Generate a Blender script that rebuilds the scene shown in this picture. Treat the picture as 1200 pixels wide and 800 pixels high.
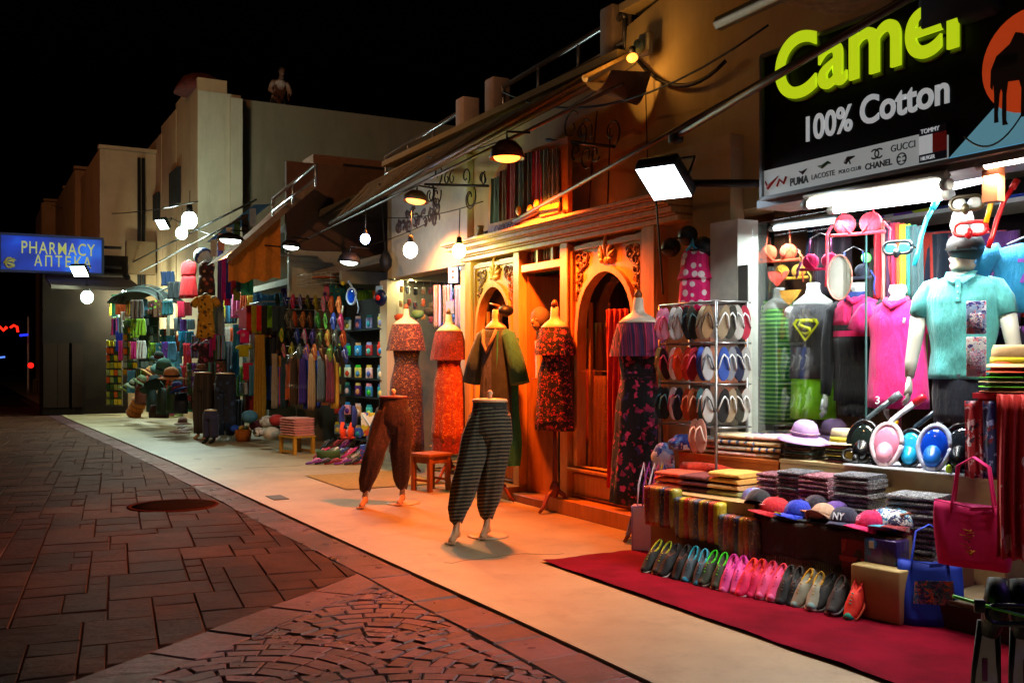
import bpy, bmesh, math, random
from math import sin, cos, pi, radians as R
from mathutils import Vector, Matrix, noise
random.seed(7)
SC = bpy.context.scene
COL = SC.collection
for o in list(bpy.data.objects): bpy.data.objects.remove(o)

# ---------------- camera ----------------
F, CY, H, YAW = 1167.0, 422.0, 1.45, R(28.7)
cam = bpy.data.cameras.new("camera"); camo = bpy.data.objects.new("camera", cam); COL.objects.link(camo)
cam.sensor_width = 36; cam.lens = F/1200*36; cam.shift_y = (CY-400)/1200.0
camo.location = (0, 0, H); camo.rotation_euler = (pi/2, 0, -YAW)
cam.clip_end = 900; cam.clip_start = .05
SC.camera = camo

# ---------------- world, exposure, lights of the night ----------------
w = bpy.data.worlds.new("World"); SC.world = w; w.use_nodes = True
nt = w.node_tree; bg = nt.nodes["Background"]
sky = nt.nodes.new("ShaderNodeTexSky"); sky.sky_type = 'NISHITA'; sky.sun_disc = False
sky.sun_elevation = R(-5); sky.sun_rotation = R(200); sky.altitude = 0
nt.links.new(sky.outputs[0], bg.inputs[0]); bg.inputs[1].default_value = 0.1
SC.view_settings.view_transform = 'Standard'; SC.view_settings.look = 'None'
SC.view_settings.exposure = 0.0; SC.view_settings.gamma = 1
SC.view_settings.use_curve_mapping = False
SC.cycles.sample_clamp_indirect = 4; SC.cycles.sample_clamp_direct = 0
SC.cycles.max_bounces = 6; SC.cycles.diffuse_bounces = 3; SC.cycles.glossy_bounces = 3
SC.cycles.transparent_max_bounces = 12; SC.cycles.caustics_reflective = False; SC.cycles.caustics_refractive = False
SC.cycles.use_denoising = True

# ---------------- pixel helpers: a pixel of the photograph to a point on a real plane ----------------
SN, CN = sin(YAW), cos(YAW)
def _d(px, py):
    c = (px-600)/F
    return SN+CN*c, CN-SN*c, (CY-py)/F
def onX(px, py, X):
    a, b, c = _d(px, py); t = X/a; return Vector((X, t*b, H+t*c))
def onY(px, py, Y):
    a, b, c = _d(px, py); t = Y/b; return Vector((t*a, Y, H+t*c))
def gnd(px, py, z=0):
    a, b, c = _d(px, py); t = (z-H)/c; return Vector((t*a, t*b, z))
def yX(px, X): return onX(px, CY, X).y
def zX(px, py, X): return onX(px, py, X).z

# ---------------- mesh builder ----------------
class MB:
    def __init__(s): s.v = []; s.f = []; s.sm = []
    def add(s, vs, fs, smooth=False):
        b = len(s.v); s.v += [tuple(v) for v in vs]
        s.f += [tuple(i+b for i in f) for f in fs]; s.sm += [smooth]*len(fs); return s
    def box(s, c, d, rz=0, rx=0, ry=0, taper=1.0):
        M = Matrix.Translation(c) @ Matrix.Rotation(rz, 4, 'Z') @ Matrix.Rotation(ry, 4, 'Y') @ Matrix.Rotation(rx, 4, 'X')
        x, y, z = d[0]/2, d[1]/2, d[2]/2; t = taper
        vs = [(-x,-y,-z),(x,-y,-z),(x,y,-z),(-x,y,-z),(-x*t,-y*t,z),(x*t,-y*t,z),(x*t,y*t,z),(-x*t,y*t,z)]
        return s.add([M @ Vector(v) for v in vs], [(0,3,2,1),(4,5,6,7),(0,1,5,4),(1,2,6,5),(2,3,7,6),(3,0,4,7)])
    def rbox(s, c, d, r=.01, rz=0, rx=0, ry=0, n=2):
        "box with rounded vertical edges and soft top and bottom"
        M = Matrix.Translation(c) @ Matrix.Rotation(rz, 4, 'Z') @ Matrix.Rotation(ry, 4, 'Y') @ Matrix.Rotation(rx, 4, 'X')
        x, y, z = d[0]/2, d[1]/2, d[2]/2; r = min(r, x*.9, y*.9, z*.95)
        rings = []
        for (zz, off) in ((-z, r), (-z+r*.3, r*.3), (-z+r, 0), (z-r, 0), (z-r*.3, r*.3), (z, r)):
            ring = []
            for qx, qy, a0 in ((1,1,0),(-1,1,pi/2),(-1,-1,pi),(1,-1,1.5*pi)):
                for k in range(n+1):
                    a = a0+k*pi/2/n; rr = max(r-off, 0) if off < r else 0
                    ring.append((qx*(x-r)+rr*cos(a), qy*(y-r)+rr*sin(a), zz))
            rings.append([M @ Vector(p) for p in ring])
        return s.loft(rings, cap=True)
    def loft(s, rings, cap=True, closed=True, smooth=True):
        n = len(rings[0]); vs = [p for r in rings for p in r]; fs = []
        for i in range(len(rings)-1):
            for j in range(n if closed else n-1):
                k = (j+1) % n
                fs.append((i*n+j, i*n+k, (i+1)*n+k, (i+1)*n+j))
        s.add(vs, fs, smooth)
        if cap:
            b = len(s.v)-len(vs)
            s.f += [tuple(b+j for j in range(n-1, -1, -1)), tuple(b+(len(rings)-1)*n+j for j in range(n))]
            s.sm += [False, False]
        return s
    def tube(s, pts, r, n=6, flat=1.0, cap=True):
        pts = [Vector(p) for p in pts]; N = len(pts)
        rs = r if isinstance(r, (list, tuple)) else [r]*N
        rings = []; up = None
        for i, p in enumerate(pts):
            t = (pts[min(i+1, N-1)]-pts[max(i-1, 0)])
            t = t.normalized() if t.length > 1e-9 else Vector((0,0,1))
            if up is None:
                up = Vector((0,0,1)) if abs(t.z) < .9 else Vector((1,0,0))
            a = t.cross(up).normalized(); b = a.cross(t).normalized(); up = b
            rings.append([p + a*cos(2*pi*k/n)*rs[i] + b*sin(2*pi*k/n)*rs[i]*flat for k in range(n)])
        return s.loft(rings, cap)
    def lathe(s, prof, c=(0,0,0), n=20, sx=1, sy=1, M=None, wob=0):
        rings = []
        for (r, z) in prof:
            ring = []
            for k in range(n):
                a = 2*pi*k/n; q = 1+wob*sin(3*a+z*9)
                p = Vector((r*cos(a)*sx*q, r*sin(a)*sy*q, z))
                if M: p = M @ p
                ring.append(p+Vector(c))
            rings.append(ring)
        return s.loft(rings, True)
    def ball(s, c, r, n=10, m=7, sq=(1,1,1)):
        pr = [(max(sin(pi*i/m), .02)*r, -cos(pi*i/m)*r) for i in range(m+1)]
        rings = [[Vector((c[0]+a*cos(2*pi*k/n)*sq[0], c[1]+a*sin(2*pi*k/n)*sq[1], c[2]+z*sq[2])) for k in range(n)] for a, z in pr]
        return s.loft(rings, True)
    def plate(s, loop, th, M=None, bev=0):
        "flat polygon (x,y loop) extruded by th along z, transformed by M"
        M = M or Matrix.Identity(4); n = len(loop)
        vs = [M @ Vector((x, y, 0)) for x, y in loop] + [M @ Vector((x, y, th)) for x, y in loop]
        fs = [tuple(range(n-1, -1, -1)), tuple(range(n, 2*n))] + [(i, (i+1) % n, n+(i+1) % n, n+i) for i in range(n)]
        return s.add(vs, fs)
    def grid(s, fn, nu, nv, smooth=True):
        vs = [fn(i/nu, j/nv) for j in range(nv+1) for i in range(nu+1)]
        fs = [(j*(nu+1)+i, j*(nu+1)+i+1, (j+1)*(nu+1)+i+1, (j+1)*(nu+1)+i) for j in range(nv) for i in range(nu)]
        return s.add(vs, fs, smooth)
    def xf(s, M):
        s.v = [tuple(M @ Vector(v)) for v in s.v]; return s
    def mesh(s, name):
        me = bpy.data.meshes.new(name); me.from_pydata(s.v, [], s.f)
        me.polygons.foreach_set('use_smooth', s.sm); me.update()
        bm = bmesh.new(); bm.from_mesh(me); bmesh.ops.recalc_face_normals(bm, faces=bm.faces); bm.to_mesh(me); bm.free()
        return me

def put(name, me, m=None, parent=None, loc=(0,0,0), rz=0):
    if isinstance(me, MB): me = me.mesh(name)
    o = bpy.data.objects.new(name, me); COL.objects.link(o)
    o.location = loc; o.rotation_euler = (0, 0, rz)
    if m is not None:
        if len(me.materials) == 0: me.materials.append(m)
        elif me.materials[0] is not m:
            o.material_slots[0].link = 'OBJECT'; o.material_slots[0].material = m
    if parent: o.parent = parent
    return o
def tag(o, label, cat, group=None):
    o['label'] = label; o['category'] = cat
    if group: o['group'] = group
    return o
def thing(name, label, cat, loc=(0,0,0), rz=0, group=None):
    o = bpy.data.objects.new(name, None); COL.objects.link(o); o.location = loc; o.rotation_euler = (0,0,rz)
    o.empty_display_size = .1
    return tag(o, label, cat, group)
def single(name, me, m, label, cat, loc=(0,0,0), rz=0, group=None):
    return tag(put(name, me, m, None, loc, rz), label, cat, group)
def struct(name, me, m):
    o = put(name, me, m); o['kind'] = 'structure'; return o
def stuff(o): o['kind'] = 'stuff'; return o
def kids(o): return [c for c in o.children]
def copy_tree(o, parent=None, loc=None, rz=None, label=None):
    c = o.copy(); COL.objects.link(c); c.parent = parent
    if loc is not None: c.location = loc
    if rz is not None: c.rotation_euler = (0,0,rz)
    if label: c['label'] = label
    for ch in kids(o): copy_tree(ch, c)
    return c
def bevel(o, wd=.005, seg=1):
    m = o.modifiers.new('bevel', 'BEVEL'); m.width = wd; m.segments = seg; m.limit_method = 'ANGLE'; return o

# curve fill to mesh: 2D loops (outer + holes) -> solid plate
def poly_mesh(loops, depth, name='plate', bev=0):
    cu = bpy.data.curves.new(name, 'CURVE'); cu.dimensions = '2D'; cu.fill_mode = 'BOTH'
    cu.extrude = depth/2-bev; cu.bevel_depth = bev
    for lp in loops:
        sp = cu.splines.new('POLY'); sp.points.add(len(lp)-1)
        for p, q in zip(sp.points, lp): p.co = (q[0], q[1], 0, 1)
        sp.use_cyclic_u = True
    ob = bpy.data.objects.new(name, cu); COL.objects.link(ob)
    me = bpy.data.meshes.new_from_object(ob.evaluated_get(bpy.context.evaluated_depsgraph_get()))
    bpy.data.objects.remove(ob); me.name = name
    return me
def text_mesh(txt, size, depth=.01, sx=1.0, off=0, align='LEFT', space=1.0):
    cu = bpy.data.curves.new('lettering', 'FONT'); cu.body = txt; cu.size = size; cu.extrude = depth/2
    cu.offset = off; cu.align_x = align; cu.space_character = space; cu.resolution_u = 12 if size > .4 else 5
    ob = bpy.data.objects.new('lettering', cu); COL.objects.link(ob)
    me = bpy.data.meshes.new_from_object(ob.evaluated_get(bpy.context.evaluated_depsgraph_get()))
    bpy.data.objects.remove(ob)
    if sx != 1: me.transform(Matrix.Scale(sx, 4, (1,0,0)))
    return me
# frame whose local x runs right along a facade (towards -Y), local y up, local z out to the street (-X)
def face_street(loc): return Matrix.Translation(loc) @ Matrix(((0,0,-1,0),(-1,0,0,0),(0,1,0,0),(0,0,0,1)))
# frame whose local x runs right (+X), y up, z to the viewer (-Y)
def face_viewer(loc): return Matrix.Translation(loc) @ Matrix(((1,0,0,0),(0,0,-1,0),(0,1,0,0),(0,0,0,1)))
def placed(me, M):
    me = me.copy(); me.transform(M); return me

# ---------------- materials ----------------
_mc = {}
def hexc(h):
    if not isinstance(h, str): return tuple(h[:3])+(1,)
    h = h.lstrip('#'); c = [int(h[i:i+2], 16)/255 for i in (0,2,4)]
    return tuple((x/12.92 if x <= .04045 else ((x+.055)/1.055)**2.4) for x in c)+(1,)
def _new(name):
    m = bpy.data.materials.new(name); m.use_nodes = True; N = m.node_tree.nodes; L = m.node_tree.links
    return m, N, L, N['Principled BSDF']
def _ramp(N, stops, interp='LINEAR'):
    r = N.new('ShaderNodeValToRGB'); cr = r.color_ramp; cr.interpolation = interp
    while len(cr.elements) < len(stops): cr.elements.new(.5)
    for e, (p, c) in zip(cr.elements, stops): e.position = p; e.color = hexc(c)
    return r
def _tc(N, L, sc=(1,1,1), rot=(0,0,0)):
    t = N.new('ShaderNodeTexCoord'); mp = N.new('ShaderNodeMapping'); L.new(t.outputs['Object'], mp.inputs[0])
    mp.inputs['Scale'].default_value = sc; mp.inputs['Rotation'].default_value = rot; return mp
def _noise(N, L, vec, scale, detail=4, rough=.6):
    n = N.new('ShaderNodeTexNoise'); n.inputs['Scale'].default_value = scale; n.inputs['Detail'].default_value = detail
    n.inputs['Roughness'].default_value = rough
    if vec: L.new(vec.outputs[0], n.inputs['Vector'])
    return n
def _bump(N, L, h, b, strength=.3, dist=.01):
    bp = N.new('ShaderNodeBump'); bp.inputs['Strength'].default_value = strength; bp.inputs['Distance'].default_value = dist
    L.new(h, bp.inputs['Height']); L.new(bp.outputs[0], b.inputs['Normal']); return bp
def mat(col, rough=.6, metal=0, var=.12, scale=8, name=None, spec=.5, bump=0, bscale=60, coat=0):
    key = ('m', col, rough, metal, var, scale, spec, bump, bscale, coat)
    if key in _mc: return _mc[key]
    m, N, L, b = _new(name or 'surface'); v = _tc(N, L); n = _noise(N, L, v, scale)
    c = hexc(col); lo = tuple(x*(1-var) for x in c[:3]); hi = tuple(min(1, x*(1+var)) for x in c[:3])
    r = _ramp(N, [(.3, lo), (.7, hi)]); L.new(n.outputs[0], r.inputs[0]); L.new(r.outputs[0], b.inputs['Base Color'])
    b.inputs['Roughness'].default_value = rough; b.inputs['Metallic'].default_value = metal
    b.inputs['Specular IOR Level'].default_value = spec; b.inputs['Coat Weight'].default_value = coat
    if bump:
        n2 = _noise(N, L, v, bscale, 3); _bump(N, L, n2.outputs[0], b, bump, .005)
    _mc[key] = m; return m
def cloth(col, rough=.85, fold=.25):
    key = ('c', col, rough, fold)
    if key in _mc: return _mc[key]
    m, N, L, b = _new('fabric'); v = _tc(N, L); n = _noise(N, L, v, 14, 3)
    c = hexc(col); r = _ramp(N, [(.3, tuple(x*.85 for x in c[:3])), (.7, tuple(min(1, x*1.12) for x in c[:3]))])
    L.new(n.outputs[0], r.inputs[0]); L.new(r.outputs[0], b.inputs['Base Color'])
    b.inputs['Roughness'].default_value = rough; b.inputs['Sheen Weight'].default_value = .15
    v2 = _tc(N, L, (9, 9, 2.2)); n2 = _noise(N, L, v2, 2.2, 5, .6); _bump(N, L, n2.outputs[0], b, min(1, fold*2.6), .035)
    _mc[key] = m; return m
def pattern(kind, cols, scale=20, rough=.8, sc=(1,1,1), rot=(0,0,0), seed=0):
    "patterned print: stripesz / stripesx / plaid / dots / floral / weave / patch / camo / aztec"
    key = ('p', kind, tuple(cols), scale, rough, sc, rot, seed)
    if key in _mc: return _mc[key]
    m, N, L, b = _new(kind+'_print'); v = _tc(N, L, sc, rot)
    v.inputs['Location'].default_value = (seed*1.7, seed*.9, seed*2.3)
    b.inputs['Roughness'].default_value = rough; b.inputs['Sheen Weight'].default_value = .08
    out = None
    def wave(ax, s, dist=0.):
        wv = N.new('ShaderNodeTexWave'); wv.wave_type = 'BANDS'; wv.bands_direction = ax; wv.inputs['Scale'].default_value = s
        wv.inputs['Distortion'].default_value = dist; wv.inputs['Detail Scale'].default_value = 2; L.new(v.outputs[0], wv.inputs[0]); return wv
    n = len(cols)
    if kind in ('stripesz', 'stripesx', 'stripesy'):
        wv = wave(kind[-1].upper(), scale, .4)
        r = _ramp(N, [((i+.02)/n, c) for i, c in enumerate(cols)], 'CONSTANT'); L.new(wv.outputs['Fac'], r.inputs[0]); out = r.outputs[0]
    elif kind == 'multistripe':
        sp = N.new('ShaderNodeSeparateXYZ'); L.new(v.outputs[0], sp.inputs[0])
        a = N.new('ShaderNodeMath'); a.operation = 'ADD'; L.new(sp.outputs[0], a.inputs[0]); L.new(sp.outputs[1], a.inputs[1])
        m1 = N.new('ShaderNodeMath'); m1.operation = 'MULTIPLY'; m1.inputs[1].default_value = scale; L.new(a.outputs[0], m1.inputs[0])
        wn = N.new('ShaderNodeTexNoise'); wn.noise_dimensions = '1D'; wn.inputs['Scale'].default_value = 1; wn.inputs['Detail'].default_value = 1
        L.new(m1.outputs[0], wn.inputs['W'])
        r = _ramp(N, [(.25+.5*i/n, c) for i, c in enumerate(cols)], 'CONSTANT'); L.new(wn.outputs[0], r.inputs[0]); out = r.outputs[0]
    elif kind == 'plaid':
        w1 = wave('Z', scale, .3); w2 = wave('DIAGONAL', scale*.8, .3); w3 = wave('Y', scale*1.3, .2)
        r1 = _ramp(N, [(0, cols[0]), (.5, cols[1]), (.8, cols[2 % n])], 'CONSTANT'); L.new(w1.outputs['Fac'], r1.inputs[0])
        r2 = _ramp(N, [(0, cols[0]), (.55, cols[2 % n])], 'CONSTANT'); L.new(w3.outputs['Fac'], r2.inputs[0])
        mx = N.new('ShaderNodeMix'); mx.data_type = 'RGBA'; mx.inputs['Factor'].default_value = .45
        L.new(r1.outputs[0], mx.inputs['A']); L.new(r2.outputs[0], mx.inputs['B']); out = mx.outputs['Result']
    elif kind == 'dots':
        vo = N.new('ShaderNodeTexVoronoi'); vo.inputs['Scale'].default_value = scale; vo.inputs['Randomness'].default_value = .55; L.new(v.outputs[0], vo.inputs['Vector'])
        r = _ramp(N, [(0, cols[1]), (.36, cols[0])], 'CONSTANT'); L.new(vo.outputs['Distance'], r.inputs[0]); out = r.outputs[0]
    elif kind in ('floral', 'camo', 'patch'):
        vo = N.new('ShaderNodeTexVoronoi'); vo.inputs['Scale'].default_value = scale
        nz = _noise(N, L, v, scale*1.1, 2); mxv = N.new('ShaderNodeMix'); mxv.data_type = 'RGBA'; mxv.blend_type = 'ADD'
        mxv.inputs['Factor'].default_value = .10 if kind == 'floral' else .2
        L.new(v.outputs[0], mxv.inputs['A']); L.new(nz.outputs['Color'], mxv.inputs['B']); L.new(mxv.outputs['Result'], vo.inputs['Vector'])
        sp = N.new('ShaderNodeSeparateColor'); L.new(vo.outputs['Color'], sp.inputs[0])
        if kind == 'floral':
            r = _ramp(N, [(i/(n-1), c) for i, c in enumerate(cols[1:])], 'CONSTANT'); L.new(sp.outputs[0], r.inputs[0])
            g = _ramp(N, [(0, (1,1,1)), (.38, (0,0,0))], 'CONSTANT'); L.new(vo.outputs['Distance'], g.inputs[0])
            mx = N.new('ShaderNodeMix'); mx.data_type = 'RGBA'; mx.inputs['A'].default_value = hexc(cols[0])
            L.new(g.outputs[0], mx.inputs['Factor']); L.new(r.outputs[0], mx.inputs['B']); out = mx.outputs['Result']
        else:
            r = _ramp(N, [(i/n, c) for i, c in enumerate(cols)], 'CONSTANT'); L.new(sp.outputs[0], r.inputs[0]); out = r.outputs[0]
    elif kind == 'aztec':
        w1 = wave('Z', scale, 0); w2 = wave('DIAGONAL', scale*1.9, 1.5)
        r1 = _ramp(N, [(0, (0,0,0)), (.45, (1,1,1))], 'CONSTANT'); L.new(w1.outputs['Fac'], r1.inputs[0])
        r2 = _ramp(N, [(0, cols[0]), (.5, cols[1])], 'CONSTANT'); L.new(w2.outputs['Fac'], r2.inputs[0])
        mx = N.new('ShaderNodeMix'); mx.data_type = 'RGBA'; mx.inputs['A'].default_value = hexc(cols[2 % n])
        L.new(r1.outputs[0], mx.inputs['Factor']); L.new(r2.outputs[0], mx.inputs['B']); out = mx.outputs['Result']
    L.new(out, b.inputs['Base Color'])
    v2 = _tc(N, L, (9, 9, 2.5)); n2 = _noise(N, L, v2, 2.2, 5, .6); _bump(N, L, n2.outputs[0], b, .5, .03)
    _mc[key] = m; return m
def emis(col, s, name='glow_surface'):
    key = ('e', col, s)
    if key in _mc: return _mc[key]
    m, N, L, b = _new(name); b.inputs['Base Color'].default_value = hexc(col)
    b.inputs['Emission Color'].default_value = hexc(col); b.inputs['Emission Strength'].default_value = s
    _mc[key] = m; return m
def wood(c1, c2, rough=.45, sc=(6,6,.7), name='wood', bump=.12):
    key = ('w', c1, c2, rough, sc)
    if key in _mc: return _mc[key]
    m, N, L, b = _new(name); v = _tc(N, L, sc); n = _noise(N, L, v, 4, 8, .65)
    r = _ramp(N, [(.3, c1), (.7, c2)]); L.new(n.outputs[0], r.inputs[0]); L.new(r.outputs[0], b.inputs['Base Color'])
    b.inputs['Roughness'].default_value = rough; _bump(N, L, n.outputs[0], b, bump, .01); _mc[key] = m; return m
def plaster(c1, c2, stain='#4a4034', amt=.35, rough=.9):
    m, N, L, b = _new('plaster'); v = _tc(N, L); n = _noise(N, L, v, .9, 6, .65)
    r = _ramp(N, [(.3, c1), (.7, c2)]); L.new(n.outputs[0], r.inputs[0])
    v2 = _tc(N, L, (2.2, 2.2, .35)); n2 = _noise(N, L, v2, 1.3, 5, .7); g = _ramp(N, [(.5, (0,0,0)), (.78, (amt,)*3)]); L.new(n2.outputs[0], g.inputs[0])
    mx = N.new('ShaderNodeMix'); mx.data_type = 'RGBA'; L.new(g.outputs[0], mx.inputs['Factor']); L.new(r.outputs[0], mx.inputs['A']); mx.inputs['B'].default_value = hexc(stain)
    L.new(mx.outputs['Result'], b.inputs['Base Color']); b.inputs['Roughness'].default_value = rough
    n3 = _noise(N, L, v, 40, 4); _bump(N, L, n3.outputs[0], b, .15, .01); return m
def glass(tint=(.9,.95,.95), refl=.12, rough=.02):
    key = ('g', tint, refl, rough)
    if key in _mc: return _mc[key]
    m, N, L, b = _new('clear_pane'); N.remove(b); out = N['Material Output']
    t = N.new('ShaderNodeBsdfTransparent'); t.inputs[0].default_value = hexc(tint)
    g = N.new('ShaderNodeBsdfGlossy'); g.inputs['Roughness'].default_value = rough
    f = N.new('ShaderNodeFresnel'); f.inputs[0].default_value = 1.45; mx = N.new('ShaderNodeMixShader')
    ml = N.new('ShaderNodeMath'); ml.operation = 'MULTIPLY_ADD'; ml.inputs[1].default_value = .35; ml.use_clamp = True; ml.inputs[2].default_value = refl*.1
    L.new(f.outputs[0], ml.inputs[0]); L.new(ml.outputs[0], mx.inputs[0]); L.new(t.outputs[0], mx.inputs[1]); L.new(g.outputs[0], mx.inputs[2]); L.new(mx.outputs[0], out.inputs[0])
    _mc[key] = m; return m

LIGHTN = [0]
def lamp_light(name, loc, col, watts, parent=None, kind='POINT', size=.05, rot=None, spot=None, shape=None, sy=None):
    l = bpy.data.lights.new(name, kind); l.color = hexc(col)[:3]; l.energy = watts
    if kind == 'AREA':
        l.size = size
        if sy: l.shape = 'RECTANGLE'; l.size_y = sy
    else: l.shadow_soft_size = size
    if kind == 'SPOT': l.spot_size = spot or R(120); l.spot_blend = .5
    o = bpy.data.objects.new(name, l); COL.objects.link(o); o.location = loc
    if rot: o.rotation_euler = rot
    if parent: o.parent = parent
    return o
# ================= SETTING: ground, street paving, sidewalk =================
def edge_x(y):
    pts = [(-60, 2.75), (4.5, 2.71), (7.7, 2.66), (14.9, 2.58), (27, 2.22), (39, 2.1), (200, 0.9)]
    for (a, xa), (b, xb) in zip(pts, pts[1:]):
        if y <= b: return xa+(xb-xa)*(y-a)/(b-a)
    return .9

def stamped(col1, col2, col3, rlo=.22, rhi=.55, sp=.02):
    m, N, L, b = _new('stamped_stone'); v = _tc(N, L); n = _noise(N, L, v, 1.1, 6, .65); n2 = _noise(N, L, v, 14, 6, .7)
    oi = N.new('ShaderNodeObjectInfo')
    a = N.new('ShaderNodeMath'); a.operation = 'MULTIPLY_ADD'; a.inputs[1].default_value = .22; L.new(oi.outputs['Random'], a.inputs[0]); L.new(n.outputs[0], a.inputs[2])
    r = _ramp(N, [(.35, col1), (.55, col2), (.8, col3)]); L.new(a.outputs[0], r.inputs[0]); L.new(r.outputs[0], b.inputs['Base Color'])
    rr = _ramp(N, [(.35, (rlo,)*3), (.65, (rhi,)*3)]); n4 = _noise(N, L, v, 2.3, 5, .7); L.new(n4.outputs[0], rr.inputs[0]); L.new(rr.outputs[0], b.inputs['Roughness'])
    v3 = _tc(N, L, (1, 2.2, 1), (0,0,.5)); n3 = _noise(N, L, v3, 7, 7, .68)
    bp = _bump(N, L, n3.outputs[0], b, .7, .03); b.inputs['Specular IOR Level'].default_value = 0
    gl = N.new('ShaderNodeBsdfGlossy'); gl.inputs[0].default_value = (.95, .66, .6, 1); L.new(rr.outputs[0], gl.inputs['Roughness']); L.new(bp.outputs[0], gl.inputs['Normal'])
    mx = N.new('ShaderNodeMixShader'); mx.inputs[0].default_value = sp; L.new(b.outputs[0], mx.inputs[1]); L.new(gl.outputs[0], mx.inputs[2]); L.new(mx.outputs[0], N['Material Output'].inputs[0])
    return m
M_slab = stamped('#1c0f0a', '#2a1710', '#452a1c', .30, .5, .035)
M_cob = stamped('#21130f', '#332023', '#5a3a42', .24, .46, .09)
M_joint = mat('#30201a', .9, spec=0, bump=.4, bscale=80)

struct('ground', MB().grid(lambda u, v: (-220+520*u, -60+520*v, -.06), 8, 8, False), mat('#2a2622', .9))
road = MB()
ys = [-8+i*1.0 for i in range(120)]
road.add([(-16, y, -.0195) for y in ys]+[(edge_x(y), y, -.0195) for y in ys],
         [(i, len(ys)+i, len(ys)+i+1, i+1) for i in range(len(ys)-1)])
ROAD = struct('street', road, M_joint)

def block(mb, cs, z0=-.036, z1=-.012, r=.008, tilt=.004):
    "paving piece from its ground corners (ccw) with a chamfered, slightly tilted top"
    n = len(cs); c = sum((Vector(p) for p in cs), Vector((0,0)))/n
    top = []; mid = []; bot = []
    tx, ty = random.uniform(-tilt, tilt), random.uniform(-tilt, tilt); dz = random.uniform(-.0025, .0025)
    for p in cs:
        p = Vector(p); d = (p-c); l = max(d.length, .01); q = c+d*(1-r/max(l, r*2))
        top.append((q.x, q.y, z1+dz+tx*(d.x/l)+ty*(d.y/l))); mid.append((p.x, p.y, z1-.006)); bot.append((p.x, p.y, z0))
    b = len(mb.v); mb.v += top+mid+bot
    mb.f += [tuple(b+i for i in range(n))]+[(b+n+i, b+n+(i+1) % n, b+(i+1) % n, b+i) for i in range(n)]+[(b+2*n+i, b+2*n+(i+1) % n, b+n+(i+1) % n, b+n+i) for i in range(n)]
    mb.sm += [False]*(2*n+1)
def clip(poly, fn):
    "keep the part where fn(p) >= 0 (linear fn)"
    out = []
    for i in range(len(poly)):
        p, q = Vector(poly[i]), Vector(poly[(i+1) % len(poly)]); a, b = fn(p), fn(q)
        if a >= 0: out.append(tuple(p))
        if (a >= 0) != (b >= 0): out.append(tuple(p.lerp(q, a/(a-b))))
    return out
def area(cs): return abs(sum(cs[a][0]*cs[(a+1) % len(cs)][1]-cs[(a+1) % len(cs)][0]*cs[a][1] for a in range(len(cs))))/2

# diagonal border between slabs and cobble fans: passes these two street points
P1, P2 = Vector((.44, 4.97)), Vector((2.66, 6.75)); DIR = (P2-P1).normalized(); NRM = Vector((-DIR.y, DIR.x))
P1 = P1-DIR*7
def side(p): return (Vector(p)-P1).dot(NRM)      # >0: slab field
pieces = []   # (dist, corners, kind)
def addp(cs, kind, amin=.002):
    if len(cs) < 3 or area(cs) < amin: return
    c = sum((Vector(p) for p in cs), Vector((0,0)))/len(cs)
    pieces.append((c, cs, kind))
g = .0032
kx = lambda p, off: edge_x(p.y)-off-p.x
y = -3.0
while y < 42:
    l = random.choice([.3, .36, .42])*(1 if y < 20 else 2)
    x1 = lambda yy: edge_x(yy)-.02
    addp([(x1(y)-.30, y+g), (x1(y), y+g), (x1(y+l), y+l-g), (x1(y+l)-.30, y+l-g)], 'kerb')
    y += l
# random ashlar field: rectangles packed on a turned grid
random.seed(11)
CELL = .125; ang = R(-7); GX = Vector((cos(ang), sin(ang))); GY = Vector((-sin(ang), cos(ang))); O_ = Vector((-12, -3))
occ = set()
for j in range(0, 314):
    for i in range(0, 148):
        if (i, j) in occ: continue
        random.shuffle(szs := [(2,2), (3,2), (2,3), (4,2), (4,3), (3,3), (3,4), (2,4), (5,3)])
        for w_, h_ in szs+[(2,1), (1,2), (1,1)]:
            if all((i+a, j+b_) not in occ for a in range(w_) for b_ in range(h_)): break
        for a in range(w_):
            for b_ in range(h_): occ.add((i+a, j+b_))
        P = lambda a, b_, sx, sy: tuple(O_+GX*(a*CELL+sx*g)+GY*(b_*CELL+sy*g))
        cs = [P(i, j, 1, 1), P(i+w_, j, -1, 1), P(i+w_, j+h_, -1, -1), P(i, j+h_, 1, -1)]
        c = Vector(cs[0]).lerp(Vector(cs[2]), .5)
        if c.y < -2 or c.length > 38: continue
        cs = clip(cs, lambda p: kx(p, .33)); cs = clip(cs, lambda p: side(p)-.0) if cs else cs
        addp(cs, 'slab', .006)
for off, wd in ((-.30, .29),):
    t = 0
    while t < 15:
        l = random.uniform(.42, .6); p0 = P1+DIR*(t+g)+NRM*off; p1 = P1+DIR*(t+l-g)+NRM*off
        cs = [tuple(p0), tuple(p1), tuple(p1+NRM*wd), tuple(p0+NRM*wd)]
        addp(clip(cs, lambda p: kx(p, .33)), 'border'); t += l
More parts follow.
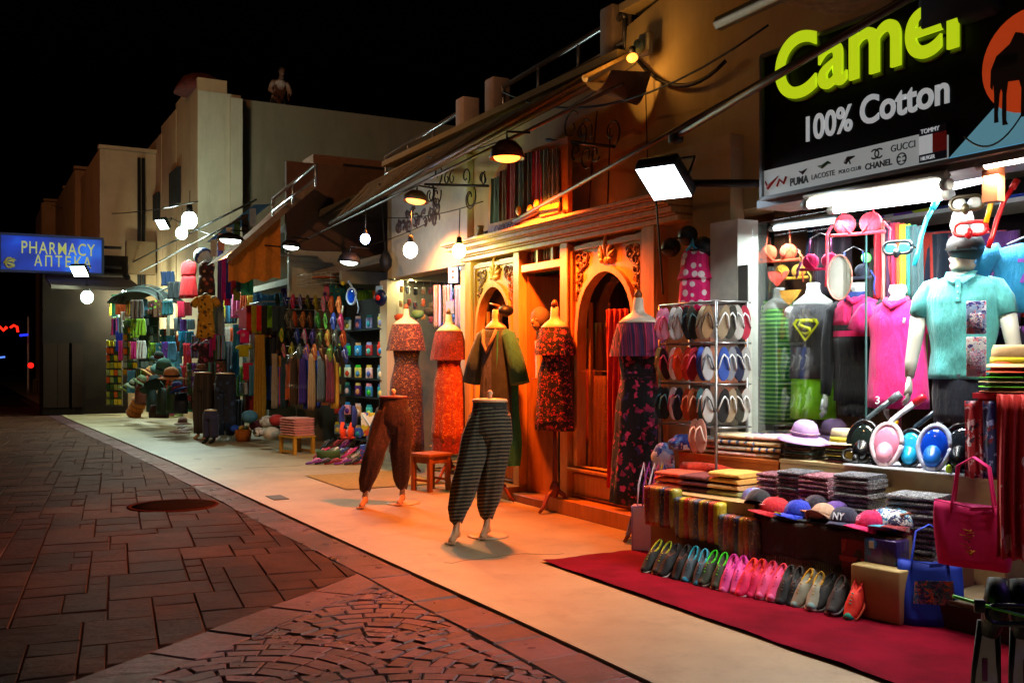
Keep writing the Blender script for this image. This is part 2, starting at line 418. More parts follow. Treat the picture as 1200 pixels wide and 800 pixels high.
# fans of small cobbles: each fan is a scallop of concentric rings, the nearer fan in front
RF = .92; AX = Vector((math.sin(R(14)), math.cos(R(14)))); AY = Vector((AX.y, -AX.x))
cen = []
for j in range(-2, 12):
    for i in range(-12, 8):
        cen.append((j, AY*((i+(j % 2)*.5)*RF*1.5)+AX*(j*RF*.74)+Vector((1.35, .1))))
def owner(p):
    best = None
    for j, c in cen:
        d = (c-p).length
        if d < RF and (best is None or (j, d) < best[0]): best = ((j, d), c)
    return best[1] if best else None
for j, c in cen:
    r = .01
    while r < RF-.02:
        rw = .1; n = max(6, int(2*pi*r/.15)); ph = random.random()
        for k in range(n):
            a0 = 2*pi*(k+ph)/n; a1 = 2*pi*(k+1+ph)/n; am = (a0+a1)/2
            mid = c+(AX*cos(am)+AY*sin(am))*(r+rw/2)
            if owner(mid) is not c: continue
            ge = .004/max(r, .1)
            P = lambda a, rr: tuple(c+(AX*cos(a)+AY*sin(a))*rr)
            cs = [P(a1-ge, r+.0035), P(a0+ge, r+.0035), P(a0+ge, r+rw-.0035), P(a1-ge, r+rw-.0035)]
            cs = clip(cs, lambda p: kx(p, .335)); cs = clip(cs, lambda p: -.305-side(p)) if cs else cs
            addp(cs, 'cobble', .0012)
        r += rw
# small wedge stones closing the gaps where the fans meet
cc_ = [p for p in pieces if p[2] == 'cobble']
bins = {}
def _in(p, cs):
    sg = 0
    for a in range(len(cs)):
        q, r_ = cs[a], cs[(a+1) % len(cs)]; cr = (r_[0]-q[0])*(p[1]-q[1])-(r_[1]-q[1])*(p[0]-q[0])
        if abs(cr) < 1e-9: continue
        if sg and (cr > 0) != (sg > 0): return False
        sg = 1 if cr > 0 else -1
    return True
for p in cc_:
    k_ = (int(p[0].x//.2), int(p[0].y//.2)); bins.setdefault(k_, []).append(p[1])
def near_(x, y): return [c_ for i in (-1, 0, 1) for j in (-1, 0, 1) for c_ in bins.get((int(x//.2)+i, int(y//.2)+j), [])]
fy_ = 2.5
while fy_ < 7:
    fx_ = -.5
    while fx_ < 2.5:
        p = Vector((fx_, fy_))
        if side(p) < -.33 and kx(p, .36) > 0:
            free = [(dx, dy) for dx in (-.03, 0, .03) for dy in (-.03, 0, .03) if not any(_in((fx_+dx, fy_+dy), c_) for c_ in near_(fx_, fy_))]
            if len(free) >= 5:
                mx_ = sum(f[0] for f in free)/len(free)+fx_; my_ = sum(f[1] for f in free)/len(free)+fy_
                cs = [(mx_-.036, my_-.03), (mx_+.036, my_-.034), (mx_+.034, my_+.03), (mx_-.034, my_+.034)]
                addp(cs, 'cobble', .001); bins.setdefault((int(mx_//.2), int(my_//.2)), []).append(cs)
        fx_ += .045
    fy_ += .045
# visible ones nearest the camera become pieces, the rest one joined mesh
def inview(c):
    zc = c.x*SN+c.y*CN; xc = c.x*CN-c.y*SN
    if zc < .8: return False
    return -640 < xc/zc*F < 640 and (CY+H/zc*F) < 830
for kind, nm, M_ in (('kerb', 'paver', M_cob), ('border', 'paver', M_cob), ('slab', 'stone_slab', M_slab), ('cobble', 'cobble', M_cob)):
    ps = [p for p in pieces if p[2] == kind]
    ps.sort(key=lambda p: (not inview(p[0]), p[0].length))
    near = {'kerb': 40, 'border': 12, 'slab': 300, 'cobble': 300}[kind]
    rest = MB()
    for i, (c, cs, k) in enumerate(ps):
        ar = sum(cs[a][0]*cs[(a+1) % len(cs)][1]-cs[(a+1) % len(cs)][0]*cs[a][1] for a in range(len(cs)))
        if ar < 0: cs = cs[::-1]
        if i < near and inview(c):
            mb = MB(); block(mb, cs, tilt=.003, r=.009); put(nm, mb, M_, ROAD)
        else: block(rest, cs, tilt=.003)
    if rest.v: stuff(put({'kerb': 'far_pavers', 'border': 'border_pavers', 'slab': 'far_slabs', 'cobble': 'outer_cobbles'}[kind], rest, M_, ROAD))

# concrete sidewalk
def concrete():
    m, N, L, b = _new('worn_concrete'); v = _tc(N, L); n = _noise(N, L, v, .8, 7, .62); n2 = _noise(N, L, v, 2.6, 9, .78)
    r = _ramp(N, [(.25, '#7a6c50'), (.5, '#948362'), (.75, '#a69470')]); L.new(n.outputs[0], r.inputs[0])
    g2 = _ramp(N, [(.5, (0,0,0)), (.72, (.55,.55,.55))]); L.new(n2.outputs[0], g2.inputs[0])
    mx = N.new('ShaderNodeMix'); mx.data_type = 'RGBA'; mx.inputs['B'].default_value = hexc('#5c5140'); L.new(g2.outputs[0], mx.inputs['Factor']); L.new(r.outputs[0], mx.inputs['A'])
    L.new(mx.outputs['Result'], b.inputs['Base Color']); b.inputs['Roughness'].default_value = .55
    n3 = _noise(N, L, v, 30, 6, .7); _bump(N, L, n3.outputs[0], b, .25, .01); return m
sw = MB()
n_ = len(ys)
sw.add([(edge_x(y), y, 0) for y in ys]+[(14, y, 0) for y in ys]+[(edge_x(y), y, -.05) for y in ys],
       [(i, n_+i, n_+i+1, i+1) for i in range(n_-1)]+[(2*n_+i, i, i+1, 2*n_+i+1) for i in range(n_-1)])
SW = struct('sidewalk', sw, concrete())
random.seed(77)
for k in range(9):      # old stains and patched spots, each with its own shape
    x_, y_ = random.uniform(2.8, 4.0), random.uniform(3.2, 22); r_ = random.uniform(.03, .09)
    lp = [(x_+r_*cos(a)*(1+.35*noise.noise(Vector((cos(a)*1.3, sin(a)*1.3, k)))), y_+r_*1.6*sin(a)*(1+.35*noise.noise(Vector((cos(a)*1.3, sin(a)*1.3, k+9))))) for a in [2*pi*i/18 for i in range(18)]]
    stain = put('stain', MB().add([(x, y, .0012+.0001*k) for x, y in lp], [tuple(range(18))]), mat(random.choice(['#8a7c62', '#6e6350', '#978867']), .6, var=.3, scale=30), SW)
for k in range(2):
    x_, y_ = random.uniform(2.9, 3.4), 6.5+k*7; pts = [Vector((x_, y_, .001))]
    for i in range(14): pts.append(pts[-1]+Vector((random.uniform(.02, .09), random.uniform(-.06, .05), 0)))
    put('crack', MB().tube(pts, .0035, 4, .3), mat('#3a3226', .9), SW)
# cast iron covers and a small drain
mh = thing('manhole_cover', 'round reddish iron manhole cover set in the dark street paving', 'manhole cover', tuple(gnd(203, 592, -.01)))
put('rim', MB().lathe([(.44, -.02), (.44, .006), (.40, .009), (.40, -.02)], n=32), mat('#3a1c14', .8, spec=0), mh)
put('lid', MB().lathe([(.395, -.02), (.395, .004), (.2, .006), (.05, .006)], n=32), mat('#1e1410', .8, .0, spec=0, bump=.5, bscale=30), mh)
p = gnd(325, 583)
single('drain_cover', MB().box((0,0,.003), (.16,.34,.008)), mat('#3a3128', .7, bump=.5), 'small dark drain plate set in the pale sidewalk by the street edge', 'drain cover', p)

# dark ground beyond with distant sky glow handled by lamps; carpet and mats
rd = MB().grid(lambda u, v: (3.62+.98*u+.012*noise.noise(Vector((u*9, v*14, 0))), 1.6+4.57*v+.012*noise.noise(Vector((u*12, 3, v*9))), .02+.011*noise.noise(Vector((u*2.5, v*9, 2)))+.004*noise.noise(Vector((u*9, v*40, 5)))), 20, 90)
single('red_carpet', rd, mat('#6a041c', .95, var=.35, scale=3, spec=.08, bump=.5, bscale=120), 'dark red carpet runner lying in front of the shoe display', 'carpet')
ym = MB().grid(lambda u, v: (3.72+1.25*u, 10.65+1.55*v, .01+.003*noise.noise(Vector((u*5, v*5, 7)))), 8, 8)
single('door_mat', ym, mat('#7d6a2a', .95, var=.3, scale=20, bump=.5), 'olive yellow mat on the sidewalk behind the maroon trousers', 'mat')

# ================= BUILDINGS =================
PL_far = plaster('#a8855f', '#bd9a72', '#6a4c34')
PL_pale = plaster('#b5a98e', '#c5baa0', '#776a55')
PL_main = plaster('#ab9566', '#bba878', '#5f4e30')
M_dark = mat('#16120f', .8)
M_steel = mat('#a8a8ac', .35, .8)
M_iron = mat('#15110f', .6, .4)

def prism(mb, pts, z0, z1):
    n = len(pts)
    return mb.add([(x, y, z0) for x, y in pts]+[(x, y, z1) for x, y in pts],
                  [tuple(range(n-1, -1, -1)), tuple(range(n, 2*n))]+[(i, (i+1) % n, n+(i+1) % n, n+i) for i in range(n)])

# -- tall building at the end with the stepped tower and the rooftop wall
b1 = thing('corner_building', 'tall plastered corner building with an old tower edge and a long blank side wall', 'building', (4.5, 24.7, 0))
def wpart(name, mb, m, parent):
    o = put(name, mb, m); o.parent = parent; o.matrix_parent_inverse = Matrix.Translation(-Vector(parent.location)); return o
fy = 24.7
xa = onY(232, 100, fy).x; xb = onY(268, 100, fy).x
mb = MB(); prism(mb, [(xa, fy), (xb, fy), (xb+.3, fy+.02), (xb+.3, 34), (xa, 34)], 0, onY(250, 108, fy).z)
wpart('tower_wall', mb, PL_pale, b1)
mb = MB(); prism(mb, [(xb+.02, fy-.15), (xb+.30, fy-.15), (xb+.30, fy+.3), (xb+.02, fy+.3)], 0, onY(270, 116, fy).z)
wpart('corner_pier', mb, PL_pale, b1)
mb = MB(); wl = onY(283, 118, 25.0); prism(mb, [(wl.x, 25.0), (12.5, 25.0), (12.5, 40), (wl.x, 40)], 0, 7.45)
wpart('side_wall', mb, plaster('#7f745f', '#8b806a', '#51473a'), b1)
mb = MB(); mb.box(((wl.x+12.5)/2, 25.1, 7.7), (12.5-wl.x, .2, .5)); wpart('parapet', mb, plaster('#7f745f', '#8b806a', '#51473a'), b1)
# street face steps down to the left (several set-backs)
mb = MB()
for px0, px1, ty, X in ((206, 231.5, 106, xa-.01), (189, 206, 138, xa-.03), (166, 189, 170, xa-.05)):
    y0 = yX(px1, X)+.01; y1 = yX(px0, X); z = zX((px0+px1)/2, ty, X)
    prism(mb, [(X, y0), (X+.7, y0), (X+.7, y1), (X, y1)], 0, z)
wpart('street_face', mb, PL_far, b1)
for px, pt, pb in ((206, 195, 245), (182, 225, 262)):
    X = xa-.03 if px > 200 else xa-.07
    a = onX(px+5, pt, X); b_ = onX(px-5, pb, X)
    fr = wpart('window', MB().box(((a.x+b_.x)/2-.02, (a.y+b_.y)/2, (a.z+b_.z)/2), (.1, abs(a.y-b_.y), abs(a.z-b_.z))), M_dark, b1)
    gr = MB()
    for k in range(5):
        yy = a.y+(b_.y-a.y)*k/4; gr.tube([(X-.1, yy, a.z), (X-.1, yy, b_.z)], .015, 4)
    for k in range(5):
        zz = a.z+(b_.z-a.z)*k/4; gr.tube([(X-.1, a.y, zz), (X-.1, b_.y, zz)], .015, 4)
    g2 = put('grille', gr, M_iron); g2.parent = fr; g2.matrix_parent_inverse = Matrix.Translation(-Vector(b1.location))
# dome of dried palm on the tower top
dm = MB(); c = onY(235, 108, 25.4)
dm.lathe([(.62, -.05), (.6, .1), (.45, .3), (.22, .42), (.05, .46)], n=14, wob=.06)
single('palm_dome', dm, mat('#5a2018', .9, var=.4, bump=.6, bscale=25), 'reddish brown domed shade on top of the tower', 'shade', c)

# -- row of plain block buildings further down the street, each stepping out a little
def far_building(px0, px1, ty, Y, label, depth=6, extra=None, cl=PL_far):
    x0 = onY(px0, 300, Y).x; x1 = onY(px1, 300, Y).x; z = onY(px1, ty, Y).z
    t = thing('block_building', label, 'building', ((x0+x1)/2, Y, 0), group='plain block buildings down the street')
    mb = MB(); prism(mb, [(x0, Y), (x1+2.5, Y), (x1+2.5, Y+depth), (x0, Y+depth)], 0, z); wpart('wall', mb, cl, t)
    mb = MB(); mb.box(((x0+x1)/2+1.25-.0, Y-.03, z+.02), (x1-x0+2.6, .3, .09)); wpart('coping', mb, cl, t)
    return t, x0, x1, z
tB, x0B, x1B, zB = far_building(117, 166, 178, 30.5, 'plain block building beside the window tower with drain pipes down its face')
mb = MB()
for px in (163, 168): 
    xx = onY(px, 300, 30.4).x; mb.tube([(xx, 30.4, .5), (xx, 30.4, zB-.2)], .05, 6)
wpart('drain_pipe', mb, M_dark, tB)
mb = MB(); c0 = onY(148, 282, 30.2); c1 = onY(182, 322, 30.2); mb.box(((c0.x+c1.x)/2, 30.3, (c0.z+c1.z)/2), (c1.x-c0.x, .3, c0.z-c1.z)); wpart('wall_box', mb, mat('#6b5030', .8), tB)
tC, *_ = far_building(88, 116, 200, 36, 'block building with a flat roof second beyond the tower', cl=PL_far)
tD, x0D, x1D, zD = far_building(75, 96, 222, 41, 'narrow block building third beyond the tower', cl=PL_far)
tE, x0E, x1E, zE = far_building(52, 80, 237, 46, 'block building with a jutting bay furthest down the street', cl=PL_far)
mb = MB(); mb.box((x0E+.6, 45.6, zE-1.0), (1.5, .8, 1.6)); wpart('bay', mb, PL_far, tE)

# low dark shop under the pharmacy sign, with canopy and doorway
lb = thing('low_shop', 'low unlit shop with a sloping canopy beneath the blue pharmacy sign', 'building', (onY(80, 400, 29).x, 29, 0))
xa, xb = onY(50, 300, 29).x, onY(150, 300, 29).x
mb = MB(); prism(mb, [(xa, 29), (xb, 29), (xb, 30.4), (xa, 30.4)], 0, 4.3); wpart('wall', mb, mat('#1a110a', .9, var=.3, scale=2, spec=.1), lb)
mb = MB(); prism(mb, [(onY(50,0,28.9).x, 28.9), (onY(98,0,28.9).x, 28.9), (onY(98,0,28.9).x, 29.02), (onY(50,0,28.9).x, 29.02)], 0, onY(70, 378, 28.9).z); wpart('doorway', mb, mat('#140c07', .8, spec=.1), lb)
for px in (59, 76, 89):
    wpart('door_panel', MB().box((onY(px, 400, 28.86).x, 28.86, 1.05), (.34, .05, 1.7)), mat('#1e120a', .8, spec=.1), lb)
mb = MB(); a = onY(52, 322, 29); b_ = onY(97, 335, 26.5)
mb.add([(a.x, 28.9, a.z), (xb, 28.9, a.z), (xb, 26.6, b_.z), (a.x, 26.6, b_.z), (a.x, 28.9, a.z-.08), (xb, 28.9, a.z-.08), (xb, 26.6, b_.z-.08), (a.x, 26.6, b_.z-.08)],
       [(0,1,2,3), (7,6,5,4), (0,3,7,4), (1,5,6,2), (3,2,6,7)]); wpart('canopy', mb, mat('#4a3c30', .8), lb)

# -- long shop row building: upper walls behind the wooden front and the shop row
XF = 5.3
row = thing('shop_row_building', 'long low plastered building that houses the row of lit shops', 'building', (XF, 10, 0))
# upper wall over the wooden front and above the clothes shop (profile z(y))
prof = [(-1.5, 5.6), (yX(848, XF), 5.35), (yX(846, XF), 4.75), (yX(735, XF), 4.5), (yX(733, XF), 4.3), (13.4, 4.15)]
mb = MB(); zlo = 2.62
vs = []; 
for y, z in prof: vs += [(XF, y, zlo), (XF, y, z), (XF+.3, y, z), (XF+.3, y, zlo)]
fs = []
for i in range(len(prof)-1):
    for k in range(4): fs.append((4*i+k, 4*i+(k+1) % 4, 4*i+4+(k+1) % 4, 4*i+4+k))
fs += [(0,1,2,3), tuple(4*(len(prof)-1)+k for k in (3,2,1,0))]
mb.add(vs, fs); wpart('upper_wall', mb, PL_main, row)
mb = MB(); mb.box((XF-.06, (yX(870, XF)+yX(760, XF))/2-.0, 1.6), (.14, yX(757, XF)-yX(868, XF), 4.2 - 1.0)); wpart('pier', mb, PL_main, row)
mb = MB(); ya, yb = yX(868, 5.05), yX(836, 5.05); mb.box((5.12, (ya+yb)/2, 1.25), (.2, yb-ya, 2.5)); wpart('pilaster', mb, mat('#c9ccbe', .7), row)
for yy in (10.8, 13.5): wpart('pillar', MB().box((XF+.1, yy, 1.3), (.25, .28, 2.6)), PL_pale, row)
# coping lip on top
mb = MB()
for (y, z), (y2, z2) in zip(prof, prof[1:]):
    if y2-y > .2: mb.box((XF+.12, (y+y2)/2, (z+z2)/2+.03), (.42, y2-y, .07))
wpart('coping', mb, PL_main, row)
# rear and dividing walls of the shops
mb = MB(); mb.box((8.6, 12, 2.1), (.2, 28, 4.2)); wpart('rear_wall', mb, mat('#7a7468', .9), row)
wpart('dividing_wall', MB().box((7.1, 5.75, 1.35), (3.2, .12, 2.7)), wood('#2e1a0e', '#4a2c18'), row)
for yy in (10.78, 13.55, 17.4, 20.6):
    wpart('dividing_wall', MB().box((7.1, yy, 1.35), (3.2, .12, 2.7)), mat('#6d675c', .9), row)
wpart('ceiling', MB().box((7.0, 11, 2.95), (3.3, 26, .12)), mat('#8b867c', .9), row)
wpart('flat_roof', MB().box((7.2, 11, 4.05), (3.4, 26, .15)), mat('#55503f', .9), row)
# white fascia of the shop left of the wooden front (with the faded lettering)
fx = XF-.04
mb = MB(); y0, y1 = yX(551, fx), yX(462, fx); mb.box((fx, (y0+y1)/2, 3.25), (.08, y1-y0, 1.3)); wpart('fascia', mb, mat('#c6c3ae', .7, var=.08), row)
mb = MB(); mb.box((6.1, y1+.02, 2.85), (1.6, .1, .55)); wpart('side_fascia', mb, mat('#a99f88', .8), row)
# thatched pent roof running along the facade
m_th = mat('#7a6234', .9, var=.45, scale=14, bump=.8, bscale=30)
pr = thing('pent_roof', 'long narrow brown pent roof running above the shop lamps', 'roof', (4.9, 10, 3.9))
def seg(y): return (4.05-.02*(y-7), 3.93-.062*(y-7.3))     # z at wall, z at outer lip
y = 7.3; k = 0
while y < 14.2:
    y2 = y+.115; za, zb = seg(y); za2, zb2 = seg(y2); th = .035
    ox = 4.72+random.uniform(-.02, .02)
    mb = MB(); mb.add([(5.28, y, za+.2), (ox, y, zb), (ox, y2-.01, zb2), (5.28, y2-.01, za2+.2), (5.28, y, za+.2-th), (ox, y, zb-th), (ox, y2-.01, zb2-th), (5.28, y2-.01, za2+.2-th)],
                      [(0,1,2,3), (7,6,5,4), (0,4,5,1), (1,5,6,2), (2,6,7,3), (3,7,4,0)])
    wpart('roof_slat', mb, m_th, pr); y = y2
mb = MB(); mb.tube([(4.72, 7.3, 3.90), (4.72, 14.2, 3.90-.062*6.9)], .035, 6); mb.tube([(5.0, 7.3, 3.98), (5.0, 14.2, 3.98-.05*6.9)], .03, 6); wpart('beam', mb, wood('#3a2a18', '#5e4526'), pr)
bgm = MB(); c = onX(712, 108, 4.85)
bgm.grid(lambda u, v: (4.78+.42*v, c.y-.16+.42*u, c.z+.14-.24*math.sin(pi*u)*(.5+.5*v)+.04*v), 10, 6)
wpart('sagging_cloth', bgm, cloth('#4a3b28'), pr)

# rooftop railings
def railing(pxa, pxb, ta, tb, X, label, n=3, drop=.42):
    a = onX(pxa, ta, X); b_ = onX(pxb, tb, X)
    t = thing('roof_railing', label, 'railing', a, group='rooftop railings')
    def wp(nm, mb): return wpart(nm, mb, M_steel, t)
    wp('top_rail', MB().tube([a+Vector((0,.0,-.12)), a, b_, b_+Vector((0,0,-.03))], .03, 8))
    wp('mid_rail', MB().tube([a+Vector((0,0,-drop*.62)), b_+Vector((0,0,-drop*.62))], .025, 8))
    for k in range(n+1):
        q = a.lerp(b_, k/n); wp('post', MB().tube([q, q+Vector((0,0,-drop))], .022, 6))
    return t
railing(590, 732, 102, 18, 5.45, 'steel rooftop railing above the pent roof nearest the big sign')
railing(452, 540, 184, 131, 5.5, 'steel rooftop railing in the middle of the shop row roof')
for px, ty, by, lb_ in ((583, 108, 140, 'pale square roof post at the far end of the near railing'), (722, 28, 62, 'pale square roof post at the near end of the near railing'), (548, 130, 165, 'pale square roof post at the near end of the middle railing')):
    a = onX(px, ty, 5.5); b_ = onX(px, by, 5.5)
    single('roof_post', MB().rbox((0,0,(a.z-b_.z)/2), (.24,.22,a.z-b_.z+.3), .02), mat('#c0aaa0', .8), lb_, 'post', (5.5, a.y, b_.z), group='roof posts')
# ================= CARVED WOODEN SHOPFRONT =================
XW = 5.12
W1 = wood('#b87c40', '#e0aa60', .4, name='carved_wood'); W2 = wood('#94602c', '#bc803c', .45, (6,6,.8)); W3 = wood('#6a3c1a', '#8a5628', .5, (5,5,.9))
wf = thing('wooden_shopfront', 'carved orange wooden shopfront with two arched windows and an open doorway', 'shopfront', (XW, 8.6, 0))
def wpf(nm, mb, m=W1, parent=None, bv=.006):
    o = put(nm, mb, m); o.parent = parent or wf
    o.matrix_parent_inverse = Matrix.Translation(-wf.location)
    if bv: bevel(o, bv)
    return o
yL, yR = yX(551, XW), yX(764, XW)          # far end, near end
yP1a, yP1b = yX(558, XW), yX(608, XW)      # left panel
yDa, yDb = yX(616, XW), yX(663, XW)        # door opening
yP2a, yP2b = yX(672, XW), yX(759, XW)
ZT = 2.58
for nm, ya, yb in (('post', yL, yP1a), ('post', yP1b, yDa+.02), ('post', yDb, yP2a), ('post', yP2b, yR-.16)):
    mb = MB(); mb.box((XW+.03, (ya+yb)/2, ZT/2), (.2, abs(ya-yb)-.004, ZT)); o = wpf(nm, mb)
    for zz in (.12, 1.0, ):
        pass
# base beam and step
wpf('base_beam', MB().box((XW-.03, (yDb+yR)/2-.05, .07), (.34, abs(yDb-yR)+.1, .14)), W2)
wpf('base_beam', MB().box((XW-.03, (yL+yDa)/2, .07), (.34, abs(yL-yDa), .14)), W2)
wpf('threshold', MB().box((XW+.12, (yDa+yDb)/2, .04), (.6, abs(yDa-yDb), .08)), W3)
def arch_loop(hw, z0, zs, zt, n=18, lip=0):
    "keyhole arch from (−hw,z0) up; springing zs, top zt, slightly pointed and bulging"
    pts = [(-hw+lip, z0), (hw-lip, z0)]
    for i in range(n+1):
        a = pi*i/n; x = cos(a)*hw; z = zs+sin(a)**.82*(zt-zs)
        if 0 < i < n: x *= 1+.06*sin(a*2)**2 if abs(cos(a)) > .5 else 1
        pts.append((x, z))
    return pts
def arched_panel(ya, yb, zt, z_sill, hwf):
    yc = (ya+yb)/2; hw = abs(ya-yb)/2-.004; aw = hw*hwf
    outer = [(-hw, z_sill-.02), (hw, z_sill-.02), (hw, ZT-.03), (-hw, ZT-.03)]
    me = poly_mesh([outer, arch_loop(aw, z_sill+.03, 1.55, zt)], .06)
    me.transform(face_street((XW+.02, yc, 0))); wpf('arched_panel', me)
    # raised arch moulding
    lo = arch_loop(aw+.045, z_sill+.03, 1.55, zt+.05); li = arch_loop(aw-.004, z_sill+.034, 1.55, zt-.003)
    me = poly_mesh([lo, li], .05); me.transform(face_street((XW-.03, yc, 0))); wpf('arch_moulding', me)
    # rectangular frame moulding with a dark groove
    for s, nm in ((.03, 'panel_moulding'),):
        o_ = [(-hw+.01, 1.35), (hw-.01, 1.35), (hw-.01, ZT-.05), (-hw+.01, ZT-.05)]; i_ = [(-hw+.045, 1.351), (hw-.045, 1.351), (hw-.045, ZT-.09), (-hw+.045, ZT-.09)]
        me = poly_mesh([o_, i_], .035); me.transform(face_street((XW-.025, yc, 0))); wpf(nm, me, W2)
    # carvings: scroll spandrels on both sides and a leaf crest over the arch
    for s in (-1, 1):
        mb = MB(); random.seed(5)
        for k in range(7):
            cx = s*(hw-.13-.02*(k % 2)-.10*(k > 4)); cz = ZT-.17-.085*k if k < 5 else ZT-.16-.05*(k-5)
            pts = []
            for i in range(9):
                a = i*.85+k*1.3; r = .052*(1-i/11)
                pts.append(Vector((cx+r*cos(a)*s, cz+r*sin(a), 0)))
            mb.tube(pts, [.013-.001*i for i in range(9)], 5)
            mb.ball((cx+s*.035, cz-.045, 0), .022, 6, 4, (1.4, .8, .5))
        o = wpf('carving', mb.xf(face_street((XW-.022, yc, 0))), W3, bv=0)
    mb = MB()
    for k in range(-3, 4):
        a = k*.42; rr = .09+.05*(3-abs(k))
        base = Vector((.0, zt+.085, 0)); tip = base+Vector((sin(a)*rr*1.3, cos(a)*rr*1.15, 0))
        mb.tube([base+Vector((sin(a)*.03, .02*cos(a), 0)), base.lerp(tip, .55)+Vector((cos(a)*.012*(1 if k > 0 else -1), 0, .01)), tip], [.012, .028, .006], 6)
    mb.ball((0, zt+.10, .0), .04, 8, 5, (1, 1, .5)); mb.ball((0, zt+.34, 0), .028, 8, 5, (1, 1.4, .5))
    wpf('crest', mb.xf(face_street((XW-.022, yc, 0))), W1, bv=0)
    return yc, hw, aw
c1, hw1, aw1 = arched_panel(yP1a, yP1b, 2.26, .42, .80)
c2, hw2, aw2 = arched_panel(yP2a, yP2b, 2.26, .42, .76)
for yc, hw in ((c1, hw1), (c2, hw2)):
    wpf('lower_panel', MB().box((XW+.03, yc, .27), (.07, 2*hw-.01, .27)), W1)
    wpf('sill', MB().box((XW-.01, yc, .415), (.16, 2*hw-.01, .03)), W2)
    wpf('bead', MB().box((XW-.012, yc, .165), (.04, 2*hw-.06, .02)), W2)
    wpf('bead', MB().box((XW-.012, yc, .37), (.04, 2*hw-.06, .02)), W2)
    for k in (-.36, .42):
        wpf('window_bar', MB().box((XW+.07, yc+k*hw*2*.8, 1.2), (.04, .035, 1.6)), W2)
    wpf('pane', MB().box((XW+.1, yc, 1.35), (.006, 2*hw-.02, 1.85)), glass((.93,.9,.85), .12, .03), bv=0)
# door lintel, transom grille
yc = (yDa+yDb)/2; hw = abs(yDa-yDb)/2
wpf('lintel', MB().box((XW+.03, yc, 2.40), (.17, 2*hw+.0, .08)))
gr = wpf('transom', MB().box((XW+.09, yc, 2.51), (.03, 2*hw-.01, .14)), M_dark)
for k in range(15):
    if k in (4, 10): continue
    wpf('spindle', MB().tube([(XW+.03, yc-hw+.05+(2*hw-.1)*k/14, 2.44), (XW+.03, yc-hw+.05+(2*hw-.1)*k/14, 2.51), (XW+.03, yc-hw+.05+(2*hw-.1)*k/14, 2.58)], [.008, .014, .008], 5), W3, bv=0)
for k in (4, 10): wpf('mullion', MB().box((XW+.02, yc-hw+.05+(2*hw-.1)*k/14, 2.51), (.06, .05, .14)))
wpf('door_jamb', MB().box((XW+.2, yDa-.01, 1.18), (.36, .05, 2.3)), W2)
# cornice: stepped mouldings and top board
zc = ZT; ext = .1
for i, (h, pr_, m_) in enumerate(((.045, .10, W1), (.02, .13, W2), (.045, .17, W1), (.015, .20, W2), (.04, .24, W1), (.018, .27, W2), (.03, .30, W1))):
    ya, yb = yL+ext*.6+.02*i, yX(806, XW)-.0
    wpf('cornice_moulding', MB().box((XW-pr_/2+.14, (ya+yb)/2, zc+h/2), (pr_+.28-.0, abs(ya-yb), h-.001)), m_, bv=.004); zc += h
wpf('end_board', MB().box((XW+.02, yR-.07, ZT/2+.12), (.22, .16, ZT-.24)), W1)
ZCORN = zc
# interior of the wooden shop: dim room with goods seen through the arches
room = struct('shop_floor', MB().box((6.9, 8.3, .02), (3.0, 4.9, .04)), wood('#4a3520', '#7a5a30', .4))
# ================= display niche with the bazaar sign above the front =================
XN = 4.98
nz0, nz1 = zX(600, 278, XN), zX(620, 180, XN)+.02
ny0, ny1 = yX(574, XN), yX(668, XN)
ns = thing('bazaar_sign', 'arched orange shop sign with hanging costumes pictured above the carved front', 'sign', (XN, (ny0+ny1)/2, nz0))
nw = abs(ny0-ny1); nh = nz1-nz0
lp = [(-nw/2, .0), (nw/2, .0), (nw/2, nh), (-nw*.18, nh*1.0)]
for i in range(8):
    a = pi/2+pi/2*(i+1)/8; lp.append((-nw*.18+cos(a)*nw*.32, nh*.52+sin(a)*nh*.48))
def npart(nm, me, m, dx=0):
    if isinstance(me, MB): me = me.mesh(nm)
    me.transform(Matrix.Translation((0,0,0)) @ face_street((-dx, 0, 0)))
    o = put(nm, me, m, ns); return o
npart('board', poly_mesh([lp], .05), mat('#c07a35', .5, var=.3, scale=3))
npart('text_board', poly_mesh([[(-nw*.42, .03), (nw*.48, .03), (nw*.48, nh*.17), (-nw*.42, nh*.12)]], .02), mat('#d8b060', .5), .036)
npart('lettering', placed(text_mesh('ORIENTAL', .15, .006, .85), Matrix.Translation((-nw*.38, .05, 0))), mat('#7a3a12', .5), .05)
# pictured costumes: long gowns of different cloth standing proud of the board
for k, (u, wd, c_, zt_) in enumerate(((-.36, .13, '#20303c', .8), (-.25, .10, '#541f16', .86), (-.14, .12, '#8a1f4a', .95), (-.03, .13, '#27414f', .9), (.08, .12, '#1b262e', .97), (.18, .12, '#952a58', .95), (.27, .13, '#36565e', .93), (.37, .14, '#26383c', .9))):
    mb = MB(); x0 = u*nw; wv = wd*nw
    mb.grid(lambda a, b: ((x0+(a-.5)*wv*(1-.25*b)), nh*(.22+(zt_-.22)*b), .02+.012*cos(a*14)), 8, 4)
    npart('pictured_gown', mb, cloth(c_), .03)
for u, v in ((-.02, .28), (.12, .26), (.2, .3)):
    npart('pictured_lantern', MB().ball((u*nw, v*nh, .05), .05, 10, 6, (1, 1, .4)), mat('#ffbf30', .4), .03)
npart('yellow_patch', MB().rbox((nw*.33, nh*.2, .02), (nw*.22, nh*.12, .03), .01), mat('#e8c422', .5), .035)
npart('blue_patch', MB().rbox((nw*.05, nh*.19, .02), (nw*.3, nh*.05, .03), .01, rz=.12), mat('#5a5a88', .5), .035)
single('dark_post', MB().box((0,0,.2), (.06,.06,.4)), M_iron, 'short dark post at the far end of the orange cornice', 'post', (5.0, yX(576, 5.0), ZCORN-.02))
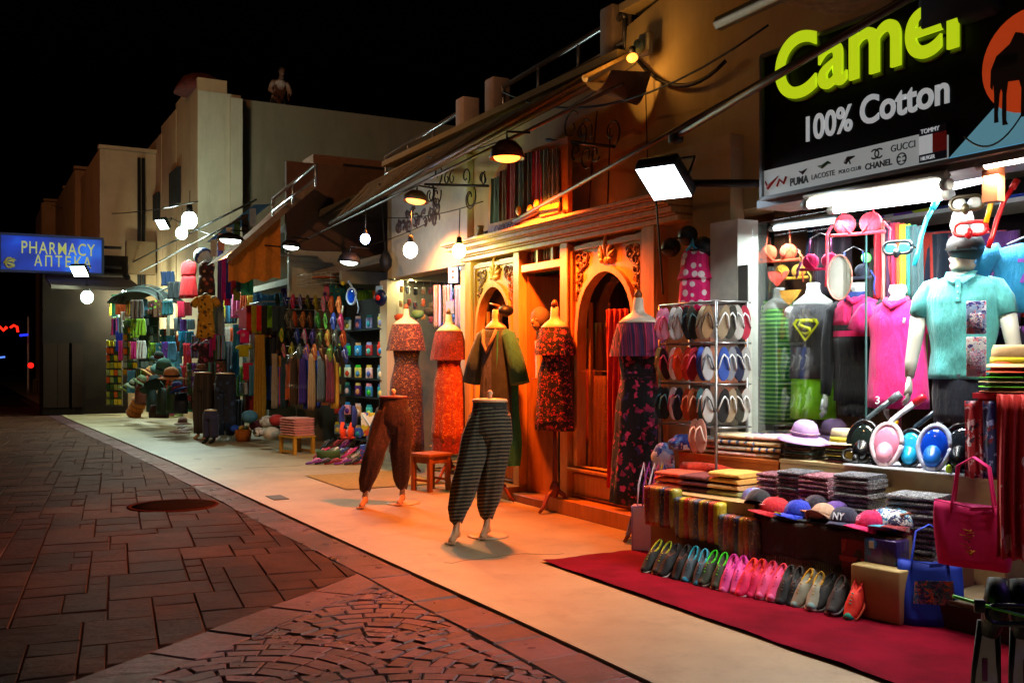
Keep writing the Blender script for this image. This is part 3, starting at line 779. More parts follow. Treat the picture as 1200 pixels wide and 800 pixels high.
single('white_jar', MB().lathe([(.05,0),(.055,.03),(.03,.1),(.045,.14)]), mat('#e8e0b0', .5), 'small pale ornament standing on the end of the orange cornice', 'ornament', (4.95, yX(563, 4.95), ZCORN-.01))

# ================= camel clothing shop: big sign =================
XS = 4.6
s0 = onX(896, 231, XS); s1 = s0.y
sy_near = 1.9
st_z0, st_z1 = s0.z, zX(897, 68, XS)
sg = thing('shop_sign', 'large black clothing shop sign with lime green lettering and an orange sun', 'sign', (XS, s0.y, st_z0))
SW_, SH_ = s0.y-sy_near, st_z1-st_z0
def sgp(nm, me, m, dx=0, parent=None, bv=0):
    if isinstance(me, MB): me = me.mesh(nm)
    me.transform(face_street((-dx, 0, 0))); o = put(nm, me, m, sg)
    if bv: bevel(o, bv)
    return o
sign_m, N, L, b = _new('sign_print'); v = _tc(N, L)
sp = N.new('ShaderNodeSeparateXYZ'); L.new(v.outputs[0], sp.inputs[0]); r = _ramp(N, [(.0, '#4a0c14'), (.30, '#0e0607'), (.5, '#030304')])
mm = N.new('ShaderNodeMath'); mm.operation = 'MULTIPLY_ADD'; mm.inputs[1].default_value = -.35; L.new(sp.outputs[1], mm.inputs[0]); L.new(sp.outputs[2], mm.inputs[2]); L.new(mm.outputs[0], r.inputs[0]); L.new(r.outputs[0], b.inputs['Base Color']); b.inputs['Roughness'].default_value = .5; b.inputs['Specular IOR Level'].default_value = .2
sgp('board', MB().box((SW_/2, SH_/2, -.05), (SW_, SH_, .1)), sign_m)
M_frame = mat('#8f9294', .4, .7)
sgp('frame', MB().box((SW_/2, -.012, -.04), (SW_+.03, .022, .13)).box((SW_/2, SH_+.012, -.04), (SW_+.03, .022, .13)).box((-.012, SH_/2, -.04), (.022, SH_+.02, .13)), M_frame)
def u_of(px): return s0.y-yX(px, XS)
def vz(px, py): return zX(px, py, XS)-st_z0
# blue ground + orange sun, both glowing in place of sign light, + camel
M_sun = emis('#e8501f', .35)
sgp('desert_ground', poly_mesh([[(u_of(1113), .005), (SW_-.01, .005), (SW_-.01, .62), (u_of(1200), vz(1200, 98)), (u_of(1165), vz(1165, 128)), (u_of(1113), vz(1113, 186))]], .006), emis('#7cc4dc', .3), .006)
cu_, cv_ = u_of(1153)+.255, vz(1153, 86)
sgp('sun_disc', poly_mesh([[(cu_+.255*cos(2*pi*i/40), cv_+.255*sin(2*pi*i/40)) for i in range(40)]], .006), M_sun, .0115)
# camel silhouette: body, hump, neck, head, legs as one outline
cam_o = [(0,.0),(.035,.0),(.03,.06),(.045,.2),(.06,.24),(.075,.2),(.07,.05),(.075,-.03),(.12,-.03),(.105,.0),(.105,.18),(.12,.27),(.22,.26),(.24,.2),(.235,.0),(.28,.0),(.27,.06),(.275,.2),(.29,.24),(.30,.05),(.30,-.03),(.34,-.03),(.33,.1),(.335,.26),(.36,.33),(.43,.33),(.50,.42),(.52,.55),(.58,.56),(.60,.60),(.54,.64),(.49,.62),(.47,.52),(.44,.44),(.38,.46),(.31,.50),(.25,.58),(.19,.60),(.14,.53),(.08,.50),(.02,.47),(-.03,.38),(-.035,.26),(-.02,.24),(-.01,.3),(.0,.2)]
k_ = .62
sgp('camel_figure', poly_mesh([[(u_of(1168)+x*k_, vz(1163, 146)+y*k_*1.15) for x, y in cam_o]], .006), mat('#2a1a18', .6), .018)
# lettering
M_lime = emis('#c4e018', .75); M_lime2 = mat('#7a8a18', .5); M_wht = emis('#dfe6ea', .35)  # letter colours glow in place of light on the sign; white also marks shirts
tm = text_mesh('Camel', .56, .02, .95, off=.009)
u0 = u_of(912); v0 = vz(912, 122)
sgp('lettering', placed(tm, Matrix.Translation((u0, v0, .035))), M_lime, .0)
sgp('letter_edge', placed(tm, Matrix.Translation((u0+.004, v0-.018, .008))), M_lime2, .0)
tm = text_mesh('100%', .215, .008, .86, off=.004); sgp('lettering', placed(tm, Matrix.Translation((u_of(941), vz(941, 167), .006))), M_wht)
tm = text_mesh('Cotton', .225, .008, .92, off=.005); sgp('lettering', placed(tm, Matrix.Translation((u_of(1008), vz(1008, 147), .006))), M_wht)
# brand strip, glow in its colour stands in for light on it
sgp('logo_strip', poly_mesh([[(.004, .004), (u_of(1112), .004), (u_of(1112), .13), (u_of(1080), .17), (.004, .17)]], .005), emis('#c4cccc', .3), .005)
def lg(txt, px, v, size, m, sx=1, off=0): 
    sgp('lettering', placed(text_mesh(txt, size, .004, sx, off), Matrix.Translation((u_of(px), v, .0095))), m)
M_ink = mat('#33363c', .5); M_red = mat('#d8302a', .5); M_navy = mat('#1c1e48', .5)
sgp('logo', MB().tube([(u_of(897)+.01, .1, .011), (u_of(897)+.035, .055, .011), (u_of(897)+.13, .115, .011)], [.004, .016, .003], 6).tube([(u_of(912), .05, .011), (u_of(915), .09, .011), (u_of(920), .06, .011), (u_of(923), .1, .011)], .009, 5), M_red)
lg('PUMA', 927, .035, .065, M_ink, .9, .002); sgp('logo', MB().tube([(u_of(938), .115, .011), (u_of(942), .10, .011), (u_of(947), .12, .011)], [.004, .012, .003], 5), M_ink)
lg('LACOSTE', 952, .045, .045, M_ink, 1.0); sgp('logo', MB().tube([(u_of(960), .12, .011), (u_of(965), .11, .011), (u_of(972), .13, .011), (u_of(975), .12, .011)], [.004, .012, .010, .003], 5), mat('#2a6a3a', .5))
lg('POLO CLUB', 984, .045, .032, M_ink, 1.0); sgp('logo', MB().tube([(u_of(992), .10, .011), (u_of(996), .125, .011), (u_of(1003), .13, .011)], [.012, .014, .004], 5).tube([(u_of(996), .12, .011), (u_of(998), .09, .011)], .005, 4), M_ink)
lg('CHANEL', 1015, .035, .05, M_ink, 1.0, .001)
for sgn in (-1, 1):
    cx = u_of(1029)+sgn*.016
    sgp('logo', MB().tube([(cx+sgn*-.032*cos(a)*-1*0+ .03*cos(a+(0 if sgn < 0 else pi)), .115+.026*sin(a), .011) for a in [(-2.4+4.8*i/14)+pi*0 for i in range(15)]], .005, 4), M_ink)
lg('GUCCI', 1045, .105, .055, M_ink, 1.0)
sgp('logo', MB().tube([(u_of(1058)+.032*cos(a), .055+.032*sin(a), .011) for a in [2*pi*i/14 for i in range(15)]], .004, 4).tube([(u_of(1055)+.012*cos(a), .055+.014*sin(a), .011) for a in [.6+5*i/9 for i in range(10)]], .004, 4).tube([(u_of(1061)+.012*cos(a), .055+.014*sin(a), .011) for a in [2.6-5*i/9 for i in range(10)]], .004, 4), M_ink)
fu0, fu1 = u_of(1079), u_of(1111)
sgp('logo_flag', poly_mesh([[(fu0, .01), (fu1, .01), (fu1, .052), (fu0, .052)]], .006), M_navy, .011)
sgp('logo_flag', poly_mesh([[(fu0, .155), (fu1, .155), (fu1, .195), (fu0, .195)]], .006), M_navy, .011)
sgp('logo_flag', poly_mesh([[(fu0, .053), ((fu0+fu1)/2, .053), ((fu0+fu1)/2, .154), (fu0, .154)]], .006), M_wht, .011)
sgp('logo_flag', poly_mesh([[((fu0+fu1)/2, .053), (fu1, .053), (fu1, .154), ((fu0+fu1)/2, .154)]], .006), M_red, .011)
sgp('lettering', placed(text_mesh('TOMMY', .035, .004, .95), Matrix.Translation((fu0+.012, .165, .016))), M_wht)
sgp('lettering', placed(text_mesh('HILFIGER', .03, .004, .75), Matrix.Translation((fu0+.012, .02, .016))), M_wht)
# roof strip over the sign
MB_ = MB().box((4.95, 3.0, st_z1+.42), (.7, 3.9, .06)); single('sign_canopy', MB_, m_th, 'brown eave board above the black clothing sign', 'eave', (0,0,0))
single('eave_beam', MB().tube([(4.55, 1.5, st_z1+.40), (4.6, yX(842, 4.6), st_z1+.36)], .05, 6), wood('#3a2a1a', '#5a4426'), 'long dark beam running along the edge of the eave above the clothing sign', 'beam')
single('roof_clutter', MB().rbox((0,0,0), (.3,.5,.25), .05), mat('#20304a', .7), 'dark bluish bundle lodged above the big lettered sign', 'bundle', onX(1140, 8, 4.7))

# awning arms and long poles
def pole(name, a, b_, r, m, label, cat='pole', clamp=True, group=None):
    t = thing(name, label, cat, a, group=group)
    put('rod', MB().tube([(0,0,0), b_-a], r, 8), m, t)
    if clamp:
        put('bracket', MB().rbox((0,0,0), (.09,.09,.1), .02), M_iron, t)
        put('joint', MB().lathe([(r*1.6,-.04),(r*1.6,.04)], n=10), M_iron, t)
    return t
M_pole = mat('#4a4038', .45, .5)
pole('awning_arm', onX(572, 276, 5.05), onX(1066, -1, 4.2), .019, M_pole, 'long slim awning arm slanting up from the cornice across the clothing sign', 'awning arm')
pole('awning_arm', onX(792, 160, 4.55), onX(1100, -24, 4.1), .024, M_pole, 'thicker short awning arm with a dark clamp at its lower end', 'awning arm')
pole('awning_arm', onX(346, 287, 4.6), onX(730, 98, 4.75), .017, M_pole, 'awning arm slanting from the hanging slippers up to the pent roof', 'awning arm', False)
pole('awning_arm', onX(118, 326, 4.0), onX(300, 234, 4.5), .02, M_iron, 'upper dark awning arm over the far stalls', 'awning arm', False)
pole('awning_arm', onX(165, 318, 4.0), onX(290, 252, 4.5), .02, M_pole, 'lower pale awning arm over the far stalls beside the tower', 'awning arm', False)
pole('awning_arm', onX(106, 346, 3.6), onX(150, 322, 3.8), .04, M_iron, 'short dark arm under the pharmacy sign at the furthest stall', 'awning arm', False)
# cables sagging on the facade
def cable(a, b_, sag, label, r=.008, n=12):
    pts = [a.lerp(b_, i/n)+Vector((0,0,-sag*4*(i/n)*(1-i/n))) for i in range(n+1)]
    c0 = pts[0]; single('cable', MB().tube([p-c0 for p in pts], r, 4), M_iron, label, 'cable', c0)
cable(onX(745, 68, 5.24), onX(850, 72, 5.24), .22, 'thick black cable sagging on the wall beside the roof bracket', .02)
cable(onX(756, 80, 5.2), onX(760, 235, 5.2), 0, 'thin cable running straight down the pale pier', .006)
cable(onX(769, 235, 4.6), onX(777, 345, 5.0), .0, 'cream cord hanging from the white floodlight', .008)
cable(onX(700, 130, 5.2), onX(690, 245, 5.2), -.06, 'dark wire curving down the wall above the carved front', .008)
cable(onX(715, 150, 5.2), onX(712, 240, 5.2), .03, 'second dark wire hanging beside the iron scroll', .008)
cable(onX(445, 215, 5.0), onX(452, 300, 5.0), .02, 'black wire hanging down to the round dark lantern', .012)
cable(onX(200, 255, 4.3), onX(345, 290, 4.5), .15, 'thin wire strung from the tower to the orange awning', .012)
cable(onX(1130, 160, 4.4), onX(1200, 130, 4.3), .1, 'thin wire crossing the lower edge of the clothing sign', .005)
cable(onX(590, 108, 5.3), onX(900, 30, 4.9), .35, 'long black cable swinging under the parapet toward the big sign', .010)
cable(onX(500, 185, 5.0), onX(745, 75, 5.1), .18, 'black cable strung below the pent roof', .008)
cable(onX(420, 250, 5.0), onX(566, 236, 5.1), .12, 'thin black cable across the white fascia', .006)
cable(onX(350, 292, 4.4), onX(500, 262, 5.1), .14, 'thin cable feeding the bulbs of the packet shop', .006)
cable(onX(60, 240, 3.0), onX(232, 236, 4.1), .3, 'thin dark cable across the stepped blocks', .012)
c = onX(757, 52, 5.2)
t = thing('wall_bracket', 'small pale wall bracket with an insulator below the parapet', 'bracket', c)
put('plate', MB().rbox((0,0,0), (.06,.16,.2), .02), mat('#8a8a80', .6), t); put('insulator', MB().ball((-.06,.02,-.02), .06, 8, 6), mat('#7aa090', .3), t)

# wrought iron scroll brackets
def scrolls(x, pxs, pys, seedn, label, n=9):
    c = onX(pxs[0], pys[0], x); e = onX(pxs[1], pys[1], x)
    random.seed(seedn); t = thing('iron_scroll', label, 'iron bracket', c)
    put('bar', MB().tube([(0,0,0), e-c], .016, 5), M_iron, t)
    L_ = (e-c).length; d = (e-c).normalized()
    for k in range(n):
        o_ = d*(L_*random.random()); s = random.choice((-1, 1)); r0 = random.uniform(.07, .16); a0 = random.random()*6; pts = []
        for i in range(16):
            a = a0+i*.42*s; r = r0*(1-i/20)
            pts.append(o_+Vector((0, -cos(a)*r, sin(a)*r+s*r0*.9)))
        put('scroll', MB().tube(pts, .009, 4), M_iron, t)
scrolls(5.0, (640, 720), (164, 172), 3, 'black wrought iron scroll bracket above the costume sign', 11)
scrolls(5.1, (498, 572), (216, 218), 9, 'black wrought iron scroll bracket left of the orange lamp', 11)
# faded mottled brown ornament on the white fascia
random.seed(4); mb = MB(); q0 = onX(466, 272, fx-.045); q1 = onX(516, 232, fx-.045)
for k in range(46):
    u = random.random(); c = Vector((fx-.046, q0.y+(q1.y-q0.y)*u, q0.z+(q1.z-q0.z)*random.random()*.9)); r0 = random.uniform(.03, .09); a0 = random.random()*6
    mb.tube([c+Vector((0, cos(a0+i*.6)*r0*(1-i/12), sin(a0+i*.6)*r0*(1-i/12))) for i in range(8)], .014, 4)
t = put('painted_ornament', mb, mat('#5b4a48', .8, var=.5, scale=30)); t.parent = row; t.matrix_parent_inverse = Matrix.Translation(-row.location)

# ---------------- lamps ----------------
def cone_lamp(loc, r, h, col, watts, label, tilt=.25, body=M_iron, glow=None, rz=0, group=None, spot=140):
    t = thing('shade_lamp', label, 'lamp', loc, group=group)
    Mt = Matrix.Rotation(rz, 4, 'Z') @ Matrix.Rotation(tilt, 4, 'Y')
    put('lamp_shade', MB().lathe([(r*.22, h), (r*.5, h*.95), (r*.85, h*.55), (r, 0), (r*.96, .0), (r*.8, h*.5), (r*.4, h*.85)], n=24).xf(Mt), body, t)
    put('bulb', MB().ball((0,0,h*.08), r*.62, 14, 8, (1.2,1.2,.45)).xf(Mt), emis(col, glow or 12), t)
    put('stem', MB().tube([(0,0,h*.9), (0,0,h*1.5), (.25,0,h*1.6)], .012, 5).xf(Mt), M_iron, t)
    lamp_light('lamp_light', (0,0,-.09), col, watts, t, 'SPOT', .08, (0, tilt, 0), R(spot))
    return t
def bulb_lamp(loc, r, col, watts, label, glow=25, cage=False, group=None):
    t = thing('hanging_bulb', label, 'light bulb', loc, group=group)
    put('bulb', MB().ball((0,0,0), r, 14, 9, (1,1,1.15)), emis(col, glow), t)
    put('socket', MB().lathe([(r*.4, r*.9), (r*.45, r*1.1), (r*.35, r*2.0), (r*.1, r*2.1)], n=10), M_iron, t)
    put('cord', MB().tube([(0,0,r*2), (.01,0,r*2+.3)], .006, 4), M_iron, t)
    lamp_light('bulb_light', (-r*1.6,0,-r*1.2), col, watts, t, 'POINT', r)
    return t
def flood(loc, w_, h_, col, watts, label, rot, glow=30, body=M_iron):
    t = thing('floodlight', label, 'floodlight', loc); t.rotation_euler = Vector(rot).to_track_quat('-Z', 'Y').to_euler()
    put('housing', MB().rbox((0,0,.05), (w_+.03, h_+.03, .1), .02), body, t)
    put('heat_sink', MB().rbox((0,0,.13), (w_*.75, h_*.75, .08), .02), body, t)
    put('lens', MB().box((0,0,-.004), (w_, h_, .006)), emis(col, glow), t)
    put('yoke', MB().tube([(-w_/2-.03,0,.05), (-w_/2-.03,0,.22), (w_/2+.03,0,.22), (w_/2+.03,0,.05)], .012, 5), body, t)
    lamp_light('flood_light', (0,0,-.04), col, watts, t, 'AREA', w_*.9)
    return t
ORA = '#ff7022'
cone_lamp(onX(594, 186, 4.45), .17, .17, ORA, 1250, 'glowing orange shade lamp hung over the carved shopfront', .0, mat('#3a1a10', .5), 10, spot=128)
cone_lamp(onX(487, 236, 4.72), .16, .13, '#ff8a3a', 500, 'orange shade lamp under the pent roof before the white fascia', .12, mat('#3a2014', .5), 6)
fl = flood(onX(778, 214, 4.35), .30, .32, '#e8f6ff', 11, 'bright white square floodlight on a black bracket above the pink swimsuit', (-.50, -.22, -.80), 9)
single('lamp_bracket', MB().tube([(.0,0,0), (.45,-.25,.0), (.9,-.3,0)], .03, 6), M_iron, 'black bracket arm carrying the white floodlight', 'bracket', onX(800, 215, 4.5))
BLU = '#bfd8ff'; GRN = '#e6fff0'
bulb_lamp(onX(428, 280, 4.15), .055, '#a8c8ff', 30, 'bluish white bulb hanging before the dark recess', 40)
bulb_lamp(onX(481, 293, 4.6), .085, '#fff4d8', 28, 'round white globe lamp hanging before the white fascia', 14)
bulb_lamp(onX(538, 294, 4.7), .075, '#e8ff90', 30, 'yellow green bulb beside the left end of the carved front', 12)
cone_lamp(onX(341, 290, 4.1), .15, .1, '#e6ffe8', 110, 'white shade lamp hanging at the end of the orange awning', .1, M_iron, 10)
cone_lamp(onX(409, 308, 4.25), .15, .14, '#e6ffea', 40, 'dark pointed shade lamp above the hanging blue diving mask', .1, M_iron, 10)
cone_lamp(onX(270, 282, 3.95), .24, .12, '#e6fff0', 220, 'wide flat dark lamp over the hanging purple scarves', .05, M_iron, 6)
flood(onX(190, 263, 4.0), .24, .26, '#e0fff4', 230, 'small square floodlight on the tower above the far stalls', (-.5, -.5, -.7), 20)
bulb_lamp(onX(222, 258, 4.1), .16, '#e0ffee', 240, 'larger bulb strung on the tower wall above the red dress', 22)
bulb_lamp(onX(213, 273, 4.0), .12, '#e0ffee', 130, 'smaller bulb just below the larger one on the tower', 22)
flood(onX(93, 318, 2.4), .36, .3, '#d8ffea', 60, 'floodlight shining in front of the pharmacy sign corner', (-.4, -.6, -.7), 20)
bulb_lamp(onX(102, 348, 2.62), .15, '#d8ffea', 6, 'white bulb at the outer end of the furthest stall', 5)
bulb_lamp(onX(150, 338, 3.8), .17, '#e6ffe8', 360, 'white bulb over the rack of sunglasses beside the clutter of hats', 25)
bulb_lamp(onX(160, 361, 4.0), .15, '#e6ffe8', 240, 'white bulb low on the wire frame of the souvenir stall', 25)
c = onX(452, 305, 4.95)
single('dark_lantern', MB().lathe([(.02,-.16),(.08,-.08),(.09,0),(.06,.08),(.02,.14)], n=12), M_iron, 'unlit round dark lantern hanging on the black wire', 'lantern', c)

def tube_light(a, b_, r, col, watts, label, glow=14):
    t = thing('tube_light', label, 'fluorescent lamp', a.lerp(b_, .5)); c = t.location
    d = (b_-a); Lg = d.length
    put('tube', MB().tube([a-c, b_-c], r, 10), emis(col, glow), t)
    put('fitting', MB().tube([a-c+Vector((0,0,r*1.8)), b_-c+Vector((0,0,r*1.8))], r*1.2, 4), mat('#b8c0c4', .4, .3), t)
    for e, s in ((a, 1), (b_, -1)): put('end_cap', MB().tube([e-c-d.normalized()*.02*s, e-c+d.normalized()*.03*s], r*1.15, 10), mat('#9aa2a6', .5), t)
    for k in (.25, .75):
        q = a.lerp(b_, k)-c
        o = lamp_light('tube_glow', q+Vector((0,0,-r*2.2)), col, watts/2, t, 'AREA', Lg*.45, (0, 0, math.atan2(d.y, d.x)), sy=r*1.5)
    return t
tube_light(onX(945, 240, 4.62), onX(1110, 216, 4.62), .028, '#fff0d6', 27, 'lower fluorescent tube under the left end of the clothing sign', 20)
tube_light(onX(975, 246, 4.85), onX(1112, 228, 4.85), .026, '#f2fcff', 26, 'inner fluorescent tube behind the first one under the clothing sign', 20)
tube_light(onX(1150, 193, 4.66), onX(1262, 172, 4.66), .028, '#fff0d6', 22, 'fluorescent tube under the right end of the clothing sign', 20)
tube_light(onX(462, 325, 5.5), onX(493, 320, 5.5), .03, '#fff2a8', 22, 'short yellowish tube over the packet shelves', 10)
tube_light(onX(540, 314, 5.45), onX(553, 310, 5.45), .03, '#8ab0ff', 16, 'short bluish tube at the left edge of the carved front', 12)
single('light_rail', MB().box((0,0,0), (.3, 3.0, .05)), mat('#9fa9b2', .45, .4), 'grey steel light rail fixed under the clothing sign', 'rail', (4.78, 3.55, st_z0-.035))
single('rail_post', MB().box((0,0,0), (.06,.09,.22)), mat('#a05a38', .7), 'short rust brown hanger between the light tubes', 'bracket', onX(1164, 212, 4.7))

# pharmacy sign
Y = 28.0; a = onY(1, 275, Y); b_ = onY(119, 320, Y)
pw, ph = b_.x-a.x, a.z-b_.z
ps = thing('pharmacy_sign', 'blue lit pharmacy sign with yellow letters hanging out over the street', 'sign', (a.x, Y, b_.z))
m, N, L, b = _new('lit_sign'); v = _tc(N, L)
wv = N.new('ShaderNodeTexNoise'); wv.inputs['Scale'].default_value = .9; L.new(v.outputs[0], wv.inputs[0]); r = _ramp(N, [(.35, '#031450'), (.55, '#062f92'), (.72, '#1464c4')]); L.new(wv.outputs[0], r.inputs[0])
L.new(r.outputs[0], b.inputs['Base Color']); L.new(r.outputs[0], b.inputs['Emission Color']); b.inputs['Emission Strength'].default_value = .75
def psp(nm, me, m, dz=0):
    if isinstance(me, MB): me = me.mesh(nm)
    me.transform(face_viewer((0, -dz, 0))); return put(nm, me, m, ps)
psp('board', MB().box((pw/2, ph/2, -.08), (pw, ph, .16)), m)
psp('frame', MB().box((pw/2, -.03, -.06), (pw+.1, .06, .2)).box((pw/2, ph+.03, -.06), (pw+.1, .06, .2)).box((-.03, ph/2, -.06), (.06, ph, .2)).box((pw+.03, ph/2, -.06), (.06, ph, .2)), mat('#101828', .6))
M_yl = emis('#9a9a48', .8)
psp('lettering', placed(text_mesh('PHARMACY', .44, .03, .68, .002, space=1.15), Matrix.Translation((pw*.19, ph*.50, .015))), M_yl)
psp('lettering', placed(text_mesh('АПТЕКА', .38, .03, .72, .004, space=1.35), Matrix.Translation((pw*.32, ph*.14, .015))), M_yl)
psp('emblem', MB().tube([(pw*.08+.09*cos(t_), ph*.2+.12*sin(t_), .03) for t_ in [i*.5 for i in range(13)]], .03, 5).tube([(pw*.08+.14*sin(i*1.1), ph*(.08+.03*i), .05) for i in range(9)], .03, 5), mat('#c8b84a', .5))
for k in (.2, .8): psp('bracket', MB().tube([(pw+.02, ph*k, -.1), (pw+.5, ph*k, -.1)], .04, 6), M_iron)
lamp_light('sign_glow', (pw/2, -.5, ph/2), '#3a78ff', 10, ps, 'AREA', pw*.9, (R(90), 0, 0))

# neon and small lights at the end of the street
def neon(pts, X, col, s, label, r=.03):
    P_ = [onY(px, py, 44) for px, py in pts]; c = P_[0]
    single('neon_light', MB().tube([p-c for p in P_], r, 6), emis(col, s), label, 'neon light', c)
neon([(-4, 387), (0, 383), (4, 387), (8, 383)], 0, '#ff2010', 3, 'red neon squiggle at the far left end of the street', .06)
neon([(12, 384), (16, 381), (20, 383), (21, 389)], 0, '#ff2010', 2.4, 'small red neon hook right of the red squiggle', .05)
neon([(23, 393), (33, 392)], 0, '#2030ff', 1.6, 'short blue neon bar beside the dark lamp post', .05)
neon([(-2, 419), (6, 418)], 0, '#5a8aff', 1.2, 'pale blue bar of light low at the left edge', .04)
single('red_light', MB().ball((0,0,0), .09), emis('#ff2018', 1.4), 'small red light glowing above the wooden stool', 'light', onY(36, 428, 34))
single('lamp_post', MB().lathe([(.09,0),(.06,.3),(.04,3.2),(.02,3.3)], n=10), M_steel, 'thin grey post standing in the dark beyond the stool', 'post', gnd(33, 463))

# street lamps across the road (outside the frame) that light the far facades and the paving
def street_lamp(x, y, z, col, watts, label, sz=.25):
    t = thing('street_lamp', label, 'street lamp', (x, y, 0), group='lamps on the other side of the street')
    put('post', MB().lathe([(.12,0),(.09,.4),(.06,z-.1),(.04,z+.05)], n=12), M_iron, t)
    put('arm', MB().tube([(0,0,z), (.5,0,z+.25), (1.0,0,z+.2)], .035, 8), M_iron, t)
    put('lamp_head', MB().lathe([(.05,.18),(.2,.12),(.26,0),(.24,0),(.1,.1)], c=(1.05,0,z), n=16), M_iron, t)
    put('lamp_glass', MB().ball((1.05,0,z), .16, 12, 7, (1,1,.6)), emis(col, 12), t)
    lamp_light('street_glow', (1.05,0,z-.35), col, watts, t, 'POINT', sz)
street_lamp(-5.5, 30, 6.5, '#ffa860', 120, 'street lamp on the far left lighting the distant blocks')
t = thing('added_floodlight', 'warm floodlight on a tall mast across the street shining on the upper walls', 'floodlight', (-8.5, 5, 0))  # unseen mast and floodlight, added to brighten the upper walls
put('mast', MB().lathe([(.12,0),(.08,6),(.05,11.4)], n=12), M_iron, t); put('housing', MB().rbox((0,0,11.5), (.4,.3,.3), .04), M_iron, t)
dv = Vector((15.5, 19.5, -4.2)); put('lens', MB().box((.1,.17,11.5), (.3,.02,.22)), emis('#ffc890', 6), t)
lamp_light('flood_light', (.3,.4,11.5), '#ffba80', 3000, t, 'SPOT', .2, dv.to_track_quat('-Z', 'Y').to_euler(), R(76))
lamp_light('flood_light', (.3,.2,11.7), '#ffba80', 360, t, 'SPOT', .2, Vector((13.5, 2.5, -7.4)).to_track_quat('-Z', 'Y').to_euler(), R(50))
# small amber bulb at the end of the pent roof
t = thing('amber_bulb', 'small amber bulb glowing at the near end of the pent roof', 'light bulb', onX(741, 68, 5.05))
put('bulb', MB().ball((0,0,0), .045, 10, 7, (1,1.3,.9)), emis('#ff9a3a', 3), t); put('socket', MB().lathe([(.03,.04),(.03,.09),(.015,.1)], n=8), M_iron, t)
lamp_light('bulb_light', (-.12,0,-.05), '#ffb458', 8, t, 'POINT', .05)
# unseen violet neon tube, added to tint the near paving purple
t = thing('added_neon', 'violet neon tube over the neighbouring shop out of the frame', 'neon light', (4.9, .9, 2.7))
put('tube', MB().tube([(0,-.7,0), (0,.7,0)], .03, 8), emis('#b070ff', 6), t); put('fitting', MB().box((.05,0,0), (.04,1.5,.12)), M_iron, t)
lamp_light('neon_glow', (-.08,0,-.05), '#a070ff', 16, t, 'AREA', 1.3, (0, R(50), 0), sy=.1)
# ================= GOODS: builders =================
FS = -pi/2      # facing the street
def garment(rings, n=30, folds=0, amp=0., seed=0, mb=None, cap=True, ph=0, wrinkle=.0035, sub=3):
    """closed cloth body. rings: (z, half width, half depth[, dx, dy]); folds grow towards the first ring"""
    mb = mb or MB(); rs = []
    R_ = [tuple(r)+(0,)*(5-len(r)) for r in rings]; out = []
    full = []
    for a, b in zip(R_, R_[1:]):
        for s in range(sub):
            t = s/sub; full.append(tuple(a[i]+(b[i]-a[i])*t for i in range(5)))
    full.append(R_[-1]); z0, z1 = full[0][0], full[-1][0]
    for (z, hw, hd, dx, dy) in full:
        ring = []; f = (z1-z)/(z1-z0+1e-6)
        for k in range(n):
            a = 2*pi*k/n; q = 1+amp*f*cos(folds*a+ph+.8*sin(z*5+seed))
            p = Vector((cos(a)*hw*q+dx, sin(a)*hd*q+dy, z))
            w_ = noise.noise(Vector((p.x*9+seed*3, p.y*9, z*7)))*wrinkle*2
            p += Vector((cos(a), sin(a), 0))*w_
            ring.append(p)
        rs.append(ring)
    return mb.loft(rs, cap)
def sleeve(mb, s, z, hw, l=.2, r0=.075, r1=.07, out=.10, drop=None, y=0):
    d = drop if drop is not None else l*.9
    return mb.tube([(s*(hw-.05), y, z), (s*(hw+.0), y, z-.015), (s*(hw+out*.6), y-.005, z-d*.5), (s*(hw+out), y-.01, z-d)], [r0*.9, r0, (r0+r1)/2*1.02, r1], 12)
def hand_mb(mb, p, dirv=Vector((0,0,-1)), s=1, sz=1.0, fwd=Vector((0,-1,0))):
    "relaxed hand: palm, four curled fingers of different length, thumb from the side"
    p = Vector(p); d = dirv.normalized(); side = d.cross(fwd).normalized()*s
    mb.tube([p, p+d*.03*sz, p+d*.07*sz, p+d*.09*sz], [.022*sz, .034*sz, .038*sz, .03*sz], 10, .55)
    for i, (o, l) in enumerate(((-.027, .062), (-.009, .074), (.009, .070), (.026, .052))):
        b = p+d*.085*sz+fwd*0+side*0+fwd.cross(d)*0
        b = p+d*.083*sz+fwd*o*sz
        q = b+d*l*.5*sz-side*.004; r = q+d*l*.42*sz-side*.022*sz
        mb.tube([b, q, r], [.0092*sz, .0085*sz, .0065*sz], 6)
    b = p+d*.035*sz+fwd*.034*sz
    mb.tube([b, b+d*.03*sz+fwd*.018*sz, b+d*.06*sz+fwd*.016*sz-side*.012], [.013*sz, .011*sz, .008*sz], 6)
    return mb
M_pale = mat('#cfd6d2', .35, var=.04); M_cream = mat('#d8b98c', .45, var=.06); M_skin = mat('#b98a5e', .45, var=.06)
M_wire = mat('#9a9a98', .35, .8); M_wood = wood('#6e3a18', '#9a5a2a'); M_woodr = wood('#5a2410', '#8a3e1c')

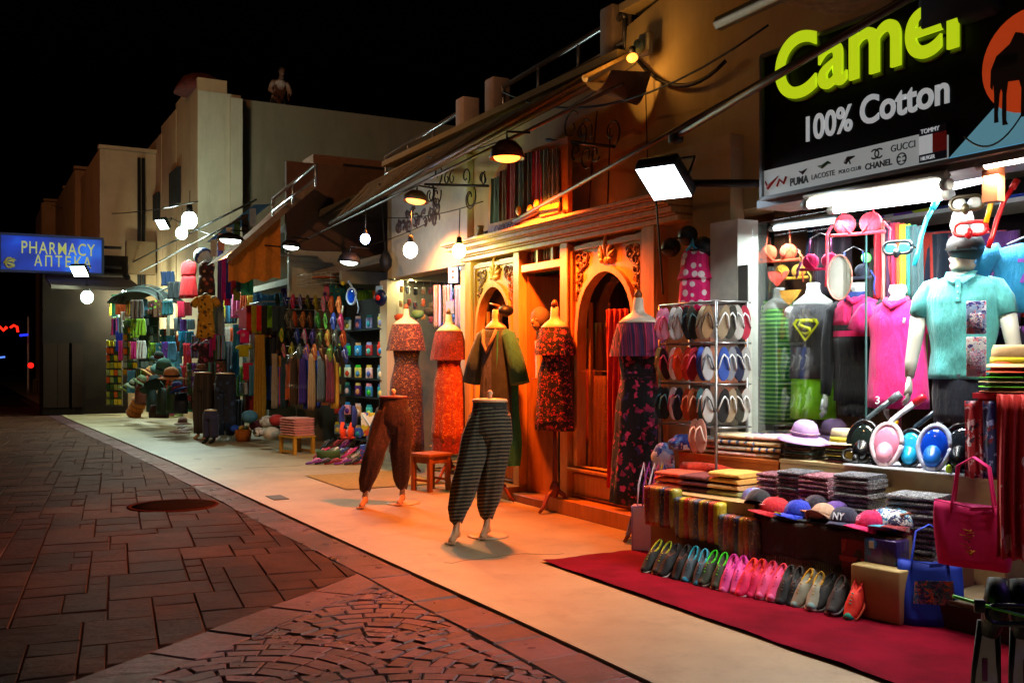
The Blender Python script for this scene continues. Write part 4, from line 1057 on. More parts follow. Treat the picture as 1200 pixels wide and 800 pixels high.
# ---- dress stands (wooden tripod foot, pole, shoulder plate) ----
def tripod(t, z=.55, m=None, r=.20):
    m = m or M_woodr
    put('pole', MB().lathe([(.03, .16), (.022, .3), (.018, z)], n=10), m, t)
    put('turned_knob', MB().lathe([(.02, .14), (.045, .18), (.05, .24), (.025, .30)], n=12), m, t)
    for k in range(3):
        a = 2*pi*k/3+.4; c, s = cos(a), sin(a)
        put('foot', MB().tube([(c*.02, s*.02, .22), (c*.09, s*.09, .17), (c*.15, s*.15, .06), (c*r, s*r, .016)], [.028, .026, .022, .016], 6, .8), m, t)
def bust_cap(t, z, hw=.17, hd=.10, m=None, knob=True, neck=.1):
    m = m or M_cream
    mb = MB().lathe([(hw*.98, 0), (hw, .012), (hw*.72, .05), (hw*.36, .085), (.048, .12), (.042, .12+neck), (.035, .125+neck)], c=(0,0,z), n=24, sy=hd/hw)
    put('shoulders', mb, m, t)
    if knob: put('finial', MB().lathe([(.02,0),(.035,.02),(.03,.045),(.012,.07)], c=(0,0,z+.12+neck), n=12), M_wood, t)

def dress_form(name, loc, rz, top, hem, m, label, hw=.17, hemw=.24, sl=None, belt=None, tier=None, cap=None, foldn=9, amp=.12, foot=True, neck=.08, hips=None):
    t = thing(name, label, 'dress form', loc, rz)
    L_ = top-hem; hips = hips or hw*1.05
    rg = [(hem, hemw, hemw*.62), (hem+L_*.3, (hemw+hips)/2, hips*.68), (hem+L_*.55, hips, hips*.68), (hem+L_*.70, hw*.80, hw*.58), (hem+L_*.86, hw, hw*.66), (top-.03, hw*1.02, hw*.6), (top, hw*.92, hw*.5)]
    put('dress', garment(rg, 36, foldn, amp, seed=hash(name) % 7), m, t)
    if tier:
        put('ruffle', garment([(top-tier[0], hw*1.28, hw*.86), (top-tier[0]*.4, hw*1.16, hw*.74), (top-.005, hw*1.0, hw*.6)], 36, 13, .09, cap=False), tier[1], t)
    if sl:
        for s in (-1, 1): put('sleeve', sleeve(MB(), s, top-.06, hw, sl[0], sl[1], sl[2], sl[3]), m, t)
    if belt: put('belt', garment([(hem+L_*.68, hw*.83, hw*.61), (hem+L_*.72, hw*.83, hw*.61)], 30, cap=False), belt, t)
    bust_cap(t, top-.004, hw*.93, hw*.55, cap or M_cream, True, neck)
    if foot: tripod(t, hem+.25)
    return t

M_floral_red = pattern('floral', ['#1c0c10', '#c8203a', '#e2603a', '#8a1830', '#d84a50'], 30)
M_floral_black = pattern('floral', ['#0c0a12', '#b02050', '#d83a70', '#8a1a44', '#3a2a5a'], 17)
M_floral_or = pattern('floral', ['#a0380e', '#e88a3c', '#b84c18', '#f09848', '#7a2408'], 42)
M_brownpat = pattern('floral', ['#4a1a0c', '#b8602a', '#7a3014', '#c87a38', '#8a4420'], 34, sc=(1, 1, 1.5))
M_garnet = pattern('floral', ['#6a120c', '#b0301a', '#7a1a10', '#c8401c'], 50)
# black flower dress, red flower dress, orange dress, brown patterned dress
def dform(px, X, ptop, phem, **k):
    a = onX(px, ptop, X); z = a.z; zh = onX(px, phem, X).z
    return (a.x, a.y, 0), z, zh
l, zt, zh = dform(748, 4.75, 378, 590)
t = dress_form('dress_form', l, FS+.5, zt, zh, M_floral_black, 'long black flower print dress on a stand left of the slipper rack', .18, .24, belt=pattern('dots', ['#0c0a12','#5a2040'], 30), tier=(.27, pattern('multistripe', ['#14101c', '#8a1c40', '#2a2450', '#c03060', '#100c18'], 50)), cap=mat('#e8dcc0', .4), amp=.07)
l, zt, zh = dform(650, 4.92, 384, 504)
t = dress_form('dress_form', l, FS+.35, zt, zh, M_floral_red, 'short red flower print dress on a stand in the carved doorway', .165, .21, tier=(.26, M_floral_red), amp=.08, hips=.18)
l, zt, zh = dform(526, 5.0, 388, 528)
t = dress_form('dress_form', l, FS+.4, zt, zh+.1, M_floral_or, 'bright orange print dress with dark red top left of the carved front', .19, .23, tier=(.34, M_garnet), belt=M_garnet, amp=.1, cap=mat('#f0d09a', .5), hips=.2)
put('hem_band', garment([(zh-.02, .235, .145), (zh+.16, .236, .147)], 36, 9, .08, cap=False), M_garnet, t)
put('price_card', MB().box((.02, -.0, zt+.28), (.12,.01,.15)), mat('#b8b4d8', .6), t)
l, zt, zh = dform(476, 5.0, 380, 530)
t = dress_form('dress_form', l, FS+.4, zt, zh, M_brownpat, 'long brown and orange tribal print wrap behind the maroon trousers', .22, .27, tier=(.34, M_brownpat), amp=.06, hips=.24)
# green and grey open robe
l, zt, zh = dform(581, 4.75, 384, 545)
t = thing('dress_form', 'grey tunic under an open green robe before the left carved arch', 'dress form', l, FS+.35)
put('tunic', garment([(zh+.35, .2, .13), (zt-.55, .185, .125), (zt-.3, .17, .12), (zt-.04, .17, .10), (zt, .1, .06)], 30, 7, .05), cloth('#2c3a40'), t)
put('front_panel', MB().grid(lambda u, v: ((u-.5)*.13*(1-.3*v), -.132+.02*v*v, zh+.42+(zt-zh-.52)*v), 6, 10), cloth('#505c7c'), t)
put('collar', MB().tube([(-.09,-.09,zt-.02), (-.05,-.135,zt-.16), (0,-.14,zt-.25), (.05,-.135,zt-.16), (.09,-.09,zt-.02)], .018, 6), cloth('#8a7468'), t)
for s in (-1, 1):
    put('robe_panel', MB().grid(lambda u, v: (s*(.10+.13*u+(.03*sin(v*9)*(1-v))), .10-.20*(1-u)**1.5+.02*cos(u*12+v*3)*(1-v), zh+(zt-zh-.03)*v-.08*v*v*u), 10, 12), cloth('#22806c'), t)
    put('sleeve', sleeve(MB(), s, zt-.07, .175, .55, .075, .10, .16), cloth('#1c6a60' if s > 0 else '#34505c'), t)
bust_cap(t, zt-.01, .13, .08, M_cream, False, .07)
put('hat_hook', MB().tube([(.0,0,zt+.16), (.05,0,zt+.22), (-.08,0,zt+.25)], .012, 6), M_wood, t)
put('cap_on_hook', MB().ball((.12, .02, zt+.17), .075, 10, 7, (1,1.2,.8)), mat('#0c1420', .5), t)
tripod(t, zh+.3)
# red gown hanging behind the black dress and orange scarves in the arched window
def drape(name, loc, rz, w_, h_, m, label, cat='scarf', folds=5, amp=.02, th=.012, group=None, taper=1., parent=None, seed=0, tail=0):
    mb = MB(); n = 26
    rows = 10; rs = []
    for j in range(rows+1):
        v = j/rows; z = -h_*v; ww = w_*(taper+(1-taper)*v) if taper <= 1 else w_*(1+(taper-1)*v)
        ring = []
        for k in range(n):
            u = k/(n-1); x = (u-.5)*ww; a = amp*(.4+.9*v)
            ring.append(Vector((x, a*sin(u*folds*2*pi+seed+1.2*sin(v*3+seed))-th/2, z-tail*abs(u-.5)*v)))
        back = [p+Vector((0, th, 0)) for p in reversed(ring)]
        rs.append(ring+back)
    mb.loft(rs, True)
    if parent: return put(name, mb, m, parent, loc, rz)
    return single(name, mb, m, label, cat, loc, rz, group)
a = onX(723, 362, 5.0)
drape('red_gown', a, FS+.4, .22, a.z-zX(723, 572, 5.0), cloth('#d41410'), 'plain bright red gown hanging beside the black flower dress', 'gown', 4, .03)
for px, pt, pb, c_, lb in ((690, 385, 432, '#d88a30', 'narrow amber scarf hanging leftmost inside the right arched window'), (701, 378, 440, '#e0a040', 'longer amber scarf hanging in the middle of the right arched window'), (712, 382, 436, '#c8702a', 'dark amber scarf hanging rightmost inside the right arched window')):
    a = onX(px, pt, 5.35); drape('hanging_scarf', a, FS, .10, a.z-zX(px, pb, 5.35), cloth(c_), lb, 'scarf', 2, .012)
for px, pt, pb, w_, c_, lb in ((690, 432, 520, .22, '#7a1a10', 'dark red shawl hanging low inside the right arched window'), (722, 330, 480, .3, '#3a140e', 'dark brown kaftan hanging at the back of the right arched window'), (735, 400, 540, .3, '#5a4a30', 'olive kaftan hanging low behind the red gown'), (587, 350, 470, .34, '#2a1a10', 'dark kaftan hanging inside the left arched window'), (648, 322, 372, .3, '#b8180e', 'red blouse hanging high inside the open doorway'), (625, 440, 540, .3, '#381410', 'dark gown hanging low inside the open doorway'), (700, 440, 560, .35, '#6a3a18', 'brown striped blanket hanging inside the right arched window')):
    a = onX(px, pt, 5.75); drape('hanging_garment', a, FS, w_, a.z-zX(px, pb, 5.75), cloth(c_), lb, 'garment', 4, .03)
# shelf with folded clothes above the doorway, and a display head with hat
for k, (py, c_) in enumerate(((326, '#3a4456'), (336, '#4a5060'), (347, '#20262e'))):
    a = onX(641, py, 5.9); single('folded_cloth', MB().rbox((0,0,0), (.3,.8,.055), .02), cloth(c_), ['grey blue cloth folded on the top shelf inside the doorway', 'pale grey cloth folded on the middle shelf inside the doorway', 'black cloth folded on the lowest shelf inside the doorway'][k], 'folded cloth', a)
a = onX(632, 385, 5.15); t = thing('mannequin_bust', 'pale display head with long brown hair in the carved doorway', 'display head', a, FS+.3)
def head_mb(mb, c, s=1.0):
    c = Vector(c)
    mb.ball(c, .095*s, 16, 12, (.82, 1.0, 1.22)); mb.tube([c+Vector((0,.02*s,-.07*s)), c+Vector((0,.03*s,-.18*s))], [.05*s, .055*s], 10)
    mb.tube([c+Vector((0,-.092*s,.02*s)), c+Vector((0,-.112*s,-.02*s)), c+Vector((0,-.095*s,-.03*s))], [.008*s, .014*s, .01*s], 6)
    for q in (-1, 1):
        mb.ball(c+Vector((q*.033*s,-.082*s,.012*s)), .013*s, 6, 4); mb.ball(c+Vector((q*.08*s,.005*s,-.005*s)), .02*s, 6, 4, (.4,1,1.3))
    mb.tube([c+Vector((-.022*s,-.089*s,-.05*s)), c+Vector((0,-.097*s,-.052*s)), c+Vector((.022*s,-.089*s,-.05*s))], .006*s, 5)
    return mb
put('head', head_mb(MB(), (0,0,.08)), M_skin, t)
hb = MB(); hb.ball((0,.015,.10), .11, 14, 10, (.9,1,1.15)); hb.tube([(0,.07,.12), (0,.10,-.05), (0,.09,-.22), (.0,.08,-.34)], [.08,.1,.085,.04], 10, .6)
put('hair', hb, mat('#6a5840', .7, bump=.6, bscale=90), t)
put('neck_stand', MB().lathe([(.05,-.12),(.04,-.5),(.10,-.52)], n=12), M_wood, t)

# ---- trouser mannequins: waist plate, legs, bare feet on a base ----
def trouser_form(loc, rz, zw, m, label, stance, band=None, spread=.10, extra=None, baggy=1.0, plate=None):
    t = thing('trouser_mannequin', label, 'mannequin', loc, rz)
    legs = []
    for s, (fx_, fy_) in zip((-1, 1), stance):
        hipx = s*.062
        pts = [Vector((hipx, 0, zw-.10)), Vector((hipx*1.1+fx_*.15, fy_*.15, zw-.28)), Vector((fx_*.5+hipx*.6, fy_*.55-.03, .52)), Vector((fx_*.85+hipx*.2, fy_*.85-.0, .28)), Vector((fx_, fy_, .16))]
        rs = [.098, .108*baggy, .098*baggy, .078*baggy, .046]
        N_ = 5; ring = []
        # interpolated folded leg
        P_ = []; Rr = []
        for i in range(len(pts)-1):
            for k in range(3): P_.append(pts[i].lerp(pts[i+1], k/3)); Rr.append(rs[i]+(rs[i+1]-rs[i])*k/3)
        P_.append(pts[-1]); Rr.append(rs[-1]); rings = []
        for i, (p, r) in enumerate(zip(P_, Rr)):
            rings.append([p+Vector((cos(a)*r*(1+.13*cos(6*a+i*.35)), sin(a)*r*.95*(1+.13*sin(7*a+i*.2)), .016*sin(3*a+i*1.3))) for a in [2*pi*k/24 for k in range(24)]])
        put('trouser_leg', MB().loft(rings, True), m, t)
        f = Vector((fx_, fy_, 0)); fm = MB()
        fm.tube([f+Vector((0,.01,.22)), f+Vector((0,.015,.13)), f+Vector((0,.0,.085)), f+Vector((0,-.05,.055)), f+Vector((0,-.11,.03)), f+Vector((0,-.155,.018))], [.04,.032,.037,.036,.036,.022], 10, .8)
        fm.ball(f+Vector((0,.03,.06)), .03, 8, 6, (1,1.1,1.1))
        for q in range(5): fm.ball(f+Vector((-.03+.015*q, -.168+.004*abs(q-1), .016)), .0125-.001*q*.6, 6, 4, (1,1.5,.9))
        put('foot', fm, M_skin, t)
    put('seat', garment([(zw-.36, .11, .085), (zw-.26, .160*baggy, .125), (zw-.12, .155, .12), (zw-.02, .142, .102)], 28, 8, .06), m, t)
    put('waistband', garment([(zw-.09, .149, .110), (zw-.0, .143, .103)], 28, cap=True), band or m, t)
    put('waist_plate', MB().lathe([(.148, -.005), (.148, .008), (.135, .02), (.02, .028)], c=(0,0,zw), n=26, sy=.72), plate or M_cream, t)
    put('finial', MB().lathe([(.018,.02),(.02,.05),(.028,.07),(.01,.09)], c=(0,0,zw), n=10), M_cream, t)
    fx_, fy_ = stance[1]
    put('base', MB().lathe([(.17,0),(.17,.006),(.15,.012)], c=(fx_, fy_+.05, .002), n=26), mat('#b89a70', .4), t)
    return t
f1 = gnd(437, 594); w1 = onX(461, 466, 3.75)
trouser_form((w1.x, w1.y, 0), -.62, w1.z, pattern('floral', ['#26100a', '#4a2016', '#1c0a08', '#583020'], 50), 'maroon harem trousers on bare mannequin legs standing apart', [(-.25, -.16), (.07, .08)], None, baggy=1.08, plate=mat('#5a1c14', .6))
m_str = pattern('stripesz', ['#12120e', '#6e6a48', '#1c1c16', '#8a855e', '#2a2818', '#14140f'], 5.5, rot=(.12, .1, 0))
w2 = onX(574, 470, 3.72)
trouser_form((w2.x, w2.y, 0), -.75, w2.z, m_str, 'black and olive striped harem trousers with one mannequin leg stepping forward', [(-.23, -.18), (-.05, .08)], cloth('#26281c'), baggy=1.12)

# small wooden stool and another tripod base
def stool(loc, rz, w_, h_, m, label, rung=True):
    t = thing('stool', label, 'stool', loc, rz)
    put('seat', MB().rbox((0,0,h_-.02), (w_,w_,.04), .01), m, t)
    for a in (-1, 1):
        put('apron', MB().box((a*(w_/2-.035), 0, h_-.075), (.02, w_-.09, .07)), m, t)
        put('apron', MB().box((0, a*(w_/2-.035), h_-.075), (w_-.09, .02, .07)), m, t)
        for b_ in (-1, 1): put('leg', MB().box((a*(w_/2-.035), b_*(w_/2-.035), h_/2-.02), (.045,.045,h_-.04)), m, t)
        if rung: put('rung', MB().box((a*(w_/2-.035), 0, .12), (.02, w_-.1, .025)), m, t)
    return t
g_ = gnd(505, 574); stool(g_, .3, .34, .42, M_wood, 'small wooden stool beside the maroon trousers')
g_ = gnd(45, 459); stool(g_, .2, .4, .62, wood('#5a4a20', '#8a7434'), 'little yellowish wooden stool alone in the dark by the far shops')
# ================= CLOTHING SHOP: window mannequins =================
def window_form(px, X, pneck, phem, label, fn, rz=FS+.35):
    a = onX(px, pneck, X); b_ = onX(px, phem, X)
    t = thing('window_mannequin', label, 'mannequin', (a.x, a.y, b_.z), rz); fn(t, a.z-b_.z); return t
def neck(t, z, hw=.15, hd=.09, m=None, scoop=True, up=.13):
    m = m or M_pale
    put('neck', MB().lathe([(hw, -.06), (hw*.96, 0), (hw*.62, .035), (.06, .06), (.05, .1), (.052, up), (.04, up+.008)], c=(0,0,z), n=22, sy=hd/hw), m, t)
def stand(t, h):
    put('display_rod', MB().tube([(0,.03,.02), (0,.03,-h)], .015, 8), M_wire, t)
    put('display_base', MB().lathe([(.13,-h),(.13,-h+.012),(.02,-h+.02)], n=18), M_wire, t)
def f_green(t, h):
    m = pattern('stripesz', ['#0e5a20', '#2fae3a', '#0c4a1c', '#8ad060'], 9.5, .8)
    put('dress', garment([(0, .165, .11), (h*.35, .16, .115), (h*.6, .135, .10), (h*.82, .165, .115), (h*.9, .15, .10), (h*.93, .12, .09)], 30, 6, .03, cap=True), m, t)
    for s in (-1, 1): put('strap', MB().tube([(s*.12,-.06,h*.9), (s*.11,-.03,h*.99), (s*.10,.04,h*.99), (s*.11,.07,h*.9)], .02, 6, .5), m, t)
    neck(t, h*.96, .155, .09); stand(t, .97)
window_form(914, 5.5, 352, 497, 'green striped tank dress on the leftmost mannequin of the shop window', f_green)
def f_tank(t, h):
    m = cloth('#47484a')
    zs = h*.36
    put('shorts', garment([(0, .17, .12), (zs*.9, .165, .115), (zs, .16, .11)], 28, 6, .05), cloth('#8ae008'), t)
    put('tank_top', garment([(zs-.02, .175, .12), (h*.55, .17, .115), (h*.8, .19, .125), (h*.93, .17, .10), (h*.97, .13, .08)], 30, 5, .02), m, t)
    # shield emblem: outline shield with an S shaped mark
    e = [(-.10,.0), (-.075,.035), (.075,.035), (.10,.0), (0,-.13)]
    ei = [(x*.82, (y+.03)*.82-.03+.0) for x, y in e]
    Mf = face_viewer((0, -.126, h*.80)) @ Matrix.Rotation(R(-4), 4, 'X')
    for nm, me in (('emblem', poly_mesh([e, ei], .008)),):
        me.transform(Mf); put(nm, me, emis('#d8e010', .05), t)  # outline has a faint glow put into its colour
    s_ = MB().tube([(.055,.012,0), (.03,.022,0), (-.035,.018,0), (-.05,-.005,0), (-.02,-.024,0), (.03,-.038,0), (.035,-.06,0), (.0,-.075,0), (-.03,-.062,0)], [.006,.013,.014,.014,.013,.013,.012,.009,.004], 6)
    put('emblem_mark', s_.xf(Mf), mat('#d8e010', .6), t)
    neck(t, h*.99, .15, .09); 
    for s in (-1, 1): put('shoulder', MB().ball((s*.175,0,h*.9), .05, 10, 7), M_pale, t)
    stand(t, .95)
window_form(953, 5.44, 352, 490, 'charcoal tank top with a yellow shield emblem over neon green shorts', f_tank)
def f_pinkpolo(t, h):
    mb = cloth('#0c0c10'); mp = cloth('#f01c6c')
    put('trousers', garment([(-.10, .16, .11), (h*.1, .165, .11)], 24), mb, t)
    put('lower_shirt', garment([(0, .20, .125), (h*.35, .19, .12), (h*.62, .205, .13)], 30, 6, .03), mb, t)
    put('stripe', garment([(h*.615, .207, .132), (h*.67, .209, .133)], 30, cap=False), mp, t)
    put('stripe', garment([(h*.672, .211, .134), (h*.725, .213, .135)], 30, cap=False), mb, t)
    put('yoke', garment([(h*.725, .213, .135), (h*.88, .205, .12), (h*.96, .15, .09), (h*.99, .08, .07)], 30), mp, t)
    put('collar', MB().tube([(-.07,-.03,h*1.0), (-.05,-.09,h*.97), (0,-.115,h*.93), (.05,-.09,h*.97), (.07,-.03,h*1.0)], .018, 6), mp, t)
    put('zip', MB().tube([(0,-.115,h*.93), (0,-.14,h*.76)], .004, 5), mb, t)
    for s in (-1, 1):
        put('long_sleeve', MB().tube([(s*.15,0,h*.90), (s*.21,0,h*.84), (s*.25,-.01,h*.55), (s*.25,-.03,h*.2), (s*.25,-.06,h*.06)], [.06,.07,.058,.05,.04], 12), mb, t)
        put('hand', hand_mb(MB(), (s*.25,-.065,h*.06), Vector((0,-.1,-1)), s, 1.1), M_pale, t)
    neck(t, h*.99, .07, .06, up=.06); stand(t, .95)
window_form(1006, 5.4, 347, 470, 'black long sleeved shirt with a hot pink yoke on a mannequin in the window', f_pinkpolo).scale = (.86, .86, 1)
def f_magenta(t, h):
    m = cloth('#d0086c')
    put('polo_dress', garment([(0, .20, .125), (h*.3, .19, .12), (h*.6, .175, .11), (h*.82, .195, .12), (h*.95, .15, .09), (h*1.0, .08, .06)], 30, 6, .03), m, t)
    put('collar', MB().tube([(-.07,-.02,h*1.01), (-.05,-.08,h*.98), (0,-.11,h*.93), (.05,-.08,h*.98), (.07,-.02,h*1.01)], .02, 6), m, t)
    for s in (-1, 1): put('sleeve', sleeve(MB(), s, h*.92, .2, .16, .07, .075, .06), m, t)
    put('number_mark', placed(text_mesh('3', .07, .006), face_viewer((-.1, -.128, .03))), M_wht, t)
    put('chest_mark', MB().tube([(.08,-.118,h*.78), (.085,-.118,h*.83)], .008, 5), M_wht, t)
    neck(t, h*1.0, .07, .06, up=.06); stand(t, 1.0)
window_form(1052, 5.32, 352, 478, 'magenta polo shirt on a mannequin half hidden by the light blue polo', f_magenta)
def f_blue(t, h):
    m = cloth('#58c0cc'); mj = cloth('#16263e')
    zs = .06
    put('jeans', garment([(-.22, .19, .13), (-.05, .2, .135), (zs, .19, .13)], 28, 7, .03), mj, t)
    put('polo_shirt', garment([(zs-.03, .215, .14), (h*.3, .205, .135), (h*.55, .225, .145), (h*.78, .255, .15), (h*.90, .235, .125), (h*.97, .15, .095), (h*1.0, .08, .075)], 40, 6, .03, wrinkle=.009, sub=5), m, t)
    for s in (-1, 1):
        put('collar', MB().add([(0,-.135,h*.955), (s*.03,-.155,h*.915), (s*.095,-.125,h*.965), (s*.10,-.02,h*1.03), (s*.055,-.06,h*1.03), (0,-.13,h*.962)], [(0,1,2,5), (5,2,3,4)]), m, t)
        put('sleeve', MB().tube([(s*.15,0,h*.91), (s*.215,0,h*.875), (s*.265,-.01,h*.76), (s*.285,-.015,h*.63)], [.05,.062,.066,.064], 14), m, t)
    put('placket', MB().box((0,-.148,h*.84), (.035,.008,.12), rx=-.12), m, t)
    for k in range(3): put('button', MB().ball((0,-.157-.0*k,h*.885-.035*k), .005, 6, 4), M_wht, t)
    # the visible pale arm and hand on the left, the other arm on the right
    put('arm', MB().tube([(-.28,-.01,h*.66), (-.305,-.02,h*.42), (-.325,-.05,h*.2), (-.33,-.08,h*.06)], [.058,.05,.043,.03], 14), M_pale, t)
    put('hand', hand_mb(MB(), (-.33,-.085,h*.06), Vector((.0,-.2,-1)), -1, 1.15), M_pale, t)
    put('arm', MB().tube([(.28,-.01,h*.66), (.31,-.01,h*.42), (.34,-.03,h*.24), (.33,-.07,h*.12)], [.058,.05,.043,.03], 14), M_pale, t)
    put('hand', hand_mb(MB(), (.33,-.075,h*.11), Vector((.0,-.2,-1)), 1, 1.1), M_pale, t)
    neck(t, h*.99, .07, .065, up=.09)
    put('neck_wrap', MB().lathe([(.068,.03),(.085,.06),(.07,.075),(.09,.10),(.072,.115),(.09,.14),(.07,.155),(.085,.185),(.06,.2)], c=(0,0,h*.99), n=20), mat('#c8c4b2', .8), t)
    put('head', head_mb(MB(), (0,0,h*.99+.30), .95), M_pale, t)
window_form(1128, 5.05, 322, 450, 'light blue polo shirt on the large mannequin with bare pale arms in the window', f_blue, FS+.45).scale = (.84, .84, 1)
# cap and goggles on that head
a = onX(1118, 292, 4.98)
def goggles(mb, c, w_=.16, h_=.08, M=None):
    c = Vector(c); M = M or Matrix.Identity(4)
    pts = [c+M @ Vector((w_/2*cos(t_)*(1), 0, h_/2*sin(t_)*(1+.25*cos(2*t_)))) for t_ in [2*pi*i/24 for i in range(25)]]
    return mb.tube(pts, .011, 6)
def mask_snorkel(loc, rz, frame, lens, snork, tip, label, rx=0):
    t = thing('diving_mask', label, 'diving mask', loc, rz); t.rotation_euler = (rx, 0, rz)
    mf = mat(frame, .3, spec=.6)
    put('mask_frame', goggles(MB(), (0,0,0), .17, .10), mf, t)
    for s in (-1, 1): put('lens', MB().ball((s*.04,0,0), .036, 10, 6, (1,.12,.95)), mat(lens, .08, spec=.8), t)
    put('nose_piece', MB().ball((0,-.025,-.035), .025, 8, 6, (.9,1,1.3)), mf, t)
    put('strap', MB().tube([(-.08,0,0), (-.09,.09,.0), (0,.14,.01), (.09,.09,0), (.08,0,0)], .012, 6, .4), mf, t)
    put('snorkel', MB().tube([(.10,-.01,-.12), (.115,0,-.05), (.13,.02,.05), (.16,.03,.16), (.2,.03,.23)], .014, 8), mat(snork, .3), t)
    put('snorkel_tip', MB().tube([(.195,.03,.22), (.22,.03,.27)], .019, 8), mat(tip, .35), t)
    return t
hx = onX(1118, 292, 4.95)
t = thing('baseball_cap', 'black cap pulled over the wrapped head of the big window mannequin', 'cap', (hx.x+.1, hx.y, hx.z+.02), FS+.4)
put('crown', MB().ball((0,0,0), .105, 14, 9, (1,1.1,.85)), mat('#0e0e12', .6), t); put('brim', MB().plate([(-.08,-.05), (.08,-.05), (.07,-.16), (0,-.19), (-.07,-.16)], .012, Matrix.Translation((0,0,-.03))), mat('#0e0e12', .6), t)
mask_snorkel(onX(1137, 268, 4.85), FS+.4, '#c01822', '#c8d4dc', '#b01018', '#d02020', 'red framed diving mask hung over the black cap', -.2)
mask_snorkel(onX(1133, 238, 4.85), FS+.4, '#3a3420', '#c8d4dc', '#e8b010', '#f0b818', 'dark framed diving mask with a yellow snorkel hung highest')
mask_snorkel(onX(1052, 290, 5.0), FS+.4, '#101418', '#30c0d8', '#20a0b8', '#30c8d8', 'black diving mask with turquoise parts hung beside the scarves')

# pictured tag card hanging on the polo: two stacked packets
for k, (pt, pb, c_, lb) in enumerate(((352, 392, '#8aa8d8', 'blue hanging packet on the light blue polo, upper of two'), (394, 442, '#d8dce4', 'white hanging packet on the light blue polo, lower of two'))):
    a = onX(1144, pt, 4.72); z1 = zX(1144, pb, 4.72)
    t = thing('hanging_packet', lb, 'packet', a, FS+.4)
    put('packet_card', MB().rbox((0,0,(z1-a.z)/2), (.10,.012,a.z-z1-.006), .006), pattern('patch', [c_, c_, '#c8d0e8', '#3a3a8a', '#d88aa0'] , 26, .3, seed=k+1), t)
    put('packet_window', MB().rbox((.0,-.009,(z1-a.z)*.6), (.06,.006,(a.z-z1)*.45), .004), pattern('patch', ['#e8f0f8', '#9ab0e0', '#503a80', '#e8a0b0'], 50, .2, seed=k+4), t)

# ---- hanging bikinis ----
def bikini(px, py, X, cup, strap, label, big=1.0, ties=.35, rz=FS+.4, bottom=None):
    a = onX(px, py, X); t = thing('bikini', label, 'bikini', a, rz)
    mc = cloth(cup); ms = cloth(strap)
    for s in (-1, 1):
        put('cup', MB().ball((s*.066*big,0,0), .058*big, 12, 8, (1,.38,.92)).tube([(s*.03*big,-.01,-.05*big), (s*.085*big,-.012,.02*big), (s*.08*big,0,.06*big)], [.02*big,.018*big,.004], 6, .4), mc, t)
        put('shoulder_strap', MB().tube([(s*.08*big,0,.05*big), (s*.07*big,.01,.15*big)], .006, 4), ms, t)
        put('side_strap', MB().tube([(s*.13*big,0,-.0), (s*.16*big,.01,-.05), (s*.155*big,.0,-.05-ties*.5), (s*.165*big,0,-.05-ties)], [.012,.018,.014,.012], 5, .4), ms, t)
    put('band', MB().tube([(-.14*big,0,-.05*big), (0,-.02,-.055*big), (.14*big,0,-.05*big)], .012, 6), mc, t)
    put('hanger', MB().tube([(-.08*big,.01,.15*big), (0,.01,.19*big), (.08*big,.01,.15*big)], .004, 4), M_wire, t)
    if bottom: put('bottom', MB().add([(-.09,0,-.14), (.09,0,-.14), (.06,-.02,-.2), (.0,-.02,-.26), (-.06,-.02,-.2)], [(0,1,2,3,4)]), cloth(bottom), t)
bikini(1005, 262, 4.95, '#e8102c', '#e01430', 'large red bikini top with long straps under the fluorescent tube', 1.25, .34)
bikini(961, 306, 5.25, '#f01060', '#7a1a60', 'hot pink bikini top hanging behind the charcoal tank top', 1.05, .06)
bikini(912, 296, 5.4, '#e0481c', '#e05a30', 'orange bikini top hanging above the green striped dress', 1.2, .18, bottom='#c83018')
bikini(893, 300, 5.5, '#e8502c', '#f07860', 'coral bikini top with long pale ties at the left end of the window', .9, .5)
bikini(926, 318, 5.45, '#b8860c', '#8a7a10', 'mustard yellow bikini top below the orange one', 1.0, .1, bottom='#b07a10')
bikini(1000, 318, 5.35, '#20283c', '#2040a0', 'navy bikini hanging below the large red one', .9, .12, bottom='#1a3a80')
for k, (px, pt, pb, c_, w_, lb) in enumerate(((880, 290, 345, '#4050a0', .12, 'small blue printed cloth at the far left of the window'), (888, 300, 440, '#3a5068', .16, 'long grey blue scarf hanging left of the green striped dress'), (897, 262, 300, '#3a5a60', .4, 'crumpled teal garment hung high at the left of the window'), (940, 265, 330, '#3a1018', .3, 'dark maroon top hanging behind the orange bikini'), (945, 258, 300, '#1c3050', .3, 'dark blue top hanging above the pink bikini'), (975, 262, 345, '#2a1e2a', .3, 'dark plum top hanging behind the oval mirror'))):
    a = onX(px, pt, 5.75); drape('hanging_garment', a, FS+.3, w_, a.z-zX(px, pb, 5.75), cloth(c_), lb, 'garment', 3, .03)
# bright scarves hanging in a row
for k, (px, c_, w_) in enumerate(((1031, '#c01028', .09), (1038, '#f08c80', .07), (1043, '#381038', .07), (1049, '#c01848', .07), (1055, '#f04810', .07), (1061, '#c8f010', .08), (1068, '#106a60', .08), (1074, '#204040', .09))):
    a = onX(px, 258+k, 5.45)
    drape('hanging_scarf', a, FS+.3, w_*1.0, a.z-zX(px, 350+3*(k % 3), 5.45), cloth(c_), ['crimson', 'salmon', 'dark purple', 'cherry red', 'bright orange', 'neon yellow green', 'teal', 'dark green'][k]+' scarf in the row of scarves behind the mannequins', 'scarf', 2, .012, taper=.9, group='scarves in the window row')
